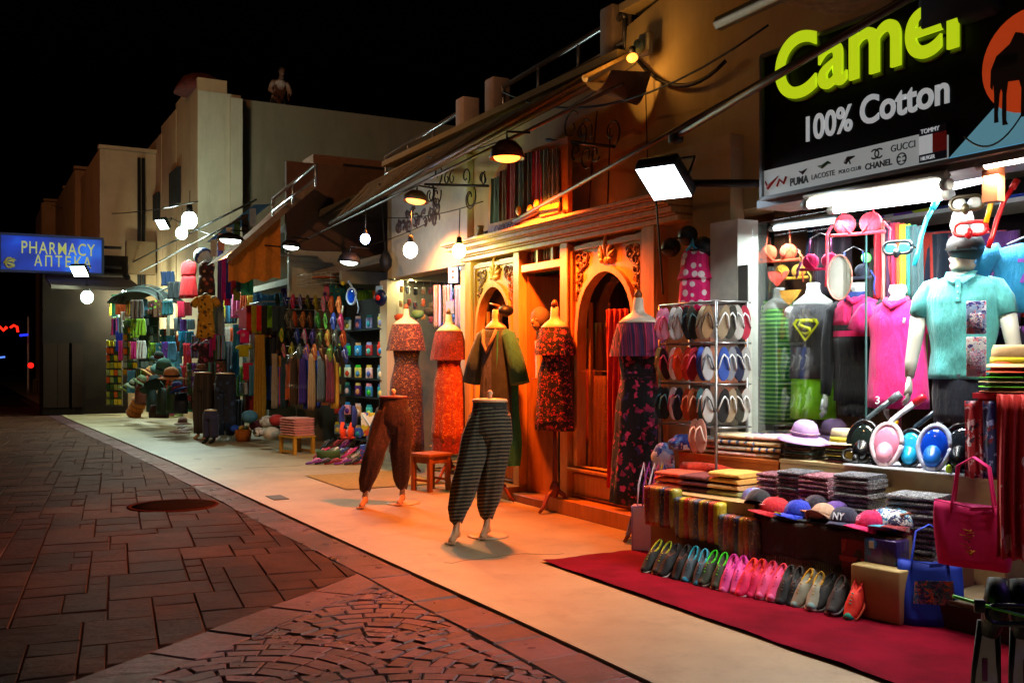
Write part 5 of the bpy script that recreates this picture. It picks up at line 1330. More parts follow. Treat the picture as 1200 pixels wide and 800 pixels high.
# oval mirror-like display paddle, glowing green ball for a reflection in the glass
a = onX(984, 325, 5.15); t = thing('oval_mirror', 'small oval mirror with a pale rim behind the pink yoked shirt', 'mirror', a, FS+.4)
put('glass', MB().ball((0,0,0), .09, 20, 10, (.9,.06,1.6)), mat('#b8bdb4', .2, .3), t)
put('rim', MB().tube([(.085*cos(i*2*pi/24), -.006, .15*sin(i*2*pi/24)) for i in range(25)], .006, 5), mat('#d89080', .4), t)
a = onX(1015, 302, 5.5); single('green_glint', MB().ball((0,0,0), .034), emis('#60ff60', 5), 'small glowing green lamp among the bikinis', 'lamp', a)
# upper shelf with folded goods behind the masks
sh = thing('wall_shelf', 'long shelf high on the rear wall of the clothing shop', 'shelf', (6.4, 4.0, zX(1130, 250, 6.4)))
put('board', MB().box((0, 0, 0), (.5, 4.2, .03)), mat('#d8dde0', .5), sh)
put('back_panel', MB().box((.9, 0, -.3), (.05, 4.2, 2.6)), mat('#231c22', .8), sh)
random.seed(3)
names = [('turquoise', '#18a0c8'), ('white', '#d8dce0'), ('violet', '#6a3ab0'), ('lemon', '#c8d820'), ('navy', '#1a2a70'), ('sky blue', '#3a90e0'), ('purple', '#8a3ac0'), ('magenta', '#c82a80'), ('cobalt', '#1840c0')]
def folded(w_, d_, h_, seed=0):
    random.seed(seed); mb = MB(); rs = []; n = 5
    prof = []
    for i in range(14):
        t_ = i/13; prof.append(t_)
    def sec(x, k):
        ring = []
        for i in range(16):
            a = 2*pi*i/16; cx, cz = cos(a), sin(a)
            ex = (abs(cx)**.45)*(1 if cx > 0 else -1); ez = (abs(cz)**.5)*(1 if cz > 0 else -1)
            j = noise.noise(Vector((x*9, cx*2, seed*3.1)))*.006
            ring.append(Vector((x, ex*d_/2+j, h_/2+ez*h_/2*(.97 if k else .8)+j*.5)))
        return ring
    for k, x in enumerate((-.5, -.48, -.3, 0, .3, .48, .5)):
        rs.append(sec(x*w_, 0 if k in (0, 6) else 1))
    mb.loft(rs, True); return mb
FM = [folded(.30, .24, .03, i).mesh('folded_cloth') for i in range(3)]
FT = [folded(.30, .24, .018, i+5).mesh('folded_cloth') for i in range(3)]
for k in range(9):
    px = 1020+k*22; a = onX(px, 244, 6.3)
    single('folded_cloth', FM[k % 3], cloth(names[k][1]), names[k][0]+' cloth folded on the high rear shelf', 'folded cloth', (6.3, a.y, sh.location.z+.016), FS+random.uniform(-.1, .1))
random.seed(8)
# hanging goods behind on the rear rail
for k, (px, c_) in enumerate(((1180, '#2a8ab8'), (1165, '#401050'), (1150, '#8a1a3a'), (1096, '#c83a2a'), (1085, '#20344a'), (1120, '#102030'), (1140, '#6a1438'))):
    a = onX(px, 272, 6.0 if k else 5.3)
    X = 6.0 if k else 5.3
    drape('hanging_garment', a, FS+.3, .32, a.z-zX(px, 380, X), cloth(c_), ['turquoise', 'dark purple', 'wine red', 'brick red', 'slate', 'black blue', 'plum'][k]+' garment hanging at the rear of the clothing shop', 'garment', 3, .03, group='garments on the rear rail') if k else None
# blue tee shirt at right edge
a = onX(1207, 285, 5.3); h = a.z-zX(1207, 366, 5.3)
t = thing('hanging_shirt', 'bright blue T-shirt with a pink print hanging at the right edge', 'T-shirt', (a.x, a.y, a.z-h), FS+.4)
put('shirt_body', garment([(0, .2, .05), (h*.5, .19, .055), (h*.85, .2, .06), (h*.95, .15, .045), (h, .07, .03)], 28, 5, .05), cloth('#2090c8'), t)
for s in (-1, 1): put('sleeve', sleeve(MB(), s, h*.9, .2, .14, .065, .06, .07), cloth('#2090c8'), t)
put('print', placed(text_mesh('7', .2, .006), face_viewer((-.06, -.062, h*.42))), cloth('#8a4ac0'), t)
put('hanger', MB().tube([(-.12,0,h), (0,0,h+.05), (.12,0,h)], .006, 4), M_wire, t); put('hook', MB().tube([(0,0,h+.05), (0,0,h+.12)], .004, 4), M_wire, t)
a = onX(1188, 382, 5.3)
drape('hanging_garment', a, FS+.3, .5, .35, pattern('floral', ['#1a1230', '#6a2a90', '#b090d0', '#2a1a50'], 18), 'dark violet printed garment below the blue T-shirt', 'garment', 3, .03)

# window panes with thin edges
for y0, y1, lb in ((5.68, 4.6, 'left clear glass pane of the clothing shop window'),):
    t = thing('window_pane', lb, 'window', (5.16 if y0 > 5 else 4.99, (y0+y1)/2, 0)); 
    put('pane', MB().box((0,0,1.62), (.008, abs(y1-y0)-.01, 1.7)), glass((.97,.99,.98), .1, .02), t)
    put('edge', MB().box((0,-(y0-y1)/2+.002,1.62), (.012,.008,1.7)), mat('#3a5a58', .2), t)
    put('bottom_rail', MB().box((0,0,.765), (.03, abs(y1-y0)-.01, .02)), M_wire, t)

# ================= display steps =================
# line of the front: from A (far left) to B (near right)
A_, B_ = Vector((4.14, 5.62)), Vector((4.46, 3.62)); DV = (B_-A_).normalized(); NV = Vector((-DV.y, DV.x)); 
if NV.x < 0: NV = -NV
RZ = math.atan2(DV.y, DV.x)      # local +x runs along the front to the right, local +y goes into the shop
def dp0(u, w, z=0): q = A_+DV*u+NV*w; return Vector((q.x, q.y, z))
def U(px, w):
    "position along the step front (at depth w) that lies on this sight line"
    lo, hi = -1.5, 5
    for _ in range(40):
        m_ = (lo+hi)/2; q = dp0(m_, w); zc = q.x*SN+q.y*CN; p_ = 600+F*(q.x*CN-q.y*SN)/zc
        if p_ < px: lo = m_
        else: hi = m_
    return lo
LAY = {0: [(-.2, 755), (.03, 774), (1.794, 976), (2.02, 1006), (3, 1120)],
       1: [(-.3, 740), (-.08, 752), (-.02, 763), (1.0, 886), (1.16, 908), (1.32, 936), (1.49, 965), (1.66, 989), (1.86, 1022), (2.07, 1052), (3, 1180)],
       2: [(-.1, 775), (.12, 797), (.40, 826), (.70, 862), (1.06, 912), (1.30, 938), (1.55, 967), (1.84, 1008), (2.08, 1033), (2.36, 1078), (3, 1160)],
       3: [(-.3, 755), (-.12, 778), (.02, 800), (.22, 845), (.55, 873), (.86, 905), (1.22, 943), (1.47, 988), (1.62, 1006), (1.83, 1040), (2.0, 1068), (2.15, 1096), (2.27, 1112), (2.36, 1127), (2.56, 1152), (2.70, 1168), (3.2, 1230)]}
def dp(u, w, z=0):
    L_ = LAY[0 if w < .06 else 1 if w <= .345 else 2 if w < .6 else 3]
    for (a, pa), (b, pb) in zip(L_, L_[1:]):
        if u <= b or b == L_[-1][0]: return dp0(U(pa+(pb-pa)*(u-a)/(b-a), w), w, z)
LF = (B_-A_).length
M_crate = wood('#8a7448', '#b09a68', .6); M_box = mat('#a8905c', .8, var=.2, scale=4)
def dbox(name, u0, u1, w0, w1, z0, z1, m, label, cat, r=.008):
    c = dp0((u0+u1)/2, (w0+w1)/2, z0)
    t = thing(name, label, cat, c, RZ)
    put('top', MB().box((0,0,z1-z0-.012), (u1-u0, w1-w0, .024)), m, t)
    put('front_board', MB().box((0,-(w1-w0)/2+.012,(z1-z0)/2-.012), (u1-u0-.01, .02, z1-z0-.026)), m, t)
    for s in (-1, 1): put('side_board', MB().box((s*((u1-u0)/2-.012), .012,(z1-z0)/2-.012), (.02, w1-w0-.03, z1-z0-.026)), m, t)
    return t
Z1, Z2 = .45, .78
dbox('display_step', U(762, .14), U(884, .14), .14, .60, 0, Z1+.08, M_box, 'left low display step under the orange and yellow cloths', 'display step')
dbox('display_step', U(884, .14)+.01, U(1050, .14), .14, .60, 0, Z1, M_box, 'front display step carrying the row of caps', 'display step')
dbox('display_step', U(1050, .14)+.01, U(1110, .3), .28, .60, 0, .30, M_box, 'low beige step behind the blue bag', 'display step')
dbox('display_table', U(795, .62), U(912, .62), .62, 1.1, 0, Z2-.02, mat('#b0561c', .6, var=.2), 'orange brown table under the pale folded towels', 'display table')
dbox('display_table', U(912, .62)+.01, U(1178, .62), .62, 1.12, 0, Z2, mat('#b8a070', .7, var=.15), 'beige table carrying the diving masks and sun hats', 'display table')
single('table_cloth', MB().box((0,-.03,.004), (.85,.46,.008)), mat('#dfe4ea', .6), 'white cloth laid under the diving masks', 'cloth', dp(2.1, .85, Z2+.001), RZ)
# ---- cloth stacks ----
_fl = lambda cs, sc_, sd: pattern('patch', cs, sc_, .9, sc=(1, .35, 2.2), seed=sd)
PK = {'bw': _fl(['#1a1b20', '#c8ccd0', '#3c3d44', '#8a8c92', '#1a1b20'], 55, 1), 'bk': _fl(['#141418', '#3a3b40', '#a0a4aa', '#1e1e24', '#55575e'], 60, 2), 'rd': _fl(['#5a0c20', '#e8ccd4', '#9a1a38', '#c88090', '#4a1020'], 55, 3), 'br': _fl(['#2a1410', '#e0a890', '#8a3a2a', '#3a1a16', '#c89078'], 55, 4), 'mr': _fl(['#2a0a14', '#a86474', '#6a1428', '#3a1420', '#d0a0ac'], 60, 5)}
def stack(u, w, z, n, mats, labels, meshes=FM, dz=.028, sc=1.0, rz=0, scx=1., group=None, where=''):
    for i in range(n):
        m, lb = mats[i % len(mats)], labels[i % len(labels)]
        pos = 'lowest' if i == 0 else 'topmost' if i == n-1 else ['second', 'third', 'fourth', 'fifth', 'sixth', 'seventh', 'eighth', 'ninth', 'tenth'][i-1]+' from the bottom'
        o = single('folded_scarf', meshes[i % 3], m, f'{lb}, {pos}, in the stack {where}'.replace(' from the bottom', ' up'), 'folded scarf', dp(u+random.uniform(-.008, .008), w+random.uniform(-.008, .008), z+i*dz*sc), RZ+rz+random.uniform(-.03, .03), group)
        o.scale = (sc*scx*.88, sc, sc)
stack(1.06, .50, Z1, 9, [PK['mr'], PK['rd']], ['dark red checked scarf', 'maroon checked scarf'], FM, .028, 1, 0, .62, where='left of the red striped ones')
stack(1.30, .46, Z1, 11, [PK['bk'], PK['bw']], ['black checked scarf', 'grey checked scarf'], FM, .026, 1, .05, .75, where='behind the red cap')
stack(1.55, .45, Z1, 10, [PK['rd'], PK['mr']], ['red and white checked scarf', 'rose checked scarf'], FM, .028, 1, -.05, .85, where='behind the beige cap')
stack(1.84, .44, Z1, 11, [PK['bw'], PK['bk'], PK['bw']], ['black and white checked scarf', 'grey black checked scarf', 'white flecked scarf'], FM, .028, 1, .08, .85, where='behind the pink cap')
stack(2.08, .34, Z1, 5, [PK['br']], ['brown and pink checked scarf'], FM, .026, 1, 0, .75, where='beside the pink cap')
stack(2.36, .44, .31, 11, [PK['bw'], PK['bk']], ['white and black checked scarf', 'black ribbed scarf'], FM, .029, 1.15, .1, .95, where='above the blue bag')
# pale towels on the orange table
tw = [pattern('patch', ['#e8d0a0', '#f0d8b0', '#e8b8a8', '#3a4a80', '#e8d0a0'], 5, seed=3), cloth('#e8b8b0'), cloth('#e0e0d8'), pattern('stripesx', ['#e8c890', '#d87a6a', '#e8d8b0', '#3a4a7a'], 5)]
for k, (u, w, n, sx) in enumerate(((.22, .82, 3, .9), (.55, .80, 4, 1.0), (.86, .84, 4, .8))):
    stack(u, w, Z2-.02, n, [tw[(k+i) % 4] for i in range(4)], ['pale printed towel', 'rose towel', 'whitish towel', 'cream striped towel'], FM, .033, 1.25, .1*k, sx, where=['nearest the slipper rack', 'mid orange table', 'beside the lilac hat'][k])
# orange roll, yellow bundles on left step
t = single('orange_blanket', garment([(0,.045,.045), (.25,.05,.048), (.5,.047,.05), (.62,.04,.045)], 16).xf(Matrix.Rotation(pi/2, 4, 'Y')), cloth('#f0401a'), 'rolled bright orange blanket lying across the left step', 'blanket', dp(.02, .60, .60+.05), RZ+.12)
for k, (u, w, z, n, mm, ll, wh) in enumerate((
    (.12, .42, .53, 3, [cloth('#d8502a'), cloth('#e86a3a')], ['orange red shawl', 'light orange shawl'], 'under the orange roll'),
    (.40, .40, .53, 3, [cloth('#5a1a24'), cloth('#7a2430')], ['dark red wrapped shawl', 'wine wrapped shawl'], 'right of the orange shawls'),
    (.70, .42, .53, 4, [cloth('#a8a060'), cloth('#d8a060'), cloth('#e8a848'), cloth('#f0b850')], ['pale green shawl', 'tan shawl', 'amber shawl', 'bright yellow shawl'], 'beside the black cap'))):
    stack(u, w, z, n, mm, ll, FM, .035, 1.2, .05, .8, where=wh)
# wrapped upright scarf rolls along the front
random.seed(21)
rc = [('red', '#a81c14'), ('orange', '#d06a18'), ('amber', '#c88a30'), ('dark blue', '#25305a'), ('wine', '#8a1420'), ('olive', '#a8a030'), ('yellow', '#d8c020'), ('grey', '#6a6c78'), ('tan', '#c09058'), ('scarlet', '#d03018'), ('gold', '#c8a020'), ('slate', '#5a6a88'), ('brown', '#5a3a28'), ('pink', '#b8586a'), ('rust', '#a04a18'), ('mustard', '#b88a18')]
RM = [garment([(0,.036,.05), (.05,.04,.055), (.22,.04,.052), (.26,.037,.05), (.27,.02,.03)], 14, 4, .06, seed=i, sub=2).mesh('scarf_roll') for i in range(3)]
wrap = glass((.97,.96,.95), .5, .12)
for k in range(22):
    nm, c_ = rc[[0,1,2,3,4,5,7,6,9,8,11,10,12,9,6,7,13,14,3,15,2,12][k] % 16]
    u = -.02+k*.048; z = .30 if k < 6 else .25 if k < 15 else .18
    o = thing('scarf_roll', f'{nm} scarf roll in clear wrap, {["first","second","third","fourth","fifth","sixth","seventh","eighth","ninth","tenth","eleventh","twelfth","thirteenth","fourteenth","fifteenth","sixteenth","seventeenth","eighteenth","nineteenth","twentieth","twenty-first","twenty-second"][k]} from the left', 'scarf roll', dp(u, .10, z), RZ+random.uniform(-.2, .2), 'wrapped scarf rolls along the step front')
    put('roll', RM[k % 3], pattern('floral', [c_, tuple(min(1, x*1.5+.06) for x in hexc(c_)[:3]), c_, tuple(x*.6 for x in hexc(c_)[:3]), '#c8a850'], 40, .5, seed=k), o)
    w_ = put('clear_wrap', RM[k % 3], wrap, o); w_.scale = (1.06, 1.06, 1.02)
# striped cloth hanging below the caps
def fringe_cloth(u0, u1, z0, z1):
    def fn(a, b): 
        q = dp(u0+(u1-u0)*a, .115+.012*sin(a*30)*(1-b)-.01*(1-b), z0+(z1-z0)*b+.006*sin(a*17)); return q
    return MB().grid(fn, 60, 8)
m_fr = pattern('plaid', ['#140e0e', '#86685a', '#3a2622'], 30)
c0 = dp(1.4, .1, .3)
o = single('striped_throw', fringe_cloth(.98, 1.98, .245, Z1+.012).xf(Matrix.Translation(-c0)), m_fr, 'dark brown striped throw hanging below the row of caps', 'throw', c0); m_ = o.modifiers.new('thickness', 'SOLIDIFY'); m_.thickness = .006
fr = MB()
for i in range(70):
    q = dp(.985+i*.0143, .105, .25); fr.tube([q-c0, q-c0+Vector((random.uniform(-.004, .004), 0, -.045))], .0025, 3)
o2 = stuff(put('fringe', fr, cloth('#3a2c24'), o))
single('black_runner', MB().rbox((0,0,0), (.8,.2,.016), .006), cloth('#141416'), 'black cloth under the caps along the edge of the step', 'cloth', dp(1.5, .22, Z1+.022), RZ)
for k in range(1): pass

# ---- caps ----
def cap_mesh_parts():
    cr = MB(); rs = []
    for i in range(9):
        t_ = i/8; a = t_*pi/2; r = cos(a)**.75 if i < 8 else .02
        rs.append([Vector((cos(q)*.083*r, sin(q)*.098*r+(.004 if sin(q) > 0 else 0), sin(a)**.9*.10)) for q in [2*pi*k/20 for k in range(20)]])
    cr.loft(rs, True)
    def bf(u, v):
        a = pi*(1.08+.84*u); r0x, r0y = .083, .098; k = v
        x = cos(a)*(r0x+.004*k); y = sin(a)*r0y-.078*k*max(0, sin(pi*u))**.55
        return Vector((x, y, .008-.012*k-.022*(abs(u-.5)*2)**2*k))
    br = MB().grid(bf, 14, 5)
    seam = MB()
    for k in range(3):
        q = k*pi/3+.52
        seam.tube([(cos(q)*.084*cos(a)**.75, sin(q)*.099*cos(a)**.75, sin(a)**.9*.1008) for a in [pi*i/10/1.0 for i in range(0, 6)]], .0016, 4)
    seam.ball((0,0,.102), .007, 6, 4)
    return cr.mesh('crown'), br.mesh('brim'), seam.mesh('seams')
CR, BR, SE = cap_mesh_parts()
def cap(loc, rz, c1, c2, label, mark=None, mk='#e8e8e8', tilt=(-.15, 0), m1=None):
    t = thing('baseball_cap', label, 'cap', loc, rz); t.rotation_euler = (tilt[0], tilt[1], rz)
    put('crown', CR, m1 or cloth(c1), t); b = put('brim', BR, cloth(c2), t); md = b.modifiers.new('t', 'SOLIDIFY'); md.thickness = .005
    put('seams', SE, cloth(c1), t)
    if mark == 'NY' or mark == 'A':
        me = text_mesh(mark, .06, .006, .8, .001, 'CENTER'); me.transform(face_viewer((0, -.098, .022)) @ Matrix.Rotation(-.28, 4, 'X')); put('mark', me, mat(mk, .7), t)
    elif mark == 'flower':
        mb = MB()
        for k in range(6): mb.ball((.014*cos(k*pi/3), -.097+.004*sin(k*pi/3), .045+.014*sin(k*pi/3)), .009, 6, 4, (1,.4,1))
        put('mark', mb, mat(mk, .7), t)
    elif mark == 'swoosh': put('mark', MB().tube([(-.03,-.094,.05), (-.01,-.1,.035), (.04,-.09,.05)], [.002,.007,.002], 5), mat(mk, .7), t)
    elif mark == 'bar': put('mark', MB().tube([(-.035,-.15,.004), (.035,-.15,.004)], .007, 5, .4), mat(mk, .7), t)
    return t
zc_ = Z1+.035
cap(dp(1.02, .24, zc_+.03), RZ+.45, '#16161a', '#0e0e10', 'black baseball cap at the left end of the cap row', None, tilt=(-.35, .1))
cap(dp(1.16, .20, zc_), RZ+-.55, '#c80c1c', '#d01424', 'bright red baseball cap, second in the cap row', 'swoosh', '#e8a0a0')
cap(dp(1.32, .21, zc_), RZ-.35, '#0c2cb0', '#1034c0', 'royal blue baseball cap next to the red one', 'bar', '#d8d820')
cap(dp(1.49, .20, zc_), RZ+.15, '#b8937a', '#a88068', 'beige and orange baseball cap between the blue and navy ones', None, tilt=(-.5, 0))
cap(dp(1.60, .30, zc_+.01), RZ+.3, '#5a3a90', '#4a2a80', 'purple baseball cap tucked behind the beige one', None)
cap(dp(1.66, .18, zc_), RZ+.2, '#141c3a', '#1a2446', 'navy baseball cap with white letters', 'NY', '#d8dce8')
cap(dp(1.86, .18, zc_), RZ-.45, '#d80c60', '#e0186c', 'hot pink baseball cap with a pale flower', 'flower', '#f0a0c8')
cap(dp(1.97, .25, zc_+.01), RZ+.2, '#3a9ac0', '#40a0c8', 'blue and white patterned cap right of the pink one', None, m1=pattern('patch', ['#e0e8f0', '#3aa0d0', '#2060a0', '#e0e8f0'], 26))
cap(dp(2.07, .27, zc_+.01), RZ+.1, '#3a9ac0', '#801020', 'blue white cap with a dark red brim at the right end', None, m1=pattern('patch', ['#d0e0f0', '#40a8d8', '#2a3060', '#e8e8e8'], 30, seed=4))
cap(dp(.98, .34, zc_+.02), RZ+.9, '#7a6ab0', '#7060a8', 'lilac blue cap half hidden behind the black cap', None, m1=pattern('patch', ['#7a8ac8', '#8a5ab0', '#a8b8e0'], 22))
cap(dp(1.45, .32, zc_+.03), RZ-.2, '#20182a', '#e0801c', 'dark cap with an orange brim behind the beige cap', None)

# ---- hats ----
def hat(loc, rz, crown_r, crown_h, brim_r, c, band, label, dome=False, sag=.02, m=None, tilt=0):
    t = thing('sun_hat', label, 'hat', loc, rz); t.rotation_euler = (tilt, 0, rz)
    pr = [(brim_r, -sag), (brim_r*.98, -sag-.003), (crown_r*1.05, -.003), (crown_r, .004)]
    mat_ = m or mat(c, .85, var=.12, bump=.4, bscale=150)
    put('brim', MB().lathe([(crown_r*.9, -.002), (brim_r*.8, -sag*.6-.002), (brim_r, -sag-.002), (brim_r, -sag+.002), (brim_r*.8, -sag*.55+.003), (crown_r*.9, .004)], n=28, wob=.015, sy=1.1), mat_, t)
    if dome: p = [(crown_r, 0), (crown_r*.98, crown_h*.4), (crown_r*.82, crown_h*.75), (crown_r*.5, crown_h*.95), (.01, crown_h)]
    else: p = [(crown_r, 0), (crown_r*.92, crown_h*.8), (crown_r*.82, crown_h), (crown_r*.4, crown_h*.93), (.01, crown_h*.88)]
    put('crown', MB().lathe(p, n=24, sy=1.12), mat_, t)
    if band: put('hat_band', MB().lathe([(crown_r*1.0+.003, .003), (crown_r*.97+.003, .032), (crown_r*.9, .034), (crown_r*.9, .003)], n=24, sy=1.12), cloth(band), t)
    return t
M_straw = mat('#c8b080', .85, var=.15, bump=.5, bscale=160)
# lilac hat over a pile of dark folded things
random.seed(2)
stack(1.22, .78, Z2, 7, [pattern('stripesz', ['#2a3a40', '#8a6a4a', '#3a2a20'], 40), cloth('#5a3a2a'), cloth('#2a4a50')], ['dark banded cloth', 'brown cloth', 'dark teal cloth'], FT, .018, .95, .1, .8, where='under the lilac hat')
t = hat(dp(1.22, .78, Z2+.155), 0, .085, .11, .17, '#c8a0d8', None, 'lilac floppy sun hat on a pile of dark cloths', True, .035, tilt=.12)
put('trim', MB().tube([(.088*cos(a), .095*sin(a), .022) for a in [2*pi*i/24 for i in range(25)]], .009, 5), pattern('patch', ['#5a3a90', '#c88a8a', '#8a70a8', '#e0c0a0'], 60), t)
for i in range(6):
    hat(dp(1.47, .76, Z2+.02+i*.018), i*.3, .075, .045, .105, ['#7a2a2a', '#2a2a2a', '#a89030', '#4a3a28', '#6a7030', '#b03a20'][i], None, ['dark pink straw hat lowest under the cream hat', 'black straw hat second in the pile under the cream hat', 'ochre straw hat third in the pile under the cream hat', 'brown straw hat fourth in the pile under the cream hat', 'olive straw hat fifth in the pile under the cream hat', 'rust red straw hat just under the cream hat'][i], sag=.008)
hat(dp(1.47, .76, Z2+.135), 0, .078, .085, .12, '#d8c8a0', '#e8d040', 'cream fedora with a yellow band on a pile of hats', sag=.012)
hat(dp(1.62, .98, Z2+.10), 0, .08, .08, .12, '#3a2a50', None, 'dark purple cap shaped hat behind the cream fedora', True)
for i, (c_, lb) in enumerate((('#b05a3a', 'terracotta straw hat lowest in the right pile'), ('#6ad030', 'lower lime green banded straw hat in the right pile'), ('#c8b080', 'natural straw hat between the two green banded ones'), ('#58d828', 'upper lime green banded straw hat in the right pile'), ('#d8502a', 'orange rimmed straw hat below the topmost of the right pile'))):
    q = onX(1184, 456, 4.95); hat((q.x, q.y, q.z+i*.026), i*.4, .095, .05, .145, c_, None, lb, sag=.012)
hat((q.x, q.y, q.z+.14), .2, .09, .10, .14, '#c8a878', '#e8d820', 'straw hat with a bright yellow band on top of the right pile', sag=.02)
single('hat_shelf', MB().box((0,0,0), (.3,.28,.03)).box((0,0,-.035), (.26,.24,.04)), mat('#b01c30', .5), 'red edged shelf under the pile of straw hats', 'shelf', (q.x+.02, q.y, q.z-.035), RZ)
# purple / red textile below that shelf
for px, c_, lb in ((1150, ['#a01828', '#c8a0b0', '#3a1a3a', '#d8d0d8'], 'red and white wrapped textile under the hat shelf'), (1172, ['#202a60', '#8a9ad0', '#7a1a30', '#101830'], 'navy and red wrapped textile at the right end of the masks')):
    a = onX(px, 470, 4.85); drape('hanging_textile', a, FS+.4, .17, .42, pattern('floral', c_, 22), lb, 'textile', 3, .02)
a = onX(1186, 462, 4.6)
drape('red_sarong', a, FS+.5, .14, a.z-zX(1186, 655, 4.6), pattern('floral', ['#b80c10', '#d8c0b0', '#c01418', '#b80c10', '#b80c10'], 9), 'long red sarong with a pale print hanging at the right edge', 'sarong', 3, .03)
a = onX(1198, 470, 4.7); drape('blue_sarong', a, FS+.5, .18, .3, pattern('floral', ['#1a2a60', '#3a60c0', '#c02030', '#101830'], 14), 'blue and red sarong at the extreme right edge', 'sarong', 2, .02)
a = onX(1199, 520, 4.75); drape('yellow_towel', a, FS+.5, .12, .4, cloth('#c89a18'), 'mustard towel hanging at the extreme right edge', 'towel', 2, .02)

# ---- full face snorkel masks on the white cloth ----
def full_mask(u, w, frame, shell, tube_c, tip, label, rz=.3, sc=1.0, lean=-.25, inner=None):
    t = thing('snorkel_mask', label, 'snorkel mask', dp(u, w, Z2+.13*sc), RZ+rz); t.rotation_euler = (lean, 0, RZ+rz); t.scale = (sc,)*3
    pts = []
    for i in range(29):
        a = 2*pi*i/28; r = .085*(1+.0*cos(a)); x = r*cos(a)*(1-.18*(sin(a) < 0)*abs(sin(a))); z = .118*sin(a)
        pts.append(Vector((x, -.012, z)))
    put('mask_frame', MB().tube([p*1.03 for p in pts], .015, 8), mat(frame, .25, spec=.7), t)
    pts = [Vector((p.x*.90, p.y, p.z*.90)) for p in pts]
    mb = MB(); rs = []
    for i in range(7):
        k = i/6; rs.append([Vector((p.x*cos(k*pi/2)**.6 if i < 6 else p.x*.02, -.012-.026*sin(k*pi/2), p.z*(cos(k*pi/2)**.6 if i < 6 else .02))) for p in pts[:-1]])
    put('visor', mb.loft(rs, True), mat(shell, .08, spec=.9, coat=.6), t)
    put('breather', MB().lathe([(.02,0),(.045,.004),(.05,.02),(.04,.035),(.0,.04)], n=16, M=Matrix.Rotation(pi/2, 4, 'X')).xf(Matrix.Translation((0,-.016,-.05)) @ Matrix.Scale(1.25, 4, (0,0,1))), mat(inner or shell, .25), t)
    put('chin_valve', MB().rbox((0,-.02,-.12), (.05,.04,.03), .01), mat(frame, .3), t)
    put('skirt', MB().tube([p*.96+Vector((0,.03,0)) for p in pts], .018, 6), mat(inner or shell, .5), t)
    put('snorkel', MB().tube([(0,-.0,.11), (.01,.01,.15), (.06,.02,.20), (.13,.02,.26)], [.02,.016,.016,.019], 10), mat(tube_c, .25), t)
    put('snorkel_tip', MB().tube([(.122,.02,.253), (.16,.02,.285), (.18,.02,.30)], [.021,.024,.02], 10), mat(tip, .3), t)
    for s in (-1, 1): put('strap', MB().tube([(s*.08,0,.05), (s*.1,.06,.03), (s*.04,.10,.0)], .010, 5, .4), mat('#15151a', .6), t)
full_mask(1.66, .74, '#101214', '#1c2420', '#3a4446', '#606a6c', 'black full face snorkel mask leftmost of the five', .2, 1.1, inner='#0c0c0e')
full_mask(1.83, .70, '#e8d4dc', '#f090b0', '#e8eaec', '#e02030', 'pink and white snorkel mask with a red tipped tube', .15, 1.08, inner='#f0a0b8')
full_mask(2.00, .76, '#1a2026', '#30b0d8', '#20303a', '#2a60d0', 'turquoise snorkel mask between the pink and the blue one', .15, .95, inner='#20a8d8')
full_mask(2.15, .70, '#c8d4f0', '#1048d0', '#e0e4ea', '#f0b818', 'blue and white snorkel mask with a yellow tipped tube', .15, 1.1, inner='#2078e8')
full_mask(2.36, .74, '#14161c', '#22262c', '#1030a0', '#1038b8', 'black snorkel mask with a blue tube rightmost of the five', .15, 1.15, inner='#101216')
single('lime_whistle', MB().ball((0,0,.02), .018, 8, 6, (1,1,1.6)), mat('#b8e010', .4), 'small lime green plug standing between the blue and black masks', 'plug', dp(2.27, .63, Z2+.012))
t = mask_snorkel(dp(1.60, .68, Z2+.06), RZ+.4, '#15130f', '#40300f', '#101010', '#d8a010', 'small black and yellow diving mask lying left of the snorkel masks', -.5)
# wrapped packages right of the masks
for k, (u, c_, lb) in enumerate(((2.56, ['#14182a', '#3a5ab0', '#c02a50', '#e0e4ea'], 'clear wrapped blue and pink beach set beside the black mask'), (2.70, ['#1a2a60', '#50a0e0', '#8a1a5a', '#c8ccd8'], 'clear wrapped blue and violet beach set at the table end'))):
    single('wrapped_set', garment([(0,.07,.03), (.12,.075,.04), (.26,.06,.03), (.3,.03,.012)], 18, 5, .08), pattern('patch', c_, 24, .15, seed=k), lb, 'beach set', dp(u, .82, Z2+.012), RZ)

# ---- bags ----
def tote(loc, rz, w_, h_, d_, m, label, strap_h=.28, flare=1.08, mark=None, lean=0, sw=.018):
    t = thing('tote_bag', label, 'bag', loc, rz); t.rotation_euler = (lean, 0, rz)
    rs = []; n = 36
    for j in range(9):
        v = j/8; w2 = w_/2*(1+(flare-1)*v)*(.94+.06*sin(v*3)); d2 = d_/2*(1-.45*v)
        ring = []
        for k in range(n):
            a = 2*pi*k/n; ex = abs(cos(a))**.35*(1 if cos(a) > 0 else -1); ey = abs(sin(a))**.5*(1 if sin(a) > 0 else -1)
            ring.append(Vector((ex*w2, ey*d2+.012*sin(ex*5+v*4), h_*v+.012*ex*ex*v-.012*(1-abs(ex))*v)))
        rs.append(ring)
    mb = MB(); mb.loft(rs, True); put('bag_body', mb, m, t)
    put('hem', MB().loft([[p*1.004+Vector((0,0,-.018)) for p in rs[-1]], [p*1.004+Vector((0,0,.002)) for p in rs[-1]]], False), m, t)
    for s in (-1, 1):
        y = s*d_*.28
        put('handle', MB().tube([(-w_*.28,y,h_*.86), (-w_*.27,y,h_), (-w_*.20,y*.6,h_+strap_h*.8), (0,y*.3,h_+strap_h), (w_*.20,y*.6,h_+strap_h*.8), (w_*.27,y,h_), (w_*.28,y,h_*.86)], sw, 6, .25), m, t)
    return t
mp = mat('#d00c70', .75, var=.06)
a = onX(1141, 664, 4.62); h = zX(1141, 598, 4.62)-a.z
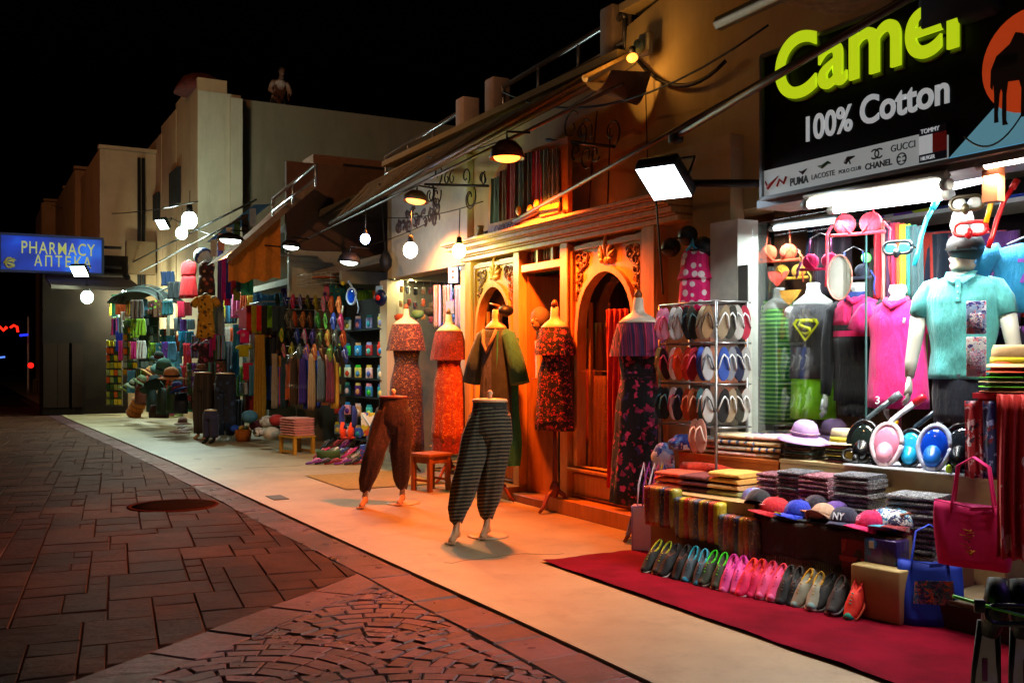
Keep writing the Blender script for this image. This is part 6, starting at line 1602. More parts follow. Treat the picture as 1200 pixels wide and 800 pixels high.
t = tote((a.x, a.y, a.z), FS+.35, .38, h+.03, .09, mp, 'magenta tote bag with a gold print hanging before the beige table', .25)
mg = mat('#c8901c', .5)
for k in range(7): put('gold_print', MB().tube([(-.035+.02*sin(k*2.1), -.056, h*(.68-.05*k)), (-.01+.01*cos(k*3), -.057, h*(.66-.05*k)), (.005+.015*sin(k), -.056, h*(.69-.05*k))], [.004,.007,.004], 5, .4), mg, t)
put('emblem', MB().tube([(-.02,-.05,h*.30), (.0,-.052,h*.25), (.02,-.05,h*.32)], [.004,.008,.004], 5).tube([(-.0,-.05,h*.33), (.005,-.05,h*.22)], .005, 5), mg, t)
q = gnd(1090, 735); t = tote((q.x, q.y, .012), FS+.75, .34, .34, .14, mat('#0c3ac0', .7, var=.06), 'blue tote bag with a fish print standing on the carpet end', .2, 1.0, lean=-.12)
put('fish_print', MB().plate([(-.1,.0), (.11,.0), (.1,.13), (-.09,.12)], .004, face_viewer((.01,-.078,.12))), pattern('patch', ['#2a5a8a', '#c87a4a', '#203a5a', '#8a6a8a', '#3a8a8a'], 34), t)
# gift bag with ribbons left of shoe row
q = gnd(746, 648)
t = thing('gift_bag', 'lilac paper gift bag with white and purple ribbons at the end of the carpet', 'bag', (q.x+.1, q.y, .012), FS+.7)
put('bag_body', MB().box((0,0,.17), (.22,.11,.34), taper=1.02), mat('#a890b8', .6, var=.1), t)
put('front_panel', MB().box((-.03,-.0585,.17), (.13,.004,.32)), mat('#c8b8c8', .5), t)
for k, (x, c_) in enumerate(((-.05, '#d8d0e0'), (-.01, '#8a2a90'), (.03, '#e0dce8'), (.06, '#b03a80'), (.09, '#c8b040'), (.11, '#3050a0'))):
    put('ribbon', MB().tube([(x-.02,-.03,.34), (x-.01,-.035,.50), (x+.03,-.03,.66), (x+.04,.0,.5)], [.012,.018,.016,.008], 5, .4), cloth(c_), t)
q = dp(-.08, .30, .0)
single('blue_pouch', garment([(0,.1,.06), (.1,.11,.07), (.18,.06,.05), (.2,.02,.02)], 18, 5, .1), pattern('patch', ['#2850b0', '#80a8e0', '#c0d8f0'], 14, .4), 'crumpled shiny blue pouch behind the gift bag', 'pouch', dp(-.12, .62, .62), RZ)
# ---- printed bed linen packs under the caps right end
t = thing('linen_pack', 'red and pink printed linen pack hanging under the navy cap', 'linen pack', dp(1.77, .13, .2), RZ)
put('pack', MB().rbox((0,0,.1), (.22,.05,.24), .015), pattern('floral', ['#7a1a24', '#c86a6a', '#a03a3a', '#d8a090'], 10), t)
put('pack_band', MB().box((0,-.028,.1), (.225,.004,.03)), mat('#a01428', .4), t)
t = thing('linen_pack', 'purple and blue boxed linen pack above the beige step end', 'linen pack', dp(1.98, .15, .30), RZ)
put('pack', MB().rbox((0,0,.075), (.2,.14,.14), .008), pattern('patch', ['#3a1a6a', '#1c60a8', '#502a80', '#2a1050'], 9, .3), t)
put('label_card', MB().box((-.05,-.072,.11), (.03,.004,.04)), mat('#c8ccd0', .5), t)
single('side_crate', MB().rbox((0,0,.15), (.3,.26,.29), .01), M_box, 'beige cardboard box at the right end of the shoe row', 'box', dp(2.02, .0, 0.012)+Vector((.12, -.10, 0)), RZ)
q = gnd(1165, 722)
t = thing('low_platform', 'low dark edged platform behind the swim fins', 'platform', (4.95, 3.2, 0)); put('top', MB().box((0,0,.16), (.7,1.1,.02)), mat('#6a5a40', .7), t); put('edge', MB().box((-.35,0,.08), (.03,1.1,.14)), mat('#2a2018', .7), t)

# ---- shoes ----
def shoe_parts():
    N_ = 12
    def foot_w(t_): return (.030+.020*sin(min(t_*1.15, 1)*pi)**.7*(1)) if t_ < .99 else .02
    sole = MB(); rs = []
    for i in range(N_+1):
        t_ = i/N_; y = -.14+.28*t_; wdt = .026+.022*sin(pi*min(1, t_*.9+.08))**.8+(.006 if t_ < .45 else 0)
        if i in (0, N_): wdt *= .6
        rs.append([Vector((wdt*cos(a), y, .0135+.0135*sin(a)+(.012*(1-t_*4)**2 if t_ < .25 else 0))) for a in [2*pi*k/10 for k in range(10)]])
    sole.loft(rs, True)
    up = MB(); rs = []
    for i in range(N_+1):
        t_ = i/N_; y = -.135+.265*t_; wdt = .022+.020*sin(pi*min(1, t_*.9+.08))**.8+(.005 if t_ < .45 else 0)
        ht = .035+.045*max(0, min(1, (t_-.12)/.38))+.008*(t_ > .85)
        if i in (0, N_): wdt *= .55; ht *= .75
        ring = []
        for k in range(13):
            a = pi*k/12; x = wdt*cos(a)*(1-.25*sin(a)*(t_ > .4)); z = .022+ht*sin(a)**.7
            if t_ > .48 and abs(k-6) < 3: z -= .030*(1-abs(k-6)/3)*min(1, (t_-.48)*8)*(t_ < .95)
            ring.append(Vector((x, y, z)))
        rs.append(ring)
    up.loft(rs, True)
    col = MB(); pts = [Vector((.024*cos(a), .055+.062*sin(a), .083+.012*sin(a)*(1 if sin(a) > 0 else .3))) for a in [2*pi*i/18 for i in range(19)]]
    col.tube(pts, .0065, 6)
    ins = MB().plate([(.021*cos(a), .055+.058*sin(a)) for a in [2*pi*i/14 for i in range(14)]], .004, Matrix.Translation((0,0,.060)))
    lace = MB()
    for k in range(4): lace.tube([(-.02, -.055+.018*k, .066+.006*k), (0, -.058+.018*k, .078+.007*k), (.02, -.055+.018*k, .066+.006*k)], .0035, 5)
    toe = MB().ball((0, -.105, .03), .036, 12, 7, (1.0,1.05,.8))
    return [x.mesh(n) for x, n in ((sole, 'sole'), (up, 'upper'), (col, 'collar'), (ins, 'insole'), (lace, 'laces'), (toe, 'toe_cap'))]
SH = shoe_parts()
def shoe(u, w, yaw, cu, cs, cc, cl, ct, label, pitch=.55, z=.065, grp=None):
    t = thing('shoe', label, 'shoe', dp(u, w, z), RZ+yaw, grp); t.rotation_euler = (pitch, 0, RZ+yaw)
    for me, c_ in zip(SH, (cs, cu, cc, '#1a1512', cl, ct)): put(me.name, me, mat(c_, .75, var=.15, scale=20, bump=.3, bscale=200), t)
pairs = [('black', 'with lime green collar', '#1c1c18', '#b8b8a8', '#a8b820', '#9ab020', '#20201a'),
 ('black', 'with grey sole', '#121214', '#b0aca8', '#2a2220', '#2a2a2c', '#181818'),
 ('turquoise and grey', 'with teal collar', '#3a4850', '#a8b0b4', '#1898b0', '#1890a8', '#1c80a0'),
 ('dark olive', 'with bright green collar', '#2c3020', '#b0b4a8', '#38d810', '#40e018', '#3a3c2c'),
 ('pink', 'with purple lining', '#e04898', '#c8c0d0', '#c01890', '#8a1a9a', '#f068b0'),
 ('crimson pink', 'with red collar', '#e01858', '#d8c8cc', '#e83010', '#e82818', '#f02468'),
 ('light pink', 'with red laces', '#d8407a', '#c8b0d0', '#d01830', '#d82040', '#e868a0'),
 ('black', 'with pale sole and orange heel', '#15181c', '#b8bcc0', '#3a3a38', '#5a4a30', '#1a2024'),
 ('yellow and grey', 'with ochre collar', '#8a8a78', '#c8c4b0', '#b89018', '#a08820', '#78a0a0'),
 ('dark grey', 'with dusty sole', '#1c1e20', '#8a8c8e', '#18181a', '#202224', '#24282a')]
for i, (nm, ex, cu, cs, cc, cl, ct) in enumerate(pairs):
    for s, sd in ((-1, 'left'), (1, 'right')):
        shoe(.03+i*.196+s*.052+random.uniform(-.008, .008), -.035+random.uniform(-.02, .02), .12+s*.05+random.uniform(-.16, .14), cu, cs, cc, cl, ct, f'{nm} shoe {ex}, {sd} one of its pair', pitch=.62+random.uniform(-.14, .16), z=.077)
shoe(2.02, -.03, .1, '#d82a18', '#e05a3a', '#c02018', '#18a890', '#18a890', 'single red shoe with a teal patch at the right end of the shoe row', .75, .09)

# swim fins at the lower right corner
q = onX(1178, 800, 3.5)
sx, sy = q.x, q.y
t = thing('swim_fins', 'pair of black and clear swim fins standing with a lime green mask strap', 'swim fins', (sx, sy, 0), FS+.95)
def fin(s):
    bl = MB(); L_ = .42
    bl.add([(s*.075-.055, 0, .0), (s*.075+.055, 0, 0), (s*.06+.03, .0, L_), (s*.06-.03, .0, L_), (s*.075-.055, .012, .0), (s*.075+.055, .012, 0), (s*.06+.03, .012, L_), (s*.06-.03, .012, L_)], [(0,1,2,3), (7,6,5,4), (0,4,5,1), (1,5,6,2), (2,6,7,3), (3,7,4,0)])
    put('blade', bl, mat('#c8c4cc', .25), t)
    for q_ in (-1, 1): put('rib', MB().tube([(s*.075+q_*.058,.006,0), (s*.068+q_*.045,.006,L_*.6), (s*.06+q_*.03,0,L_+.03)], [.006,.010,.013], 6), mat('#0c0c0e', .4), t)
    put('blade_mark', MB().rbox((s*.075,-.003,.26), (.02,.006,.09), .005), mat('#7a2a6a', .5), t)
    put('foot_pocket', MB().tube([(s*.06,0,L_-.02), (s*.05,-.03,L_+.06), (s*.045,-.05,L_+.13), (s*.04,-.03,L_+.2)], [.035,.045,.048,.035], 12), mat('#0c0d10', .45), t)
fin(-1); fin(1)
put('mask_strap', MB().tube([(-.22,-.09,.56), (-.1,-.11,.53), (.02,-.11,.50), (.15,-.09,.47), (.2,-.02,.46)], .013, 6, .5), mat('#60e010', .4), t)
put('goggle_frame', goggles(MB(), (-.02,-.11,.50), .17, .09), mat('#202824', .3), t)
put('buckle', MB().rbox((-.13,-.11,.53), (.04,.02,.05), .006), mat('#181c18', .4), t)

# ================= slipper rack and pink swimsuit =================
def sole_loop(l=.125, w_=.045):
    out = []
    for i in range(24):
        a = 2*pi*i/24; y = sin(a)*l; x = cos(a)*w_*(1+.18*sin(a)) - .006*sin(a*2)
        out.append((x, y))
    return out
me_sole = MB().plate(sole_loop(), .016).mesh('sole'); me_foot = MB().plate([(x*.9, y*.93) for x, y in sole_loop()], .003, Matrix.Translation((0,0,.016))).mesh('footbed')
me_strap = MB().tube([(0,.07,.018), (-.02,.045,.04), (-.038,-.02,.035), (-.042,-.045,.016)], .006, 5).tube([(0,.07,.018), (.02,.045,.04), (.038,-.02,.035), (.042,-.045,.016)], .006, 5).mesh('strap')
def slipper(loc, rot, c1, c2, c3, label, group=None, sc=1.0, m=None):
    t = thing('flip_flop', label, 'flip-flop', loc, 0, group); t.rotation_euler = rot; t.scale = (sc,)*3
    put('sole', me_sole, mat(c1, .7), t); put('footbed', me_foot, m or mat(c3, .8), t); put('strap', me_strap, mat(c2, .5), t)
    return t
rk_c = onX(818, 523, 4.72)
ra, rb_ = onX(772, 400, 4.72), onX(838, 400, 4.72)
zt_, zb_ = zX(820, 354, 4.72), zX(820, 530, 4.72)
t = thing('slipper_rack', 'tall wire rack of hanging flip-flops beside the white pilaster', 'rack', (4.78, (ra.y+rb_.y)/2, 0))
ry = abs(ra.y-rb_.y)/2
for sx_ in (-.05, .24):
    for sy_ in (-ry, ry): put('upright', MB().tube([(sx_, sy_, 0), (sx_, sy_, zt_)], .011, 6), M_wire, t)
rows = [zt_, zX(820, 402, 4.72), zX(820, 450, 4.72), zX(820, 500, 4.72)]
for z in rows:
    put('shelf_wire', MB().tube([(-.05,-ry,z), (-.05,ry,z), (.24,ry,z), (.24,-ry,z), (-.05,-ry,z)], .009, 5), M_wire, t)
    for k in range(5): put('cross_wire', MB().tube([(-.05,-ry+2*ry*k/4,z), (.28,-ry+2*ry*k/4,z)], .006, 4), M_wire, t)
put('back_board', MB().box((.25,0,(zt_+.7)/2+.2), (.01, 2*ry, zt_-.55)), mat('#5a5c56', .7), t)
pal = [[('pink flowered', '#e87aa0', '#f0b0c8', '#e890b0'), ('pink', '#e08aa8', '#d04880', '#f0a0c0'), ('white patterned', '#c8c8c4', '#8a8a8a', '#d8d8d4'), ('whitish', '#b8b8b4', '#707070', '#d0d0cc'), ('black', '#15161a', '#204a50', '#1c1e22'), ('dark olive', '#3a3a28', '#2a4a4a', '#20221c'), ('beige', '#c8b898', '#8a6a4a', '#d8c8a8'), ('brown', '#6a4a30', '#3a2a1a', '#8a6a48')],
       [('sand coloured', '#a89858', '#8a7a40', '#b8a868'), ('dark red', '#7a0c1c', '#c02040', '#2a0c14'), ('white and red', '#e0d0c8', '#e03018', '#f0e0d8'), ('orange red', '#e84010', '#c02808', '#f05a20'), ('red', '#c82018', '#e86040', '#d83020'), ('crimson', '#b81838', '#e04868', '#a01430'), ('blue', '#2848a8', '#203070', '#3858b8'), ('grey', '#8a8c90', '#505258', '#a0a2a6')],
       [('dark teal', '#102a30', '#305a60', '#14343a'), ('black teal', '#0e1c20', '#2a6a70', '#101e22'), ('floral white', '#d8d0d8', '#b82a50', '#e0d8e0'), ('dark navy', '#16182a', '#303a5a', '#1c2034'), ('terracotta', '#b8603a', '#d89068', '#a8502c'), ('brown orange', '#a85a38', '#c88060', '#98502e'), ('teal grey', '#3a6a70', '#c0c8c8', '#305a60'), ('pale grey', '#a8aaa8', '#383a3c', '#b8bab8')]]
random.seed(5)
for r_, (z, row_p) in enumerate(zip(rows[:3], pal)):
    for k, (nm, c1, c2, c3) in enumerate(row_p):
        yy = t.location.y+ry-.02-2*ry*(k+.5)/8.2
        slipper((4.70-.02*(k % 2), yy, z-.15), (pi/2+.12+random.uniform(-.06, .06), random.uniform(-.12, .12), FS+.5+.5*(k > 4)+random.uniform(-.1, .1)), c1, c2, c3, f'{nm} flip-flop hanging in the {["top", "middle", "lowest"][r_]} row of the wire rack', 'flip-flops on the wire rack')
side = [('tan', '#8a7a60'), ('dark olive', '#2a2a20'), ('white', '#b0b0a8'), ('crimson', '#a02038'), ('blue', '#2a4a9a'), ('grey', '#70747a'), ('navy', '#141c3a'), ('pale grey', '#9a9c98'), ('black', '#101214')]
for r_ in range(3):
    for k in range(4):
        nm, c_ = side[(r_*4+k) % 9]; slipper((t.location.x+.0+.066*k, t.location.y-ry-.02, rows[r_]-.15), (pi/2+.1, random.uniform(-.15, .15), -.5), c_, '#c8c8c4', c_, f'{nm} flip-flop, {["first", "second", "third", "fourth"][k]} from the street in the {["top", "middle", "lowest"][r_]} row on the rack side', 'flip-flops on the rack side')
single('blue_bag_bundle', garment([(0,.11,.07), (.06,.12,.08), (.11,.05,.04)], 18, 5, .12), pattern('patch', ['#2050b0', '#60a0e0', '#c0e0f0', '#1838a0'], 14, .3), 'shiny blue and white bundle at the foot of the slipper rack', 'bundle', (4.72, yX(800, 4.72), zX(800, 526, 4.72)))
for px, c_, lb in ((815, '#c8a090', 'left one of two pale sandals at the rack foot'), (822, '#b07a6a', 'right one of two pale sandals at the rack foot')):
    a = onX(px, 520, 4.66); slipper(a+Vector((0,0,.06)), (pi/2, 0, FS+.4), c_, '#d8c0b0', c_, lb)
# pink polka swimsuit dress hanging with hat
m_pk = pattern('dots', ['#e0106c', '#f0d8dc'], 13)
a = onX(805, 290, 4.9); b_ = onX(805, 358, 4.9); h = a.z-b_.z
t = thing('swim_dress', 'hot pink swim dress with white spots hung on the pale pier', 'swim dress', (4.98, a.y, b_.z), FS+.35)
put('skirt', garment([(-.04, .145, .07), (h*.5, .13, .07)], 28, 8, .07), m_pk, t)
put('peplum', garment([(h*.46, .155, .08), (h*.62, .125, .07), (h*.9, .11, .06), (h*.98, .085, .05)], 28, 7, .06), m_pk, t)
put('neck_tie', MB().tube([(-.05,-.05,h*.95), (-.01,-.05,h*1.02), (.0,-.03,h*1.14), (.01,-.05,h*1.02), (.05,-.05,h*.95)], .012, 5), cloth('#2a90b8'), t)
for px, py, r, lb in ((786, 290, .085, 'black rounded helmet bag left of the pink swim dress'), (806, 276, .085, 'black cap hung above the pink swim dress'), (824, 290, .09, 'dark round cap hung right of the pink swim dress')):
    q = onX(px, py, 5.02); t = thing('hung_cap', lb, 'cap', q, FS+.3)
    put('crown', MB().ball((0,0,0), r, 14, 9, (1,.8,.95)), mat('#10141a', .5), t); put('brim', MB().plate([(-.06,-.05), (.06,-.05), (.045,-.12), (-.045,-.12)], .01, Matrix.Translation((0,0,-.03))), mat('#0c1014', .5), t)

tube_light(onX(905, 268, 5.35), onX(985, 258, 5.3), .02, '#f0f8ff', 30, 'thin fluorescent tube inside the window above the striped dress', 5)  # tube added to brighten the goods behind the window
tube_light(onX(1040, 236, 5.15), onX(1175, 205, 5.15), .022, '#f0f8ff', 55, 'thin fluorescent tube inside the open shop front above the scarves', 8)  # second added tube, brightens the mannequins and scarves
# ================= MIDDLE SHOP: packet shelves, slipper panels, shawls =================
RL = FS+.45
# wall shelf unit with rows of packets
a, b_ = onX(398, 400, 5.35), onX(452, 400, 5.35)
ux = 5.35; uy0, uy1 = b_.y, a.y
rk = thing('packet_rack', 'tall dark rack of small swim toy packets behind the maroon trousers', 'rack', (ux, (uy0+uy1)/2, 0))
hy = (uy1-uy0)/2
put('back_grid', MB().box((.14, 0, 1.3), (.02, 2*hy+.1, 2.2)), mat('#10222a', .7), rk)
for s in (-1, 1): put('upright', MB().box((0, s*(hy+.03), 1.25), (.04,.04,2.5)), mat('#7a8a90', .5, .5), rk)
rows_py = [(368, 388), (398, 420), (426, 444), (446, 466), (470, 490), (496, 515)]
pkc = ['#70a8c8', '#3a8ac8', '#c8a878', '#c8e0e0', '#2a9ab0', '#48c0b8', '#3a60c0', '#28c038', '#c0d838', '#8a9ad8', '#2a90e0', '#d0e0c8', '#d0c870', '#b03a48', '#c8c860', '#2a6a8a', '#c8402a', '#d8d0d8', '#4a2a80', '#e8a0b8']
PB = MB().rbox((0,0,0), (.13,.035,.16), .012).mesh('packet')
HC = MB().box((0,-.004,.095), (.10,.006,.05)).mesh('header_card')
BL = MB().ball((0,-.02,-.015), .042, 8, 6, (1,.5,1.1)).mesh('blister')
cn = {'#70a8c8':'pale blue','#3a8ac8':'blue','#c8a878':'tan','#c8e0e0':'white','#2a9ab0':'teal','#48c0b8':'aqua','#3a60c0':'cobalt','#28c038':'bright green','#c0d838':'lime','#8a9ad8':'lavender','#2a90e0':'azure','#d0e0c8':'pale green','#d0c870':'straw yellow','#b03a48':'red','#c8c860':'olive yellow','#2a6a8a':'petrol','#c8402a':'orange red','#d8d0d8':'light grey','#4a2a80':'violet','#e8a0b8':'pink'}
ordn = ['first', 'second', 'third', 'fourth', 'fifth', 'sixth', 'seventh', 'eighth', 'ninth']
random.seed(6)
for r_, (pt, pb) in enumerate(rows_py):
    z = zX(425, (pt+pb)/2, ux)
    put('shelf', MB().box((.02, 0, z-.12), (.22, 2*hy+.04, .015)), mat('#1c2a30', .6), rk)
    for k in range(5):
        c_ = pkc[(r_*4+k*3) % 20]; yy = uy1-.09-(2*hy-.12)*k/4
        o = thing('toy_packet', f'{cn[c_]} packet, {ordn[k]} from the left, {["top", "second", "third", "fourth", "fifth", "lowest"][r_]} row of the packet rack', 'packet', (ux-.06, yy, z-.02), RL+random.uniform(-.15, .15), 'packets on the rack')
        put('packet', PB, mat(c_, .35, var=.2, scale=20), o); put('header_card', HC, mat(pkc[(r_*5+k*7+3) % 20], .5), o); put('blister', BL, mat(pkc[(k*5+r_+9) % 20], .2), o)
# hanging blue mask and fins at the top of the rack
def small_mask(px, py, X, c1, c2, label, rr=.11):
    q = onX(px, py, X); t = thing('snorkel_mask', label, 'snorkel mask', q, RL)
    put('mask_frame', MB().tube([(rr*cos(2*pi*i/20)*.85, 0, rr*1.1*sin(2*pi*i/20)) for i in range(21)], .018, 6), mat(c1, .3), t)
    put('visor', MB().ball((0,0,0), rr*.85, 12, 8, (.9,.3,1.15)), mat(c2, .1, spec=.8), t)
    put('snorkel', MB().tube([(rr*.1,0,rr*1.1), (-.02,0,rr*1.6), (-.06,0,rr*2.1)], .018, 6), mat(c1, .3), t)
    put('tube', MB().tube([(rr,0,-.05), (rr*1.3,0,-.18), (rr*1.1,0,-.26)], .01, 5), mat(c1, .3), t); return t
small_mask(412, 347, 5.0, '#a8c8f0', '#1048d8', 'blue and white snorkel mask hanging at the top of the packet rack')
single('yellow_ball', MB().ball((0,0,0), .035, 10, 7), mat('#d8c818', .4), 'small yellow ball hanging above the blue mask', 'ball', onX(402, 332, 5.0))
t = thing('wrapped_ball', 'dark blue wrapped set with a red centre beside the hanging blue mask', 'toy set', onX(446, 349, 5.1), RL)
put('disc', MB().ball((0,0,0), .12, 14, 8, (1,.4,1)), mat('#101a3c', .3), t); put('centre', MB().ball((0,-.05,0), .04, 8, 6), mat('#d81818', .3), t); put('card', MB().box((-.03,0,.12), (.12,.01,.1)), mat('#90b8d0', .5), t)
# the curly white cord
q = onX(402, 358, 4.95)
single('cord', MB().tube([(0,0,0), (0,.05,-.14), (0,.25,-.22), (0,.36,-.3), (0,.3,-.42), (0,.3,-.55)], .012, 5), mat('#c8ccc0', .6), 'pale curly cord hanging from the blue mask over the slippers', 'cord', q)
# crowd of small hanging trinkets over the fascia bottom (keyrings, bags) right of rack
random.seed(12)
tk = ['#3a5ab0', '#8a3028', '#c8c0a0', '#2a2a28', '#4a6a4a', '#a87838', '#30405a', '#6a2a40', '#b8a878', '#20242a', '#7a8a90', '#c05a28']
tkn = ['blue', 'dark red', 'cream', 'black', 'green', 'amber', 'slate', 'wine', 'sand', 'charcoal', 'grey', 'orange']
n_ = 0
for r_, pyt in enumerate((336, 352, 368)):
    for k in range(9):
        px = 462+k*8.5+random.uniform(-1, 1); c_ = (k*5+r_*3) % 12; q = onX(px, pyt+random.uniform(-2, 2), 5.45)
        t = thing('hanging_trinket', f'{tkn[c_]} trinket, {ordn[k]} from the left in the {["upper", "middle", "lower"][r_]} row under the yellowish tube', 'trinket', q, RL, 'hanging trinkets under the white fascia')
        put('pouch', MB().rbox((0,0,-.05), (.07,.03,.10), .015), pattern('floral', [tk[c_], tk[(c_+3) % 12], tk[(c_+5) % 12]], 30, .5, seed=c_), t); put('loop', MB().tube([(0,0,0), (.0,0,.10)], .004, 4), M_wire, t)
for k, (px, py, c_, lb) in enumerate(((470, 372, '#c8521a', 'orange flower pot shaped basket on the top of the tribal wrap'), (490, 368, '#5a8a4a', 'green plant like ornament beside the orange basket'), (505, 365, '#202a24', 'dark bunch of cords hanging right of the green ornament'))):
    q = onX(px, py, 5.3); single('ornament', MB().lathe([(.03,-.06),(.08,-.03),(.09,.03),(.05,.05)], n=12, wob=.1), mat(c_, .7, var=.3, bump=.6), lb, 'ornament', q)
for k, (px, c_, lb, w_) in enumerate(((512, '#8a6a40', 'brown net bag hanging left of the lilac bundle', .12), (524, '#5a4a3a', 'grey brown net bag hanging above the orange dress', .14), (540, '#8a86c8', 'lilac wrapped bundle hanging at the left edge of the carved front', .2), (549, '#a05a78', 'rose striped towel hanging beside the lilac bundle', .12))):
    q = onX(px, 334, 5.3); drape('hanging_bundle', q, RL, w_, q.z-zX(px, 385, 5.3), pattern('multistripe', [c_, '#c8c0d0', c_, '#4a3a50'], 60, seed=k), lb, 'bundle', 3, .02)
q = onX(531, 322, 5.25); t = thing('price_board', 'white price card with two dark marks hung under the fascia', 'price card', q, RL)
put('card', MB().box((0,0,0), (.15,.008,.2)), mat('#c8d4e8', .5), t); put('mark', MB().ball((.0,-.006,.04), .018, 6, 4, (1,.2,1)), M_navy, t); put('mark', MB().ball((.0,-.006,-.03), .018, 6, 4, (1,.2,1)), M_navy, t)
# dark stacked cloth shelves low behind trousers
for k, (px, c_) in enumerate(((520, '#8a6a20'), (534, '#6a4a1c'), (546, '#7a7a40'))):
    for j in range(5):
        q = onX(px, 560-j*9, 5.5); single('folded_cloth', FM[j % 3], cloth(c_ if j % 2 else '#b88a4a'), f'{["ochre", "sand"][j % 2]} folded cloth, {["lowest", "second", "third", "fourth", "topmost"][j]} in the {["left", "middle", "right"][k]} pile behind the orange dress', 'folded cloth', q, RL)
# life vest, shoe box, board
q = onX(408, 515, 5.0)
t = thing('life_vest', 'blue and orange child life vest hanging low on the packet rack', 'life vest', (q.x, q.y, q.z), RL)
for s in (-1, 1):
    put('shoulder', MB().tube([(s*.06,0,.16), (s*.13,0,.24), (s*.14,0,.42), (s*.10,.02,.5)], [.045,.05,.05,.03], 10, .7), cloth('#142a7a'), t)
    put('chest_panel', MB().tube([(s*.07,-.02,.02), (s*.085,-.03,.14), (s*.10,-.02,.26)], [.06,.062,.03], 10, .6), cloth('#f04812'), t)
put('waist_band', MB().tube([(-.14,-.01,.04), (0,-.05,.03), (.14,-.01,.04)], .028, 6, .6), cloth('#d0301a'), t)
q = onX(433, 498, 5.1); t = thing('toy_board', 'small yellow and blue toy board leaning beside the life vest', 'toy', (q.x, q.y, q.z-.15), RL+.2)
put('board', MB().rbox((0,0,.16), (.28,.03,.34), .014), pattern('patch', ['#c8c030', '#2a4ab0', '#c8502a', '#e0e0d0'], 8, .4), t); put('stripe', MB().tube([(-.1,-.02,.3), (.12,-.02,.02)], .014, 6, .4), mat('#a8c8d8', .4), t)
q = onX(436, 530, 4.95); single('beach_toy', MB().rbox((0,0,.06), (.3,.2,.22), .02), pattern('patch', ['#c8b828', '#2848b0', '#c83820', '#203a80'], 10, .4), 'yellow red and blue toy box low behind the maroon trousers', 'toy box', (q.x, q.y, q.z-.06), RL)
# slippers on the ground and shoe heap
random.seed(15)
fc = [('violet', '#6a2a8a', '#c878c8'), ('pink', '#c83a80', '#e890b8'), ('black', '#1a1a1e', '#6a6a70'), ('white', '#c8c4c0', '#8a8a88'), ('dark red', '#6a1424', '#b04a58'), ('striped blue', '#2a4a8a', '#a8c0e0')]
for r_ in range(3):
    for k in range(7):
        q = gnd(370+k*11+r_*7, 544-r_*7); c_ = fc[(k*2+r_) % 6]
        slipper((q.x, q.y, .03+.05*r_), (.2+.35*(r_ > 0), random.uniform(-.1, .1), FS+random.uniform(-.4, .2)), c_[1], c_[2], c_[1], f'{c_[0]} slipper, {ordn[k]} from the left, {["front", "middle", "back"][r_]} row on the floor beside the olive mat', 'slippers on the floor', 1.15)
# pinkish seat with yellow legs
q = gnd(348, 531)
t = thing('towel_bench', 'low yellow wooden bench stacked with folded rose towels', 'bench', (q.x, q.y, 0), RL-.2)
for a_ in (-1, 1):
    for b2 in (-1, 1): put('leg', MB().box((a_*.2, b2*.16, .13), (.05,.05,.26)), wood('#8a6418', '#b88a2a'), t)
    put('rail', MB().box((0, a_*.16, .04), (.36,.03,.04)), wood('#8a6418', '#b88a2a'), t)
put('top_board', MB().box((0,0,.27), (.46,.4,.025)), wood('#8a6418', '#b88a2a'), t)
for k in range(7):
    o = single('folded_towel', FM[k % 3], cloth(['#b87468', '#a8645c', '#b8706c'][k % 3]), f'rose towel, {["lowest", "second", "third", "fourth", "fifth", "sixth", "topmost"][k]} of the seven on the yellow bench', 'towel', (q.x, q.y, .283+k*.04), RL-.2); o.scale = (1.45, 1.5, 1.35)
# slanted slipper panels (rows of paired slippers on a rack leaning)
pc = [('black', '#16181c', '#3a4a30'), ('olive', '#3a4020', '#8a9040'), ('orange', '#d0703a', '#e8a060'), ('blue', '#3048a0', '#90a0e0'), ('mustard', '#8a8020', '#c8c040'), ('brown', '#5a3018', '#a06a38'), ('magenta', '#b02a60', '#e880a8'), ('grey', '#5a605a', '#a0a8a0'), ('green', '#2a7028', '#70c050'), ('dark violet', '#2a1a4a', '#6a50a0'), ('rust', '#b04818', '#d88048')]
for r_, (py, X) in enumerate(((352, 4.95), (372, 4.9), (392, 4.85), (410, 4.8))):
    for k in range(9):
        px = 326+k*9.0+r_*2.5; q = onX(px, py+.6*k, X); c_ = pc[(k*3+r_*4) % 11]
        slipper(q, (pi/2+.35, .35, RL+random.uniform(-.15, .15)), c_[1], c_[2], pc[(k+r_*2) % 11][2] if k % 3 == 0 else c_[1], f'{c_[0]} slipper, {ordn[k]} from the left, {["top", "second", "third", "lowest"][r_]} row of the leaning panel', 'slippers on the leaning panel', 1.15)
c = onX(358, 385, 5.05); t = thing('slipper_display', 'leaning wire panel covered with rows of slippers', 'rack', (c.x, c.y, 0), RL)
for k in range(7): put('wire', MB().tube([(-.55,.06+.03*0,c.z-.45+k*.16), (.5,.06,c.z-.5+k*.16)], .007, 4), M_wire, t)
for s in (-1, 1): put('leg', MB().tube([(s*.5,.3,0), (s*.5,.08,c.z+.5)], .012, 5), M_wire, t)
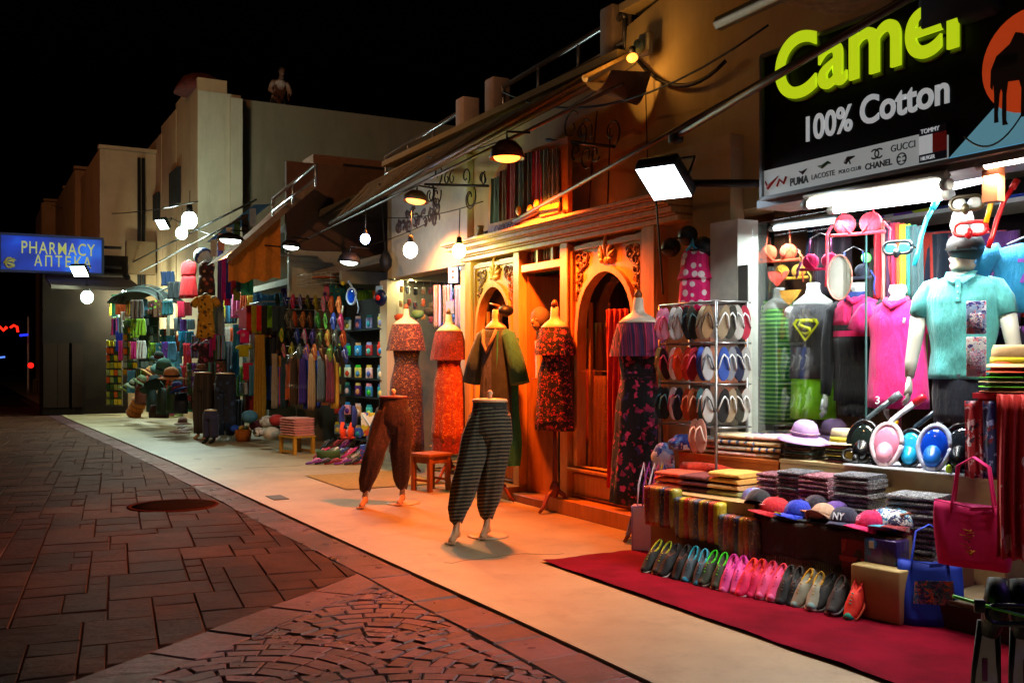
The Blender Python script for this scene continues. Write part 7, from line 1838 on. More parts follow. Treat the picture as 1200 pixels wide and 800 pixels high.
# basket of orange things above
q = onX(378, 331, 5.2); t = thing('wire_basket', 'white wire basket frame above the slipper panel', 'basket', q, RL)
for k in range(4): put('hoop', MB().tube([(-.5,-.1,-.05+.06*k), (.3,-.1,-.02+.06*k), (.3,.15,-.02+.06*k), (-.5,.15,-.05+.06*k), (-.5,-.1,-.05+.06*k)], .006, 4), mat('#c0c8c0', .4), t)
for k in range(8): put('upright_wire', MB().tube([(-.5+k*.114,-.1,-.05), (-.5+k*.114,-.1,.16)], .005, 4), mat('#c0c8c0', .4), t)
single('orange_cloth', FM[0], cloth('#c85a18'), 'orange folded cloth lying in the wire basket', 'folded cloth', q+Vector((-.02, -.15, .06)), RL)
# wrapped shawls hanging in a bunch, orange and blue
random.seed(17)
shc = [('cream', '#a89880'), ('amber', '#b87a2a'), ('dark teal', '#1a3438'), ('salmon', '#b8705a'), ('brown', '#5a3a20'), ('orange', '#c0703a'), ('violet', '#4a2a80'), ('blue', '#2040b0'), ('tan', '#a87a50'), ('cobalt', '#1a38a0'), ('grey', '#5a5a5a'), ('peach', '#c88a68'), ('wine', '#6a2030'), ('gold', '#b8902a')]
for k in range(14):
    px = 322+k*5.4; q = onX(px, 414+random.uniform(-3, 3), 4.85+.08*(k % 2)); 
    drape('wrapped_shawl', q, RL, .16, q.z-zX(px, 474+random.uniform(-5, 6), 4.9), cloth(shc[k][1], .4), f'{shc[k][0]} wrapped shawl hanging in the bunch under the slipper panel', 'shawl', 3, .022, th=.03, taper=.85, group='wrapped shawls under the slipper panel')
c = onX(360, 412, 4.9); single('shawl_wrap', MB().lathe([(.1,.06),(.42,-.05),(.47,-.15),(.5,-.5),(.52,-.6)], n=24, sy=.28, M=Matrix.Rotation(RL, 4, 'Z'), wob=.03), glass((.95,.96,.95), .9, .2), 'clear plastic sheet over the bunch of wrapped shawls', 'plastic sheet', c)
single('hanging_rail', MB().tube([(0,-.5,0), (0,.5,0)], .012, 6), M_wire, 'steel rail the wrapped shawls hang from', 'rail', c+Vector((0,0,.03)))
# tee shirt rail
def tee(px, py, X, w_, hpx, c_, label, pr=None, rz=RL+.2, sh=True, kind='hanging_shirt', cat='T-shirt'):
    q = onX(px, py, X); h = q.z-zX(px, py+hpx, X); t = thing(kind, label, cat, (q.x, q.y, q.z-h), rz); m = cloth(c_) if isinstance(c_, str) else c_
    w2 = w_/2
    put('shirt_body', garment([(0, w2, .045), (h*.5, w2*.94, .05), (h*.84, w2, .05), (h*.95, w2*.75, .04), (h, w2*.35, .03)], 24, 5, .05), m, t)
    if sh:
        for s in (-1, 1): put('sleeve', sleeve(MB(), s, h*.9, w2, h*.24, w_*.16, w_*.15, w_*.22), m, t)
    if pr: put('print', MB().ball((0,-.05,h*.6), w_*.2, 10, 6, (1,.1,.9)), cloth(pr), t)
    put('hanger', MB().tube([(-w2*.6,0,h*.97), (0,0,h+.03), (0,0,h+.09)], .005, 4), M_wire, t); return t
tee(287, 361, 4.75, .30, 24, '#e090c8', 'pale pink little T-shirt hanging at the near end of the shirt rail')
tee(287, 386, 4.75, .22, 16, '#f01880', 'hot pink child T-shirt with a pale print hanging below the pale pink one', '#f0a0c8')
tee(286, 404, 4.75, .24, 14, '#c8c818', 'yellow child T-shirt hanging below the hot pink one')
for k, (px, c_, nm, hp) in enumerate(((297, '#c01018', 'red', 30), (303, '#9a9010', 'olive', 33), (309, '#d01810', 'scarlet', 30), (315, '#101018', 'black', 34), (322, '#6ab010', 'lime green', 26), (328, '#1c3040', 'dark blue', 30))):
    q = onX(px, 358, 4.85); drape('hanging_shirt', q, RL+.9, .26, q.z-zX(px, 358+hp, 4.85), cloth(c_), f'{nm} shirt seen edge on in the row on the shirt rail', 'shirt', 2, .02, th=.04)
q = onX(300, 355, 4.8); single('shirt_rail', MB().tube([(0,.45,0), (0,-.6,0)], .016, 6).tube([(0,.45,0), (.4,.45,0)], .016, 6).tube([(0,-.6,0), (.4,-.6,0)], .016, 6), mat('#c8ccd0', .4, .5), 'white rail with the row of coloured shirts', 'rail', q)
q = onX(304, 392, 4.7); drape('yellow_dress', q, RL, .26, q.z-zX(304, 492, 4.7), cloth('#a87c18'), 'long mustard dress hanging behind the heap of hats', 'dress', 4, .04, taper=1.15)
for px, pt, pb, c_, lb, w_, X in ((316, 395, 480, '#182438', 'dark navy dress hanging right of the mustard one', .3, 4.9), (325, 398, 470, '#1c3a5a', 'dark blue dress hanging beside the wrapped shawls', .25, 5.0), (276, 380, 440, '#1880a8', 'turquoise towel hanging left of the shirt rail', .16, 4.7), (290, 425, 445, '#c81850', 'hot pink towel hanging under the yellow child T-shirt', .3, 4.8), (268, 400, 480, '#101a2c', 'black blue dress hanging left of the mustard dress', .3, 4.9), (292, 445, 485, '#8a1c2a', 'dark red cloth hanging low left of the mustard dress', .25, 4.9), (285, 448, 462, '#b8c8d0', 'pale blue cloth with a print hanging low left', .22, 4.75), (280, 468, 500, '#20283c', 'dark slate cloth hanging low by the patterned trousers', .3, 4.85)):
    q = onX(px, pt, X); drape('hanging_garment', q, RL, w_, q.z-zX(px, pb, X), cloth(c_), lb, 'garment', 3, .025)
# orange awning with valance
y_ = 17.0; p_hi = onY(366, 214, y_); p_lo = onY(270, 300, y_-.3)
m_aw = mat('#b0661c', .85, var=.25, scale=5)
t = thing('canvas_awning', 'orange brown canvas awning with a hanging valance over the shirt rail', 'awning', (4.6, 17, 3))
def awp(nm, mb, m): return wpart(nm, mb, m, t)
xlo, zlo_ = p_lo.x, p_lo.z; xhi, zhi = p_hi.x, p_hi.z
awp('canvas', MB().grid(lambda u, v: (xlo+(xhi-xlo)*v, 16.9+1.6*u, zlo_+(zhi-zlo_)*v-.05*sin(pi*v)), 8, 8), m_aw)
awp('edge_board', MB().add([(xlo, 16.86, zlo_-.10), (xhi, 16.86, zhi-.12), (xhi, 16.86, zhi+.03), (xlo, 16.86, zlo_+.03), (xlo, 16.93, zlo_-.10), (xhi, 16.93, zhi-.12), (xhi, 16.93, zhi+.03), (xlo, 16.93, zlo_+.03)], [(0,1,2,3), (7,6,5,4), (0,4,5,1), (1,5,6,2), (2,6,7,3), (3,7,4,0)]), mat('#8a7458', .8, var=.3, bump=.5))
v2 = onY(328, 288, 16.9)
awp('valance', MB().grid(lambda u, v: (xlo+.02+(v2.x-xlo)*u, 16.95-.02*sin(u*20), (zlo_-.06+(zhi-zlo_)*u*(v2.x-xlo)/(xhi-xlo))*(1-v)+v*(zlo_-.42+.10*u+.03*sin(u*16))), 20, 5), cloth('#c87818'))
# roof rail over awning
railing(320, 370, 233, 193, 4.75, 'short steel railing above the orange awning', 2, .35)
rt = thing('rooftop_block', 'small pinkish rooftop block with a dark blue panel behind the middle railing', 'rooftop block', (7, 19, 4.2))
p0, p1 = onY(368, 192, 19), onY(450, 245, 19)
wpart('wall', MB().box(((p0.x+p1.x)/2, 19.4, (p0.z+p1.z)/2-.4), (p1.x-p0.x, .7, p0.z-p1.z+1.2)), mat('#8a6450', .9), rt)
p0, p1 = onY(403, 192, 18.98), onY(450, 235, 18.98)
wpart('panel', MB().box(((p0.x+p1.x)/2, 19.0, (p0.z+p1.z)/2), (p1.x-p0.x, .08, p0.z-p1.z)), mat('#20242c', .8), rt)
# recessed upper walls between awning and white fascia
wb = thing('recessed_front', 'recessed dark front with a beige lower band between awning and white fascia', 'shopfront', (6, 17, 2))
p0, p1 = onY(335, 232, 17.3), onY(470, 300, 17.3)
wpart('upper_band', MB().box(((p0.x+p1.x)/2, 17.32, (p0.z+p1.z)/2+.3), (p1.x-p0.x, .1, p0.z-p1.z+.7)), mat('#6a4c3c', .9), wb)
p0, p1 = onY(338, 292, 17.2), onY(400, 350, 17.2)
wpart('lower_band', MB().box(((p0.x+p1.x)/2, 17.22, (p0.z+p1.z)/2), (p1.x-p0.x, .1, p0.z-p1.z)), mat('#b8b4a0', .8), wb)
wpart('cross_beam', MB().box((6.1, 15.3, 2.78), (1.7, .12, .2)), mat('#9a8f78', .8), wb)
for k in range(3):
    q = onY(345+k*18, 300, 17.15); wpart('shelf', MB().box((q.x, 17.1, q.z-.12*k), (.8, .1, .03)), M_wire, wb)

# ================= SOUVENIR STALLS AT THE LEFT =================
XL = 4.25
def onXL(px, py, X):
    lim = 3.45 if px < 168 else 3.8 if px < 190 else 3.95 if px < 206 else 4.15 if px < 232 else 9
    return onX(px, py, min(X, lim))
RF_ = FS+.75     # turned to the viewer a bit
def hang_dress(px, pt, pb, X, w_, m, label, slv=False, cat='dress', flare=1.1, name='hanging_dress', rz=RF_):
    q = onXL(px, pt, X); h = q.z-zX(px, pb, X); t = thing(name, label, cat, (q.x, q.y, q.z-h), rz); w2 = w_/2
    put('skirt', garment([(0, w2*flare, .10), (h*.3, w2, .09), (h*.6, w2*.82, .07)], 26, 8, .08), m, t)
    put('bodice', garment([(h*.6, w2*.82, .07), (h*.85, w2*.95, .08), (h*.97, w2*.8, .06), (h, w2*.6, .05)], 26, 5, .03), m, t)
    if slv:
        for s in (-1, 1): put('sleeve', sleeve(MB(), s, h*.92, w2, h*.2, w_*.17, w_*.19, w_*.22), m, t)
    put('hanger', MB().tube([(-w2*.5,0,h), (0,0,h+.05), (w2*.5,0,h)], .008, 4), M_wire, t); return t
m_yel = pattern('floral', ['#c8921a', '#3a2a10', '#e0b028', '#7a5014'], 12)
m_dkp = pattern('floral', ['#3a2020', '#a04a3a', '#1a1012', '#c8a080', '#5a1a24'], 11)
m_nav = pattern('floral', ['#10182c', '#1c3050', '#2a4468', '#0c1220'], 9)
m_prp = pattern('floral', ['#2a0c20', '#7a1c40', '#401030', '#a03a60'], 12)
hang_dress(221, 307, 350, 4.2, .42, cloth('#d81020'), 'bright red dress hanging high on the tower wall')
hang_dress(242, 307, 346, 4.25, .40, m_dkp, 'dark patterned dress hanging high right of the bright red one', flare=.95)
hang_dress(241, 346, 396, 4.15, .40, m_yel, 'yellow flower print dress with short sleeves hung below the patterned one', True)
hang_dress(242, 401, 434, 4.2, .42, m_prp, 'dark purple patterned blouse hung below the yellow dress', True, 'blouse')
q = onXL(238, 300, 4.25); t = thing('wrapped_hats', 'white and blue bundle hung above the patterned dress', 'bundle', q, RF_)
put('bundle', MB().ball((0,0,0), .22, 14, 9, (1,.6,.8)), pattern('patch', ['#c8d8d0', '#e0e8e0', '#2040a0', '#a0b8b0'], 5, .5), t)
for px, pt, pb, w_, c_, lb, X in ((212, 353, 372, .2, '#d01848', 'hot red child dress hanging under the bright red dress', 4.15), (220, 354, 370, .18, '#d880a0', 'pink child dress hanging beside the hot red child dress', 4.15), (208, 372, 388, .22, '#90a8b0', 'pale grey shirt under the child dresses', 4.1), (215, 374, 388, .2, '#5a3aa0', 'violet shirt beside the pale grey shirt', 4.1), (223, 374, 386, .2, '#6aa0b8', 'light blue shirt right of the violet shirt', 4.1), (213, 388, 400, .2, '#1090c0', 'turquoise shirt under the violet shirt', 4.1), (222, 388, 402, .2, '#2a88b0', 'blue towel under the light blue shirt', 4.1), (219, 402, 430, .2, '#c01830', 'crimson patterned top left of the purple blouse', 4.1), (216, 428, 460, .2, '#a8142a', 'long crimson cloth under the patterned top', 4.05), (208, 412, 432, .2, '#3a7a90', 'teal cloth left of the crimson top', 4.05), (206, 436, 456, .2, '#1a3ab0', 'royal blue cloth beside the long crimson cloth', 4.0), (251, 350, 400, .2, '#5a6a70', 'grey dress seen edge on right of the yellow dress', 4.35), (256, 360, 410, .25, '#7a8a90', 'light grey dress seen edge on at the end of the rail', 4.4), (257, 410, 428, .3, '#203038', 'black blue bag hanging above the patterned trousers', 4.3)):
    q = onXL(px, pt, X); drape('hanging_garment', q, RF_, w_, q.z-zX(px, pb, X), cloth(c_), lb, 'garment', 3, .03)
for k, (px, pt, pb, c_, lb) in enumerate(((258, 284, 360, '#5a4a98', 'grey violet scarf leftmost under the wide flat lamp'), (263, 300, 352, '#c02088', 'magenta scarf second under the wide flat lamp'), (268, 304, 350, '#2438b0', 'blue scarf third under the wide flat lamp'), (266, 343, 358, '#e01060', 'knotted hot pink scarf end below the blue scarf'), (274, 312, 345, '#b02040', 'red scarf left of the green and white towel'), (280, 312, 342, '#5a6070', 'grey scarf beside the green and white towel'), (277, 338, 352, '#8a8a20', 'olive scarf below the red and grey ones'))):
    q = onXL(px, pt, 4.45); drape('hanging_scarf', q, RF_, .13, q.z-zX(px, pb, 4.45), cloth(c_), lb, 'scarf', 3, .03)
q = onXL(289, 305, 4.5); t = thing('hanging_towel', 'long towel, white above and mint green below, under the awning', 'towel', q, RF_)
drape('upper_half', (0,0,0), 0, .26, q.z-zX(289, 322, 4.5), cloth('#c8d8d0'), '', folds=2, amp=.02, parent=t); h = q.z-zX(289, 322, 4.5)
drape('lower_half', (0,0,-h), 0, .26, zX(289, 322, 4.5)-zX(289, 346, 4.5), cloth('#28a080'), '', folds=2, amp=.02, parent=t)
q = onXL(272, 262, 4.6); t = thing('striped_canopy', 'small blue and white canopy with hanging clothes beside the awning', 'canopy', q, RF_)
put('top', MB().add([(-.6,0,-.35), (.5,0,.35), (.5,.6,.45), (-.6,.6,-.25)], [(0,1,2,3)]), cloth('#2070b0'), t)
for k in range(6): put('hanging_cloth', drape_m := MB().grid(lambda u, v, k=k: (-.5+.18*k+.14*u, .02*sin(u*9), (-.30+.115*k)-.34*v), 3, 4), cloth(['#c8d0d0', '#d8a088', '#c8ccc8', '#2a5a3a', '#14181c', '#8aa0c0'][k]), t)
# standing trouser mannequins
def slim_form(px, pb, pt, w_, m, label, foot=M_skin, cap_=None, hem=None, feet=True):
    g0 = gnd(px, pb); t = thing('trouser_mannequin', label, 'mannequin', (g0.x, g0.y, 0), RF_)
    h = onXL(px, pt, g0.x).z; w2 = w_/2
    for s in (-1, 1):
        put('trouser_leg', garment([(.10, w2*.42, .07), (h*.4, w2*.52, .09), (h*.85, w2*.5, .10)], 18, 5, .08).xf(Matrix.Translation((s*w2*.5, 0, 0))), m, t)
        if feet: put('foot', MB().tube([(s*w2*.5,0,.12), (s*w2*.5,-.01,.06), (s*w2*.5,-.08,.03), (s*w2*.5,-.14,.02)], [.035,.035,.035,.02], 8, .8), foot, t)
    put('hips', garment([(h*.72, w2*.98, .11), (h*.9, w2*.95, .11), (h-.02, w2*.85, .09)], 26, 7, .04), m, t)
    put('waist_plate', MB().lathe([(w2*.86,0),(w2*.86,.02),(.02,.03)], c=(0,0,h-.02), n=20, sy=.7), cap_ or M_cream, t); return t
slim_form(238, 514, 436, .40, pattern('multistripe', ['#1a1614', '#3a2e24', '#141210'], 30), 'dark brown trousers on a leg mannequin before the purple blouse')
slim_form(264, 516, 437, .42, m_nav, 'navy patterned wide trousers on a leg mannequin', M_pale)
t = slim_form(247, 519, 480, .28, cloth('#2a2440'), 'short dark violet trousers on a low leg form between two mannequins', M_iron)
q = onXL(236, 432, 4.05); t = thing('straw_hat', 'brown straw hat set on top of the dark brown trouser mannequin', 'hat', q, RF_)
put('brim', MB().lathe([(.17,-.02),(.175,-.015),(.1,.0)], n=20), mat('#6a4a38', .9, bump=.4), t); put('crown', MB().lathe([(.1,-.01),(.09,.08),(.06,.1),(.01,.09)], n=20), mat('#7a5a48', .9, bump=.4), t)
q = onXL(251, 440, 4.15); drape('hanging_scarf', q, RF_, .16, .75, pattern('floral', ['#3a2a14', '#8a6a30', '#7a1a20', '#203040'], 12), 'brown and red patterned scarf hanging between the two trouser mannequins', 'scarf', 3, .03)
# heap of bags, hats, balls
random.seed(31)
def heap(name, cat, items, mk):
    for (px, pb, r, c_, lb) in items:
        q = gnd(px, pb); mk(q, r, c_, lb)
def ballobj(name, cat, px, py, X, r, c_, lb, sq=(1,1,1), m=None, wob=0):
    q = onXL(px, py, X); return single(name, MB().lathe([(max(sin(pi*i/8), .03)*r*sq[0], -cos(pi*i/8)*r*sq[2]) for i in range(9)], n=16, wob=wob), m or mat(c_, .8, var=.25, scale=10, bump=.4), lb, cat, q, RF_)
for px, py, r, c_, lb in ((176, 437, .19, '#c8985a', 'pale straw sun hat on the heap, leftmost of the two light ones'), (201, 441, .22, '#b07a48', 'tan knitted ball shaped hat near the crimson cloth'), (192, 430, .22, '#3a6a60', 'grey green knitted hat above the tan one'), (182, 448, .20, '#0e2420', 'black green knitted hat on the heap'), (165, 446, .16, '#5a6a48', 'moss green knitted hat on the heap'), (156, 450, .15, '#8a9a80', 'grey knitted hat at the left of the heap'), (172, 455, .14, '#203a2c', 'dark green knitted hat below the straw one'), (208, 455, .16, '#1a2a7a', 'blue knitted hat under the tan one'), (186, 418, .14, '#2a3a3a', 'dark knitted hat highest on the heap'), (147, 455, .13, '#6a7a30', 'olive knitted hat at the far left of the heap')):
    q = onXL(px, py, 3.5); t = thing('knitted_hat', lb, 'hat', q, random.random()*6); t.rotation_euler = (random.uniform(-.7, .7), random.uniform(-.7, .2), random.random()*6)
    hm = mat(c_, .9, var=.3, scale=14, bump=.7, bscale=40); r *= .85
    put('crown', MB().lathe([(r*.78, -.02), (r*.8, r*.3), (r*.66, r*.75), (r*.35, r*.95), (.01, r)], n=18, wob=.03), hm, t); put('brim', MB().lathe([(r*.7, -.015), (r*1.35, -.045), (r*1.37, -.035), (r*.75, .0)], n=18, wob=.05), hm, t)
    put('hat_band', MB().lathe([(r*.80, .0), (r*.82, .03), (r*.78, .04)], n=18, wob=.03), mat(random.choice(['#1a1a1c', '#7a2a20', '#c8b890', '#20304a']), .8), t)
for px, py, w_, h_, c_, lb in ((165, 462, .30, .45, '#5a2a18', 'brown leather bag at the left of the heap'), (178, 468, .26, .55, '#1c4448', 'dark teal bag standing in the heap'), (190, 470, .26, .55, '#12302c', 'black green bag standing in the heap'), (202, 468, .26, .55, '#164028', 'dark green bag standing in the heap'), (170, 448, .2, .3, '#8a3a18', 'rust bag tucked under the straw hat'), (212, 472, .3, .4, '#101c30', 'navy bag at the right of the heap'), (186, 482, .5, .28, '#2a1410', 'very dark brown bag lying at the front of the heap')):
    q = onXL(px, py, 3.6); tt = thing('shoulder_bag', lb, 'bag', (q.x, q.y, q.z-h_/2), RF_)
    put('bag_body', garment([(0, w_/2, .08), (h_*.5, w_/2*1.02, .09), (h_, w_/2*.8, .05)], 20, 5, .04), mat(c_, .6, var=.25, bump=.4), tt); put('strap', MB().tube([(-w_*.35,0,h_), (0,-.05,h_+.14), (w_*.35,0,h_)], .012, 5), mat(c_, .6), tt)
g0 = gnd(160, 489); t = thing('wicker_drum', 'orange brown wicker drum tilted on the sidewalk before the bags', 'drum', (g0.x, g0.y, .26), 0); t.rotation_euler = (.5, .35, 0)
M_wick = mat('#a86018', .8, var=.4, scale=30, bump=.8, bscale=60)
put('body', MB().lathe([(.16,-.26), (.19,-.2), (.185,0), (.19,.2), (.16,.26)], n=20), M_wick, t)
for z in (-.2, -.07, .07, .2): put('hoop', MB().lathe([(.19,z-.015),(.20,z),(.19,z+.015),(.17,z)], n=20), mat('#6a3810', .7), t)
for px, py, r, lb in ((197, 489, .18, 'pale yellow straw hat lying left on the ground'), (209, 488, .17, 'greenish straw hat lying right of the pale yellow one'), (214, 497, .15, 'dusty pink straw hat lying close to the dark trousers')):
    g0 = gnd(px, py); t = thing('straw_hat', lb, 'hat', (g0.x, g0.y, .03), .3*len(lb)); mm_ = mat({'pale ':'#a8a468', 'green':'#8a9060', 'dusty':'#8a6458'}[lb[:5]], .9, bump=.4)
    put('brim', MB().lathe([(r*1.3,-.02),(r*1.32,-.015),(r*.7,.01)], n=20, wob=.04), mm_, t); put('crown', MB().lathe([(r*.75,0),(r*.65,.1),(r*.4,.13),(.01,.13)], n=20), mm_, t)
for k, (px, py) in enumerate(((208, 508), (214, 510), (219, 507), (213, 505))):
    g0 = gnd(px, py); slipper((g0.x, g0.y, .03+.01*k), (0, 0, FS+.3*k), '#a898a0', '#d8d0d8', '#b8a8b0', ['leftmost pale sandal on the ground left of the dark trousers', 'front pale sandal left of the dark trousers', 'pale sandal nearest the dark trousers', 'rear pale sandal left of the dark trousers'][k], None, 1.3)
for px, py, X, r, c_, lb, nm in ((292, 488, 4.3, .17, '#3a6a80', 'grey blue ball shaped bag behind the wicker pot', 'round_bag'), (275, 502, 4.2, .10, '#1c48b0', 'blue rolled cloth left of the wicker pot', 'rolled_cloth'), (303, 506, 4.25, .12, '#b0a098', 'white and black ball near the yellow bench', 'patterned_ball'), (318, 508, 4.3, .17, '#a09a90', 'large whitish bundle beside the yellow bench', 'white_bundle'), (313, 494, 4.5, .16, '#8a1818', 'dark red cushion behind the white ball', 'cushion'), (324, 492, 4.55, .15, '#a02020', 'red cushion behind the yellow bench', 'cushion'), (300, 498, 4.5, .15, '#5a1a20', 'maroon cushion left of the red ones', 'cushion')):
    ballobj(nm, 'bag' if 'bag' in nm else 'cushion' if 'cush' in nm else 'ball', px, py, X, r*.78, c_, lb, (1.1,1,.85), pattern('patch', ['#c8c0b8', '#c8c0b8', '#1a1a1c', '#a09890'], 12) if 'white' in lb else None, .05)
g0 = gnd(285, 517); t = thing('wicker_pot', 'small orange wicker pot full of trinkets beside the navy trousers', 'pot', (g0.x, g0.y, 0), 0)
put('pot', MB().lathe([(.11,0),(.14,.1),(.15,.2),(.13,.22),(.12,.2)], n=18), M_wick, t)
for k in range(5): single('trinket', MB().ball((0,0,0), .045, 8, 6), mat(['#c05a20', '#a02020', '#2a4a80', '#b89a30', '#3a5a3a'][k], .5), ['orange', 'red', 'blue', 'yellow', 'green'][k]+' trinket in the small wicker pot', 'trinket', (g0.x+.07*cos(k*1.3), g0.y+.07*sin(k*1.3), .24))
single('plant_tray', MB().lathe([(.16,0),(.18,.12),(.17,.14),(.15,.12)], n=16), mat('#3a5a34', .8), 'dark green planter by the floor slippers', 'planter', gnd(385, 538))
# sunglasses / magnet racks: tall display of small cards
random.seed(41)
def card_stand(px, pt, pb, w_, X, cols, label, rown, nrow=9, ncol=4):
    q0 = onXL(px, pt, X); q1 = onXL(px, pb, X); h = q0.z-q1.z
    t = thing('card_stand', label, 'display stand', (q1.x, q1.y, q1.z), RF_)
    for s in (-1, 1): put('upright', MB().tube([(s*w_/2,0,0), (s*w_/2,0,h)], .012, 5), M_wire, t)
    put('back_panel', MB().box((0,.04,h/2), (w_*.96,.02,h)), mat('#1c2a24', .8), t)
    for r in range(nrow):
        put('shelf', MB().box((0,0,h*(r+.02)/nrow), (w_,.09,.008)), M_wire, t)
        for k in range(ncol): put('card', MB().box((-w_/2+w_*(k+.5)/ncol, -.02, h*(r+.5)/nrow), (w_/ncol*.82, .012, h/nrow*.78), rx=.15), mat(random.choice(cols), .4, var=.3, scale=30), t)
    return t
card_stand(134, 398, 475, .50, 3.55, ['#a8a020', '#c8b828', '#3a5a28', '#8a9a48', '#204a30', '#c85a20', '#90a868'], 'tall yellow and green postcard stand at the far end of the stalls', 'postcards', 9, 4)
card_stand(153, 375, 440, .42, 3.8, ['#c8a018', '#3a6a30', '#5a7a50', '#e07820', '#8a8a60', '#90a090'], 'narrow green and orange magnet stand beside the postcards', 'magnets', 8, 3)
card_stand(173, 362, 432, .62, 4.1, ['#3a4a44', '#6a7a70', '#203028', '#4a5a54', '#8a9a90', '#182420'], 'wide dark sunglasses stand under the white bulb', 'glasses', 7, 5)
card_stand(196, 385, 425, .40, 4.2, ['#8a3a2a', '#5a6a60', '#a87858', '#3a4a44', '#2a5a50'], 'reddish trinket stand right of the sunglasses', 'trinkets', 5, 3)
card_stand(120, 395, 470, .26, 3.3, ['#505a50', '#6a6a60', '#303a34'], 'thin grey rack at the outer left end of the stalls', 'cards', 8, 2)
card_stand(228, 425, 480, .34, 4.35, ['#3a5a34', '#5a6a40', '#28402a', '#7a2030'], 'dark green trinket rack behind the leg mannequins', 'trinkets', 6, 3)
# white frame and dark canopy of the souvenir stall
t = thing('souvenir_stall', 'pale steel frame of the souvenir stall with two uprights', 'frame', onXL(197, 425, 3.95))
q0 = t.location.copy(); top_ = zX(197, 352, 3.95)-q0.z
put('upright', MB().box((0,0,top_/2), (.07,.07,top_)), mat('#b0b8a0', .6), t); put('upright', MB().box((.05,.25,top_/2), (.05,.05,top_)), mat('#a0a890', .6), t)
put('cross_beam', MB().tube([(0,-.3,top_), (0,1.9,top_-.0)], .045, 6), mat('#c8d0c8', .5), t); put('cross_beam', MB().tube([(0,-.3,top_+.28), (0,1.6,top_+.28)], .02, 6), mat('#8a9290', .5), t)
q = onXL(172, 350, 4.0); t = thing('stall_canopy', 'dark netted canopy bulging over the souvenir stall', 'canopy', q, RF_)
put('canopy', MB().grid(lambda u, v: ((u-.5)*1.5, (v-.5)*1.0, .42*sin(pi*u)**.6*(.6+.4*sin(pi*v))-.12), 14, 8), mat('#1c2422', .8, bump=.5), t)
for k in range(5): put('rib', MB().tube([((u-.5)*1.5, -.5+.25*k, .44*sin(pi*u)**.6*(.6+.4*sin(pi*k/4))-.11) for u in [i/10 for i in range(11)]], .012, 4), mat('#5a6a66', .5), t)
for px, pt, pb, w_, c_, lb, X in ((120, 350, 385, .3, '#2a4a3a', 'dark green bag hanging at the furthest stall', 3.4), (135, 345, 372, .22, '#38b878', 'bright green scarf hanging at the furthest stall', 3.5), (112, 360, 378, .35, '#8a98a0', 'grey white bag hanging at the outer left of the furthest stall', 3.3), (128, 376, 400, .35, '#b01830', 'dark red beach towel hanging under the green scarf', 3.5), (141, 388, 412, .3, '#1838b8', 'royal blue towel hanging beside the postcards', 3.55), (148, 365, 385, .3, '#c8b8b0', 'pinkish white bundle hanging above the magnets', 3.7), (120, 338, 350, .5, '#a89a50', 'straw coloured hats bunch under the outer bulb', 3.4), (172, 366, 380, .5, '#2a343c', 'dark striped case row under the canopy', 3.95), (205, 330, 352, .4, '#0c1820', 'black bag hanging left of the bright red dress', 4.05), (196, 318, 338, .35, '#14305a', 'navy coat hanging under the tower floodlight', 4.1)):
    q = onXL(px, pt, X); drape('hanging_goods', q, RF_, w_, q.z-zX(px, pb, X), cloth(c_), lb, 'goods', 3, .04, th=.03)
g0 = gnd(128, 476); t = thing('pot_plant', 'low heap of pale green ornaments at the foot of the postcard stand', 'ornaments', (g0.x, g0.y, 0))
for k in range(9): put('ornament', MB().ball((random.uniform(-.4, .4), random.uniform(-.2, .2), .06+random.random()*.12), .08, 8, 6), mat(['#8a8a5a', '#5a6a3a', '#a8a078', '#3a4a2a'][k % 4], .7), t)
q = gnd(112, 462); single('cabinet', MB().rbox((0,0,1.0), (.8,.5,2.0), .03), mat('#8a6840', .8, var=.25), 'tan painted cabinet wall left of the postcard stand', 'cabinet', (q.x, q.y+1, 0), 0)

# dense rows of garments packed behind the front goods
gc = [('red', '#c01420'), ('royal blue', '#1c44b8'), ('mint green', '#3aa880'), ('yellow', '#c8a818'), ('magenta', '#b81870'), ('white', '#c0c4c0'), ('black', '#121418'), ('orange', '#c8581c'), ('teal', '#186a78'), ('violet', '#5a2a90'), ('pink', '#d870a0'), ('lime', '#78a818'), ('brown', '#5a3a24'), ('sky blue', '#4a98c8')]
nth = ordn+['tenth', 'eleventh', 'twelfth']
random.seed(55)
def rail_row(px0, px1, py, X, n, hpx, w_, where, pat=False, fn=onX):
    for k in range(n):
        px = px0+(px1-px0)*(k+.5)/n; q = fn(px, py+random.uniform(-2, 2), X); nm, c_ = random.choice(gc)
        h = q.z-fn(px, py+hpx*random.uniform(.8, 1.1), X).z
        m = cloth(c_) if random.random() < .5 else pattern(random.choice(['floral', 'multistripe']), [c_, random.choice(gc)[1], c_, random.choice(gc)[1], '#1a1a1c'], random.choice([9, 14, 22]), seed=k)
        drape('hanging_garment', q, RL+random.uniform(-.3, .5), w_, h, m, f'{nm} garment, {nth[k]} from the left in {where}', 'garment', 3, .035, th=.03, taper=random.uniform(.8, 1.0), group='packed garments of the left stalls')
rail_row(258, 330, 345, 5.1, 9, 34, .30, 'the top row behind the shirt rail')
rail_row(262, 335, 384, 5.0, 9, 40, .30, 'the middle row behind the mustard dress')
rail_row(262, 345, 428, 4.9, 10, 44, .28, 'the low row behind the navy trousers')
rail_row(330, 400, 330, 5.6, 7, 26, .30, 'the row above the slippers')
rail_row(196, 262, 392, 4.28, 9, 28, .28, 'the upper row beside the yellow dress', fn=onXL)
rail_row(198, 262, 425, 4.22, 9, 30, .28, 'the row behind the leg mannequins', fn=onXL)
rail_row(196, 262, 458, 4.2, 8, 28, .28, 'the low row behind the dark trousers', fn=onXL)
rail_row(112, 168, 372, 3.7, 8, 22, .34, 'the outer row at the furthest stall', fn=onXL)
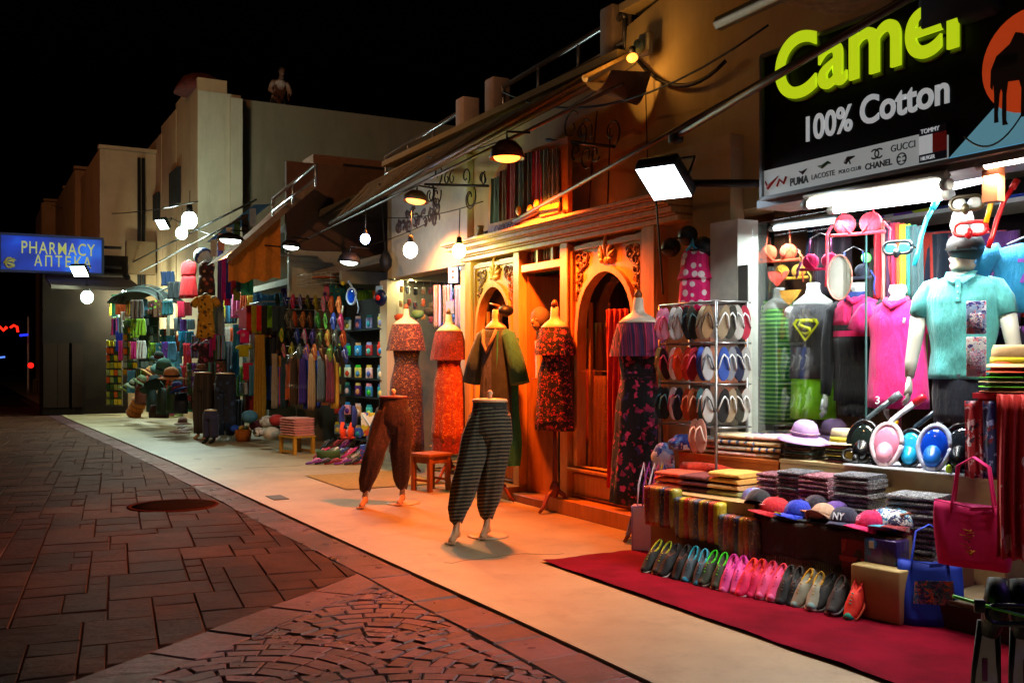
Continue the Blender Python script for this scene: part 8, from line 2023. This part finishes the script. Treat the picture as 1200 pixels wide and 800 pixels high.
rail_row(120, 200, 352, 3.75, 9, 20, .36, 'the high row under the netted canopy', fn=onXL)
rail_row(140, 205, 400, 3.8, 9, 24, .30, 'the row between the souvenir stands', fn=onXL)
rail_row(150, 212, 432, 3.8, 8, 26, .30, 'the low row behind the knitted hats', fn=onXL)
rail_row(404, 470, 338, 5.9, 7, 30, .3, 'the row behind the packet rack')
rail_row(455, 548, 378, 6.2, 9, 50, .34, 'the back row behind the orange dress')
rail_row(455, 548, 440, 6.2, 9, 50, .34, 'the low back row behind the stool')
rail_row(872, 1075, 292, 6.5, 12, 60, .32, 'the upper rear row of the clothing shop')
rail_row(872, 1075, 372, 6.5, 12, 70, .32, 'the lower rear row of the clothing shop')
rail_row(1090, 1200, 300, 6.4, 7, 75, .30, 'the rear row behind the big mannequin')
# ================= person on the roof =================
q = onY(326, 118, 25.7)
zr = 7.30
t = thing('person', 'person in a pale shirt and dark trousers bending forward on the roof edge', 'person', (q.x, 25.75, zr), .1)
def skin_body(name, verts, edges, radii, m, parent):
    me = bpy.data.meshes.new(name); me.from_pydata(verts, edges, []); o = bpy.data.objects.new(name, me); COL.objects.link(o); o.parent = parent
    md = o.modifiers.new('skin', 'SKIN'); 
    for i, sv in enumerate(me.skin_vertices[0].data): sv.radius = (radii[i], radii[i]); sv.use_root = (i == 0)
    s2 = o.modifiers.new('sub', 'SUBSURF'); s2.levels = 2; s2.render_levels = 2; me.materials.append(m); return o
V = [(0,0,.92), (0,-.06,1.12), (0,-.14,1.32), (0,-.20,1.40), (0,-.26,1.47), (0,-.30,1.55),
     (-.17,-.16,1.34), (-.27,-.18,1.12), (-.16,-.34,.98), (.17,-.16,1.34), (.27,-.18,1.12), (.14,-.35,.98),
     (-.10,0,.86), (-.13,-.06,.48), (-.13,.02,.08), (-.13,-.14,.04), (.10,0,.86), (.14,-.04,.48), (.15,.02,.08), (.16,-.14,.04)]
E = [(0,1), (1,2), (2,3), (3,4), (4,5), (2,6), (6,7), (7,8), (2,9), (9,10), (10,11), (0,12), (12,13), (13,14), (14,15), (0,16), (16,17), (17,18), (18,19)]
Rd = [.13,.14,.15,.07,.055,.085,.065,.05,.032,.065,.05,.032,.10,.07,.05,.04,.10,.07,.05,.04]
skin_body('body', V, E, Rd, mat('#6a4634', .7), t)
put('shirt', garment([(.90,.165,.12,0,-.0), (1.05,.17,.125,0,-.04), (1.22,.20,.13,0,-.10), (1.34,.205,.12,0,-.15), (1.40,.10,.08,0,-.19)], 24, 5, .04), cloth('#b8a49a'), t)
for s in (-1, 1):
    put('sleeve', MB().tube([(s*.15,-.15,1.35), (s*.21,-.165,1.27), (s*.275,-.18,1.12), (s*.20,-.27,1.04)], [.075,.072,.062,.052], 10), cloth('#b8a49a'), t)
    put('trouser_leg', MB().tube([(s*.09,0,.92), (s*.11,-.03,.7), (s*.135,-.05,.48), (s*.14,.01,.12)], [.115,.10,.085,.07], 10), cloth('#1c2434'), t)
    put('hand', hand_mb(MB(), (s*.15,-.345,.98), Vector((0,-.2,-1)), s, .9), mat('#6a4634', .7), t)
put('head', head_mb(MB(), (0,-.31,1.60), 1.0), mat('#6a4634', .7), t)
put('hair', MB().ball((0,-.29,1.65), .098, 12, 8, (.9,1.0,.9)), mat('#14100e', .8), t)
pass
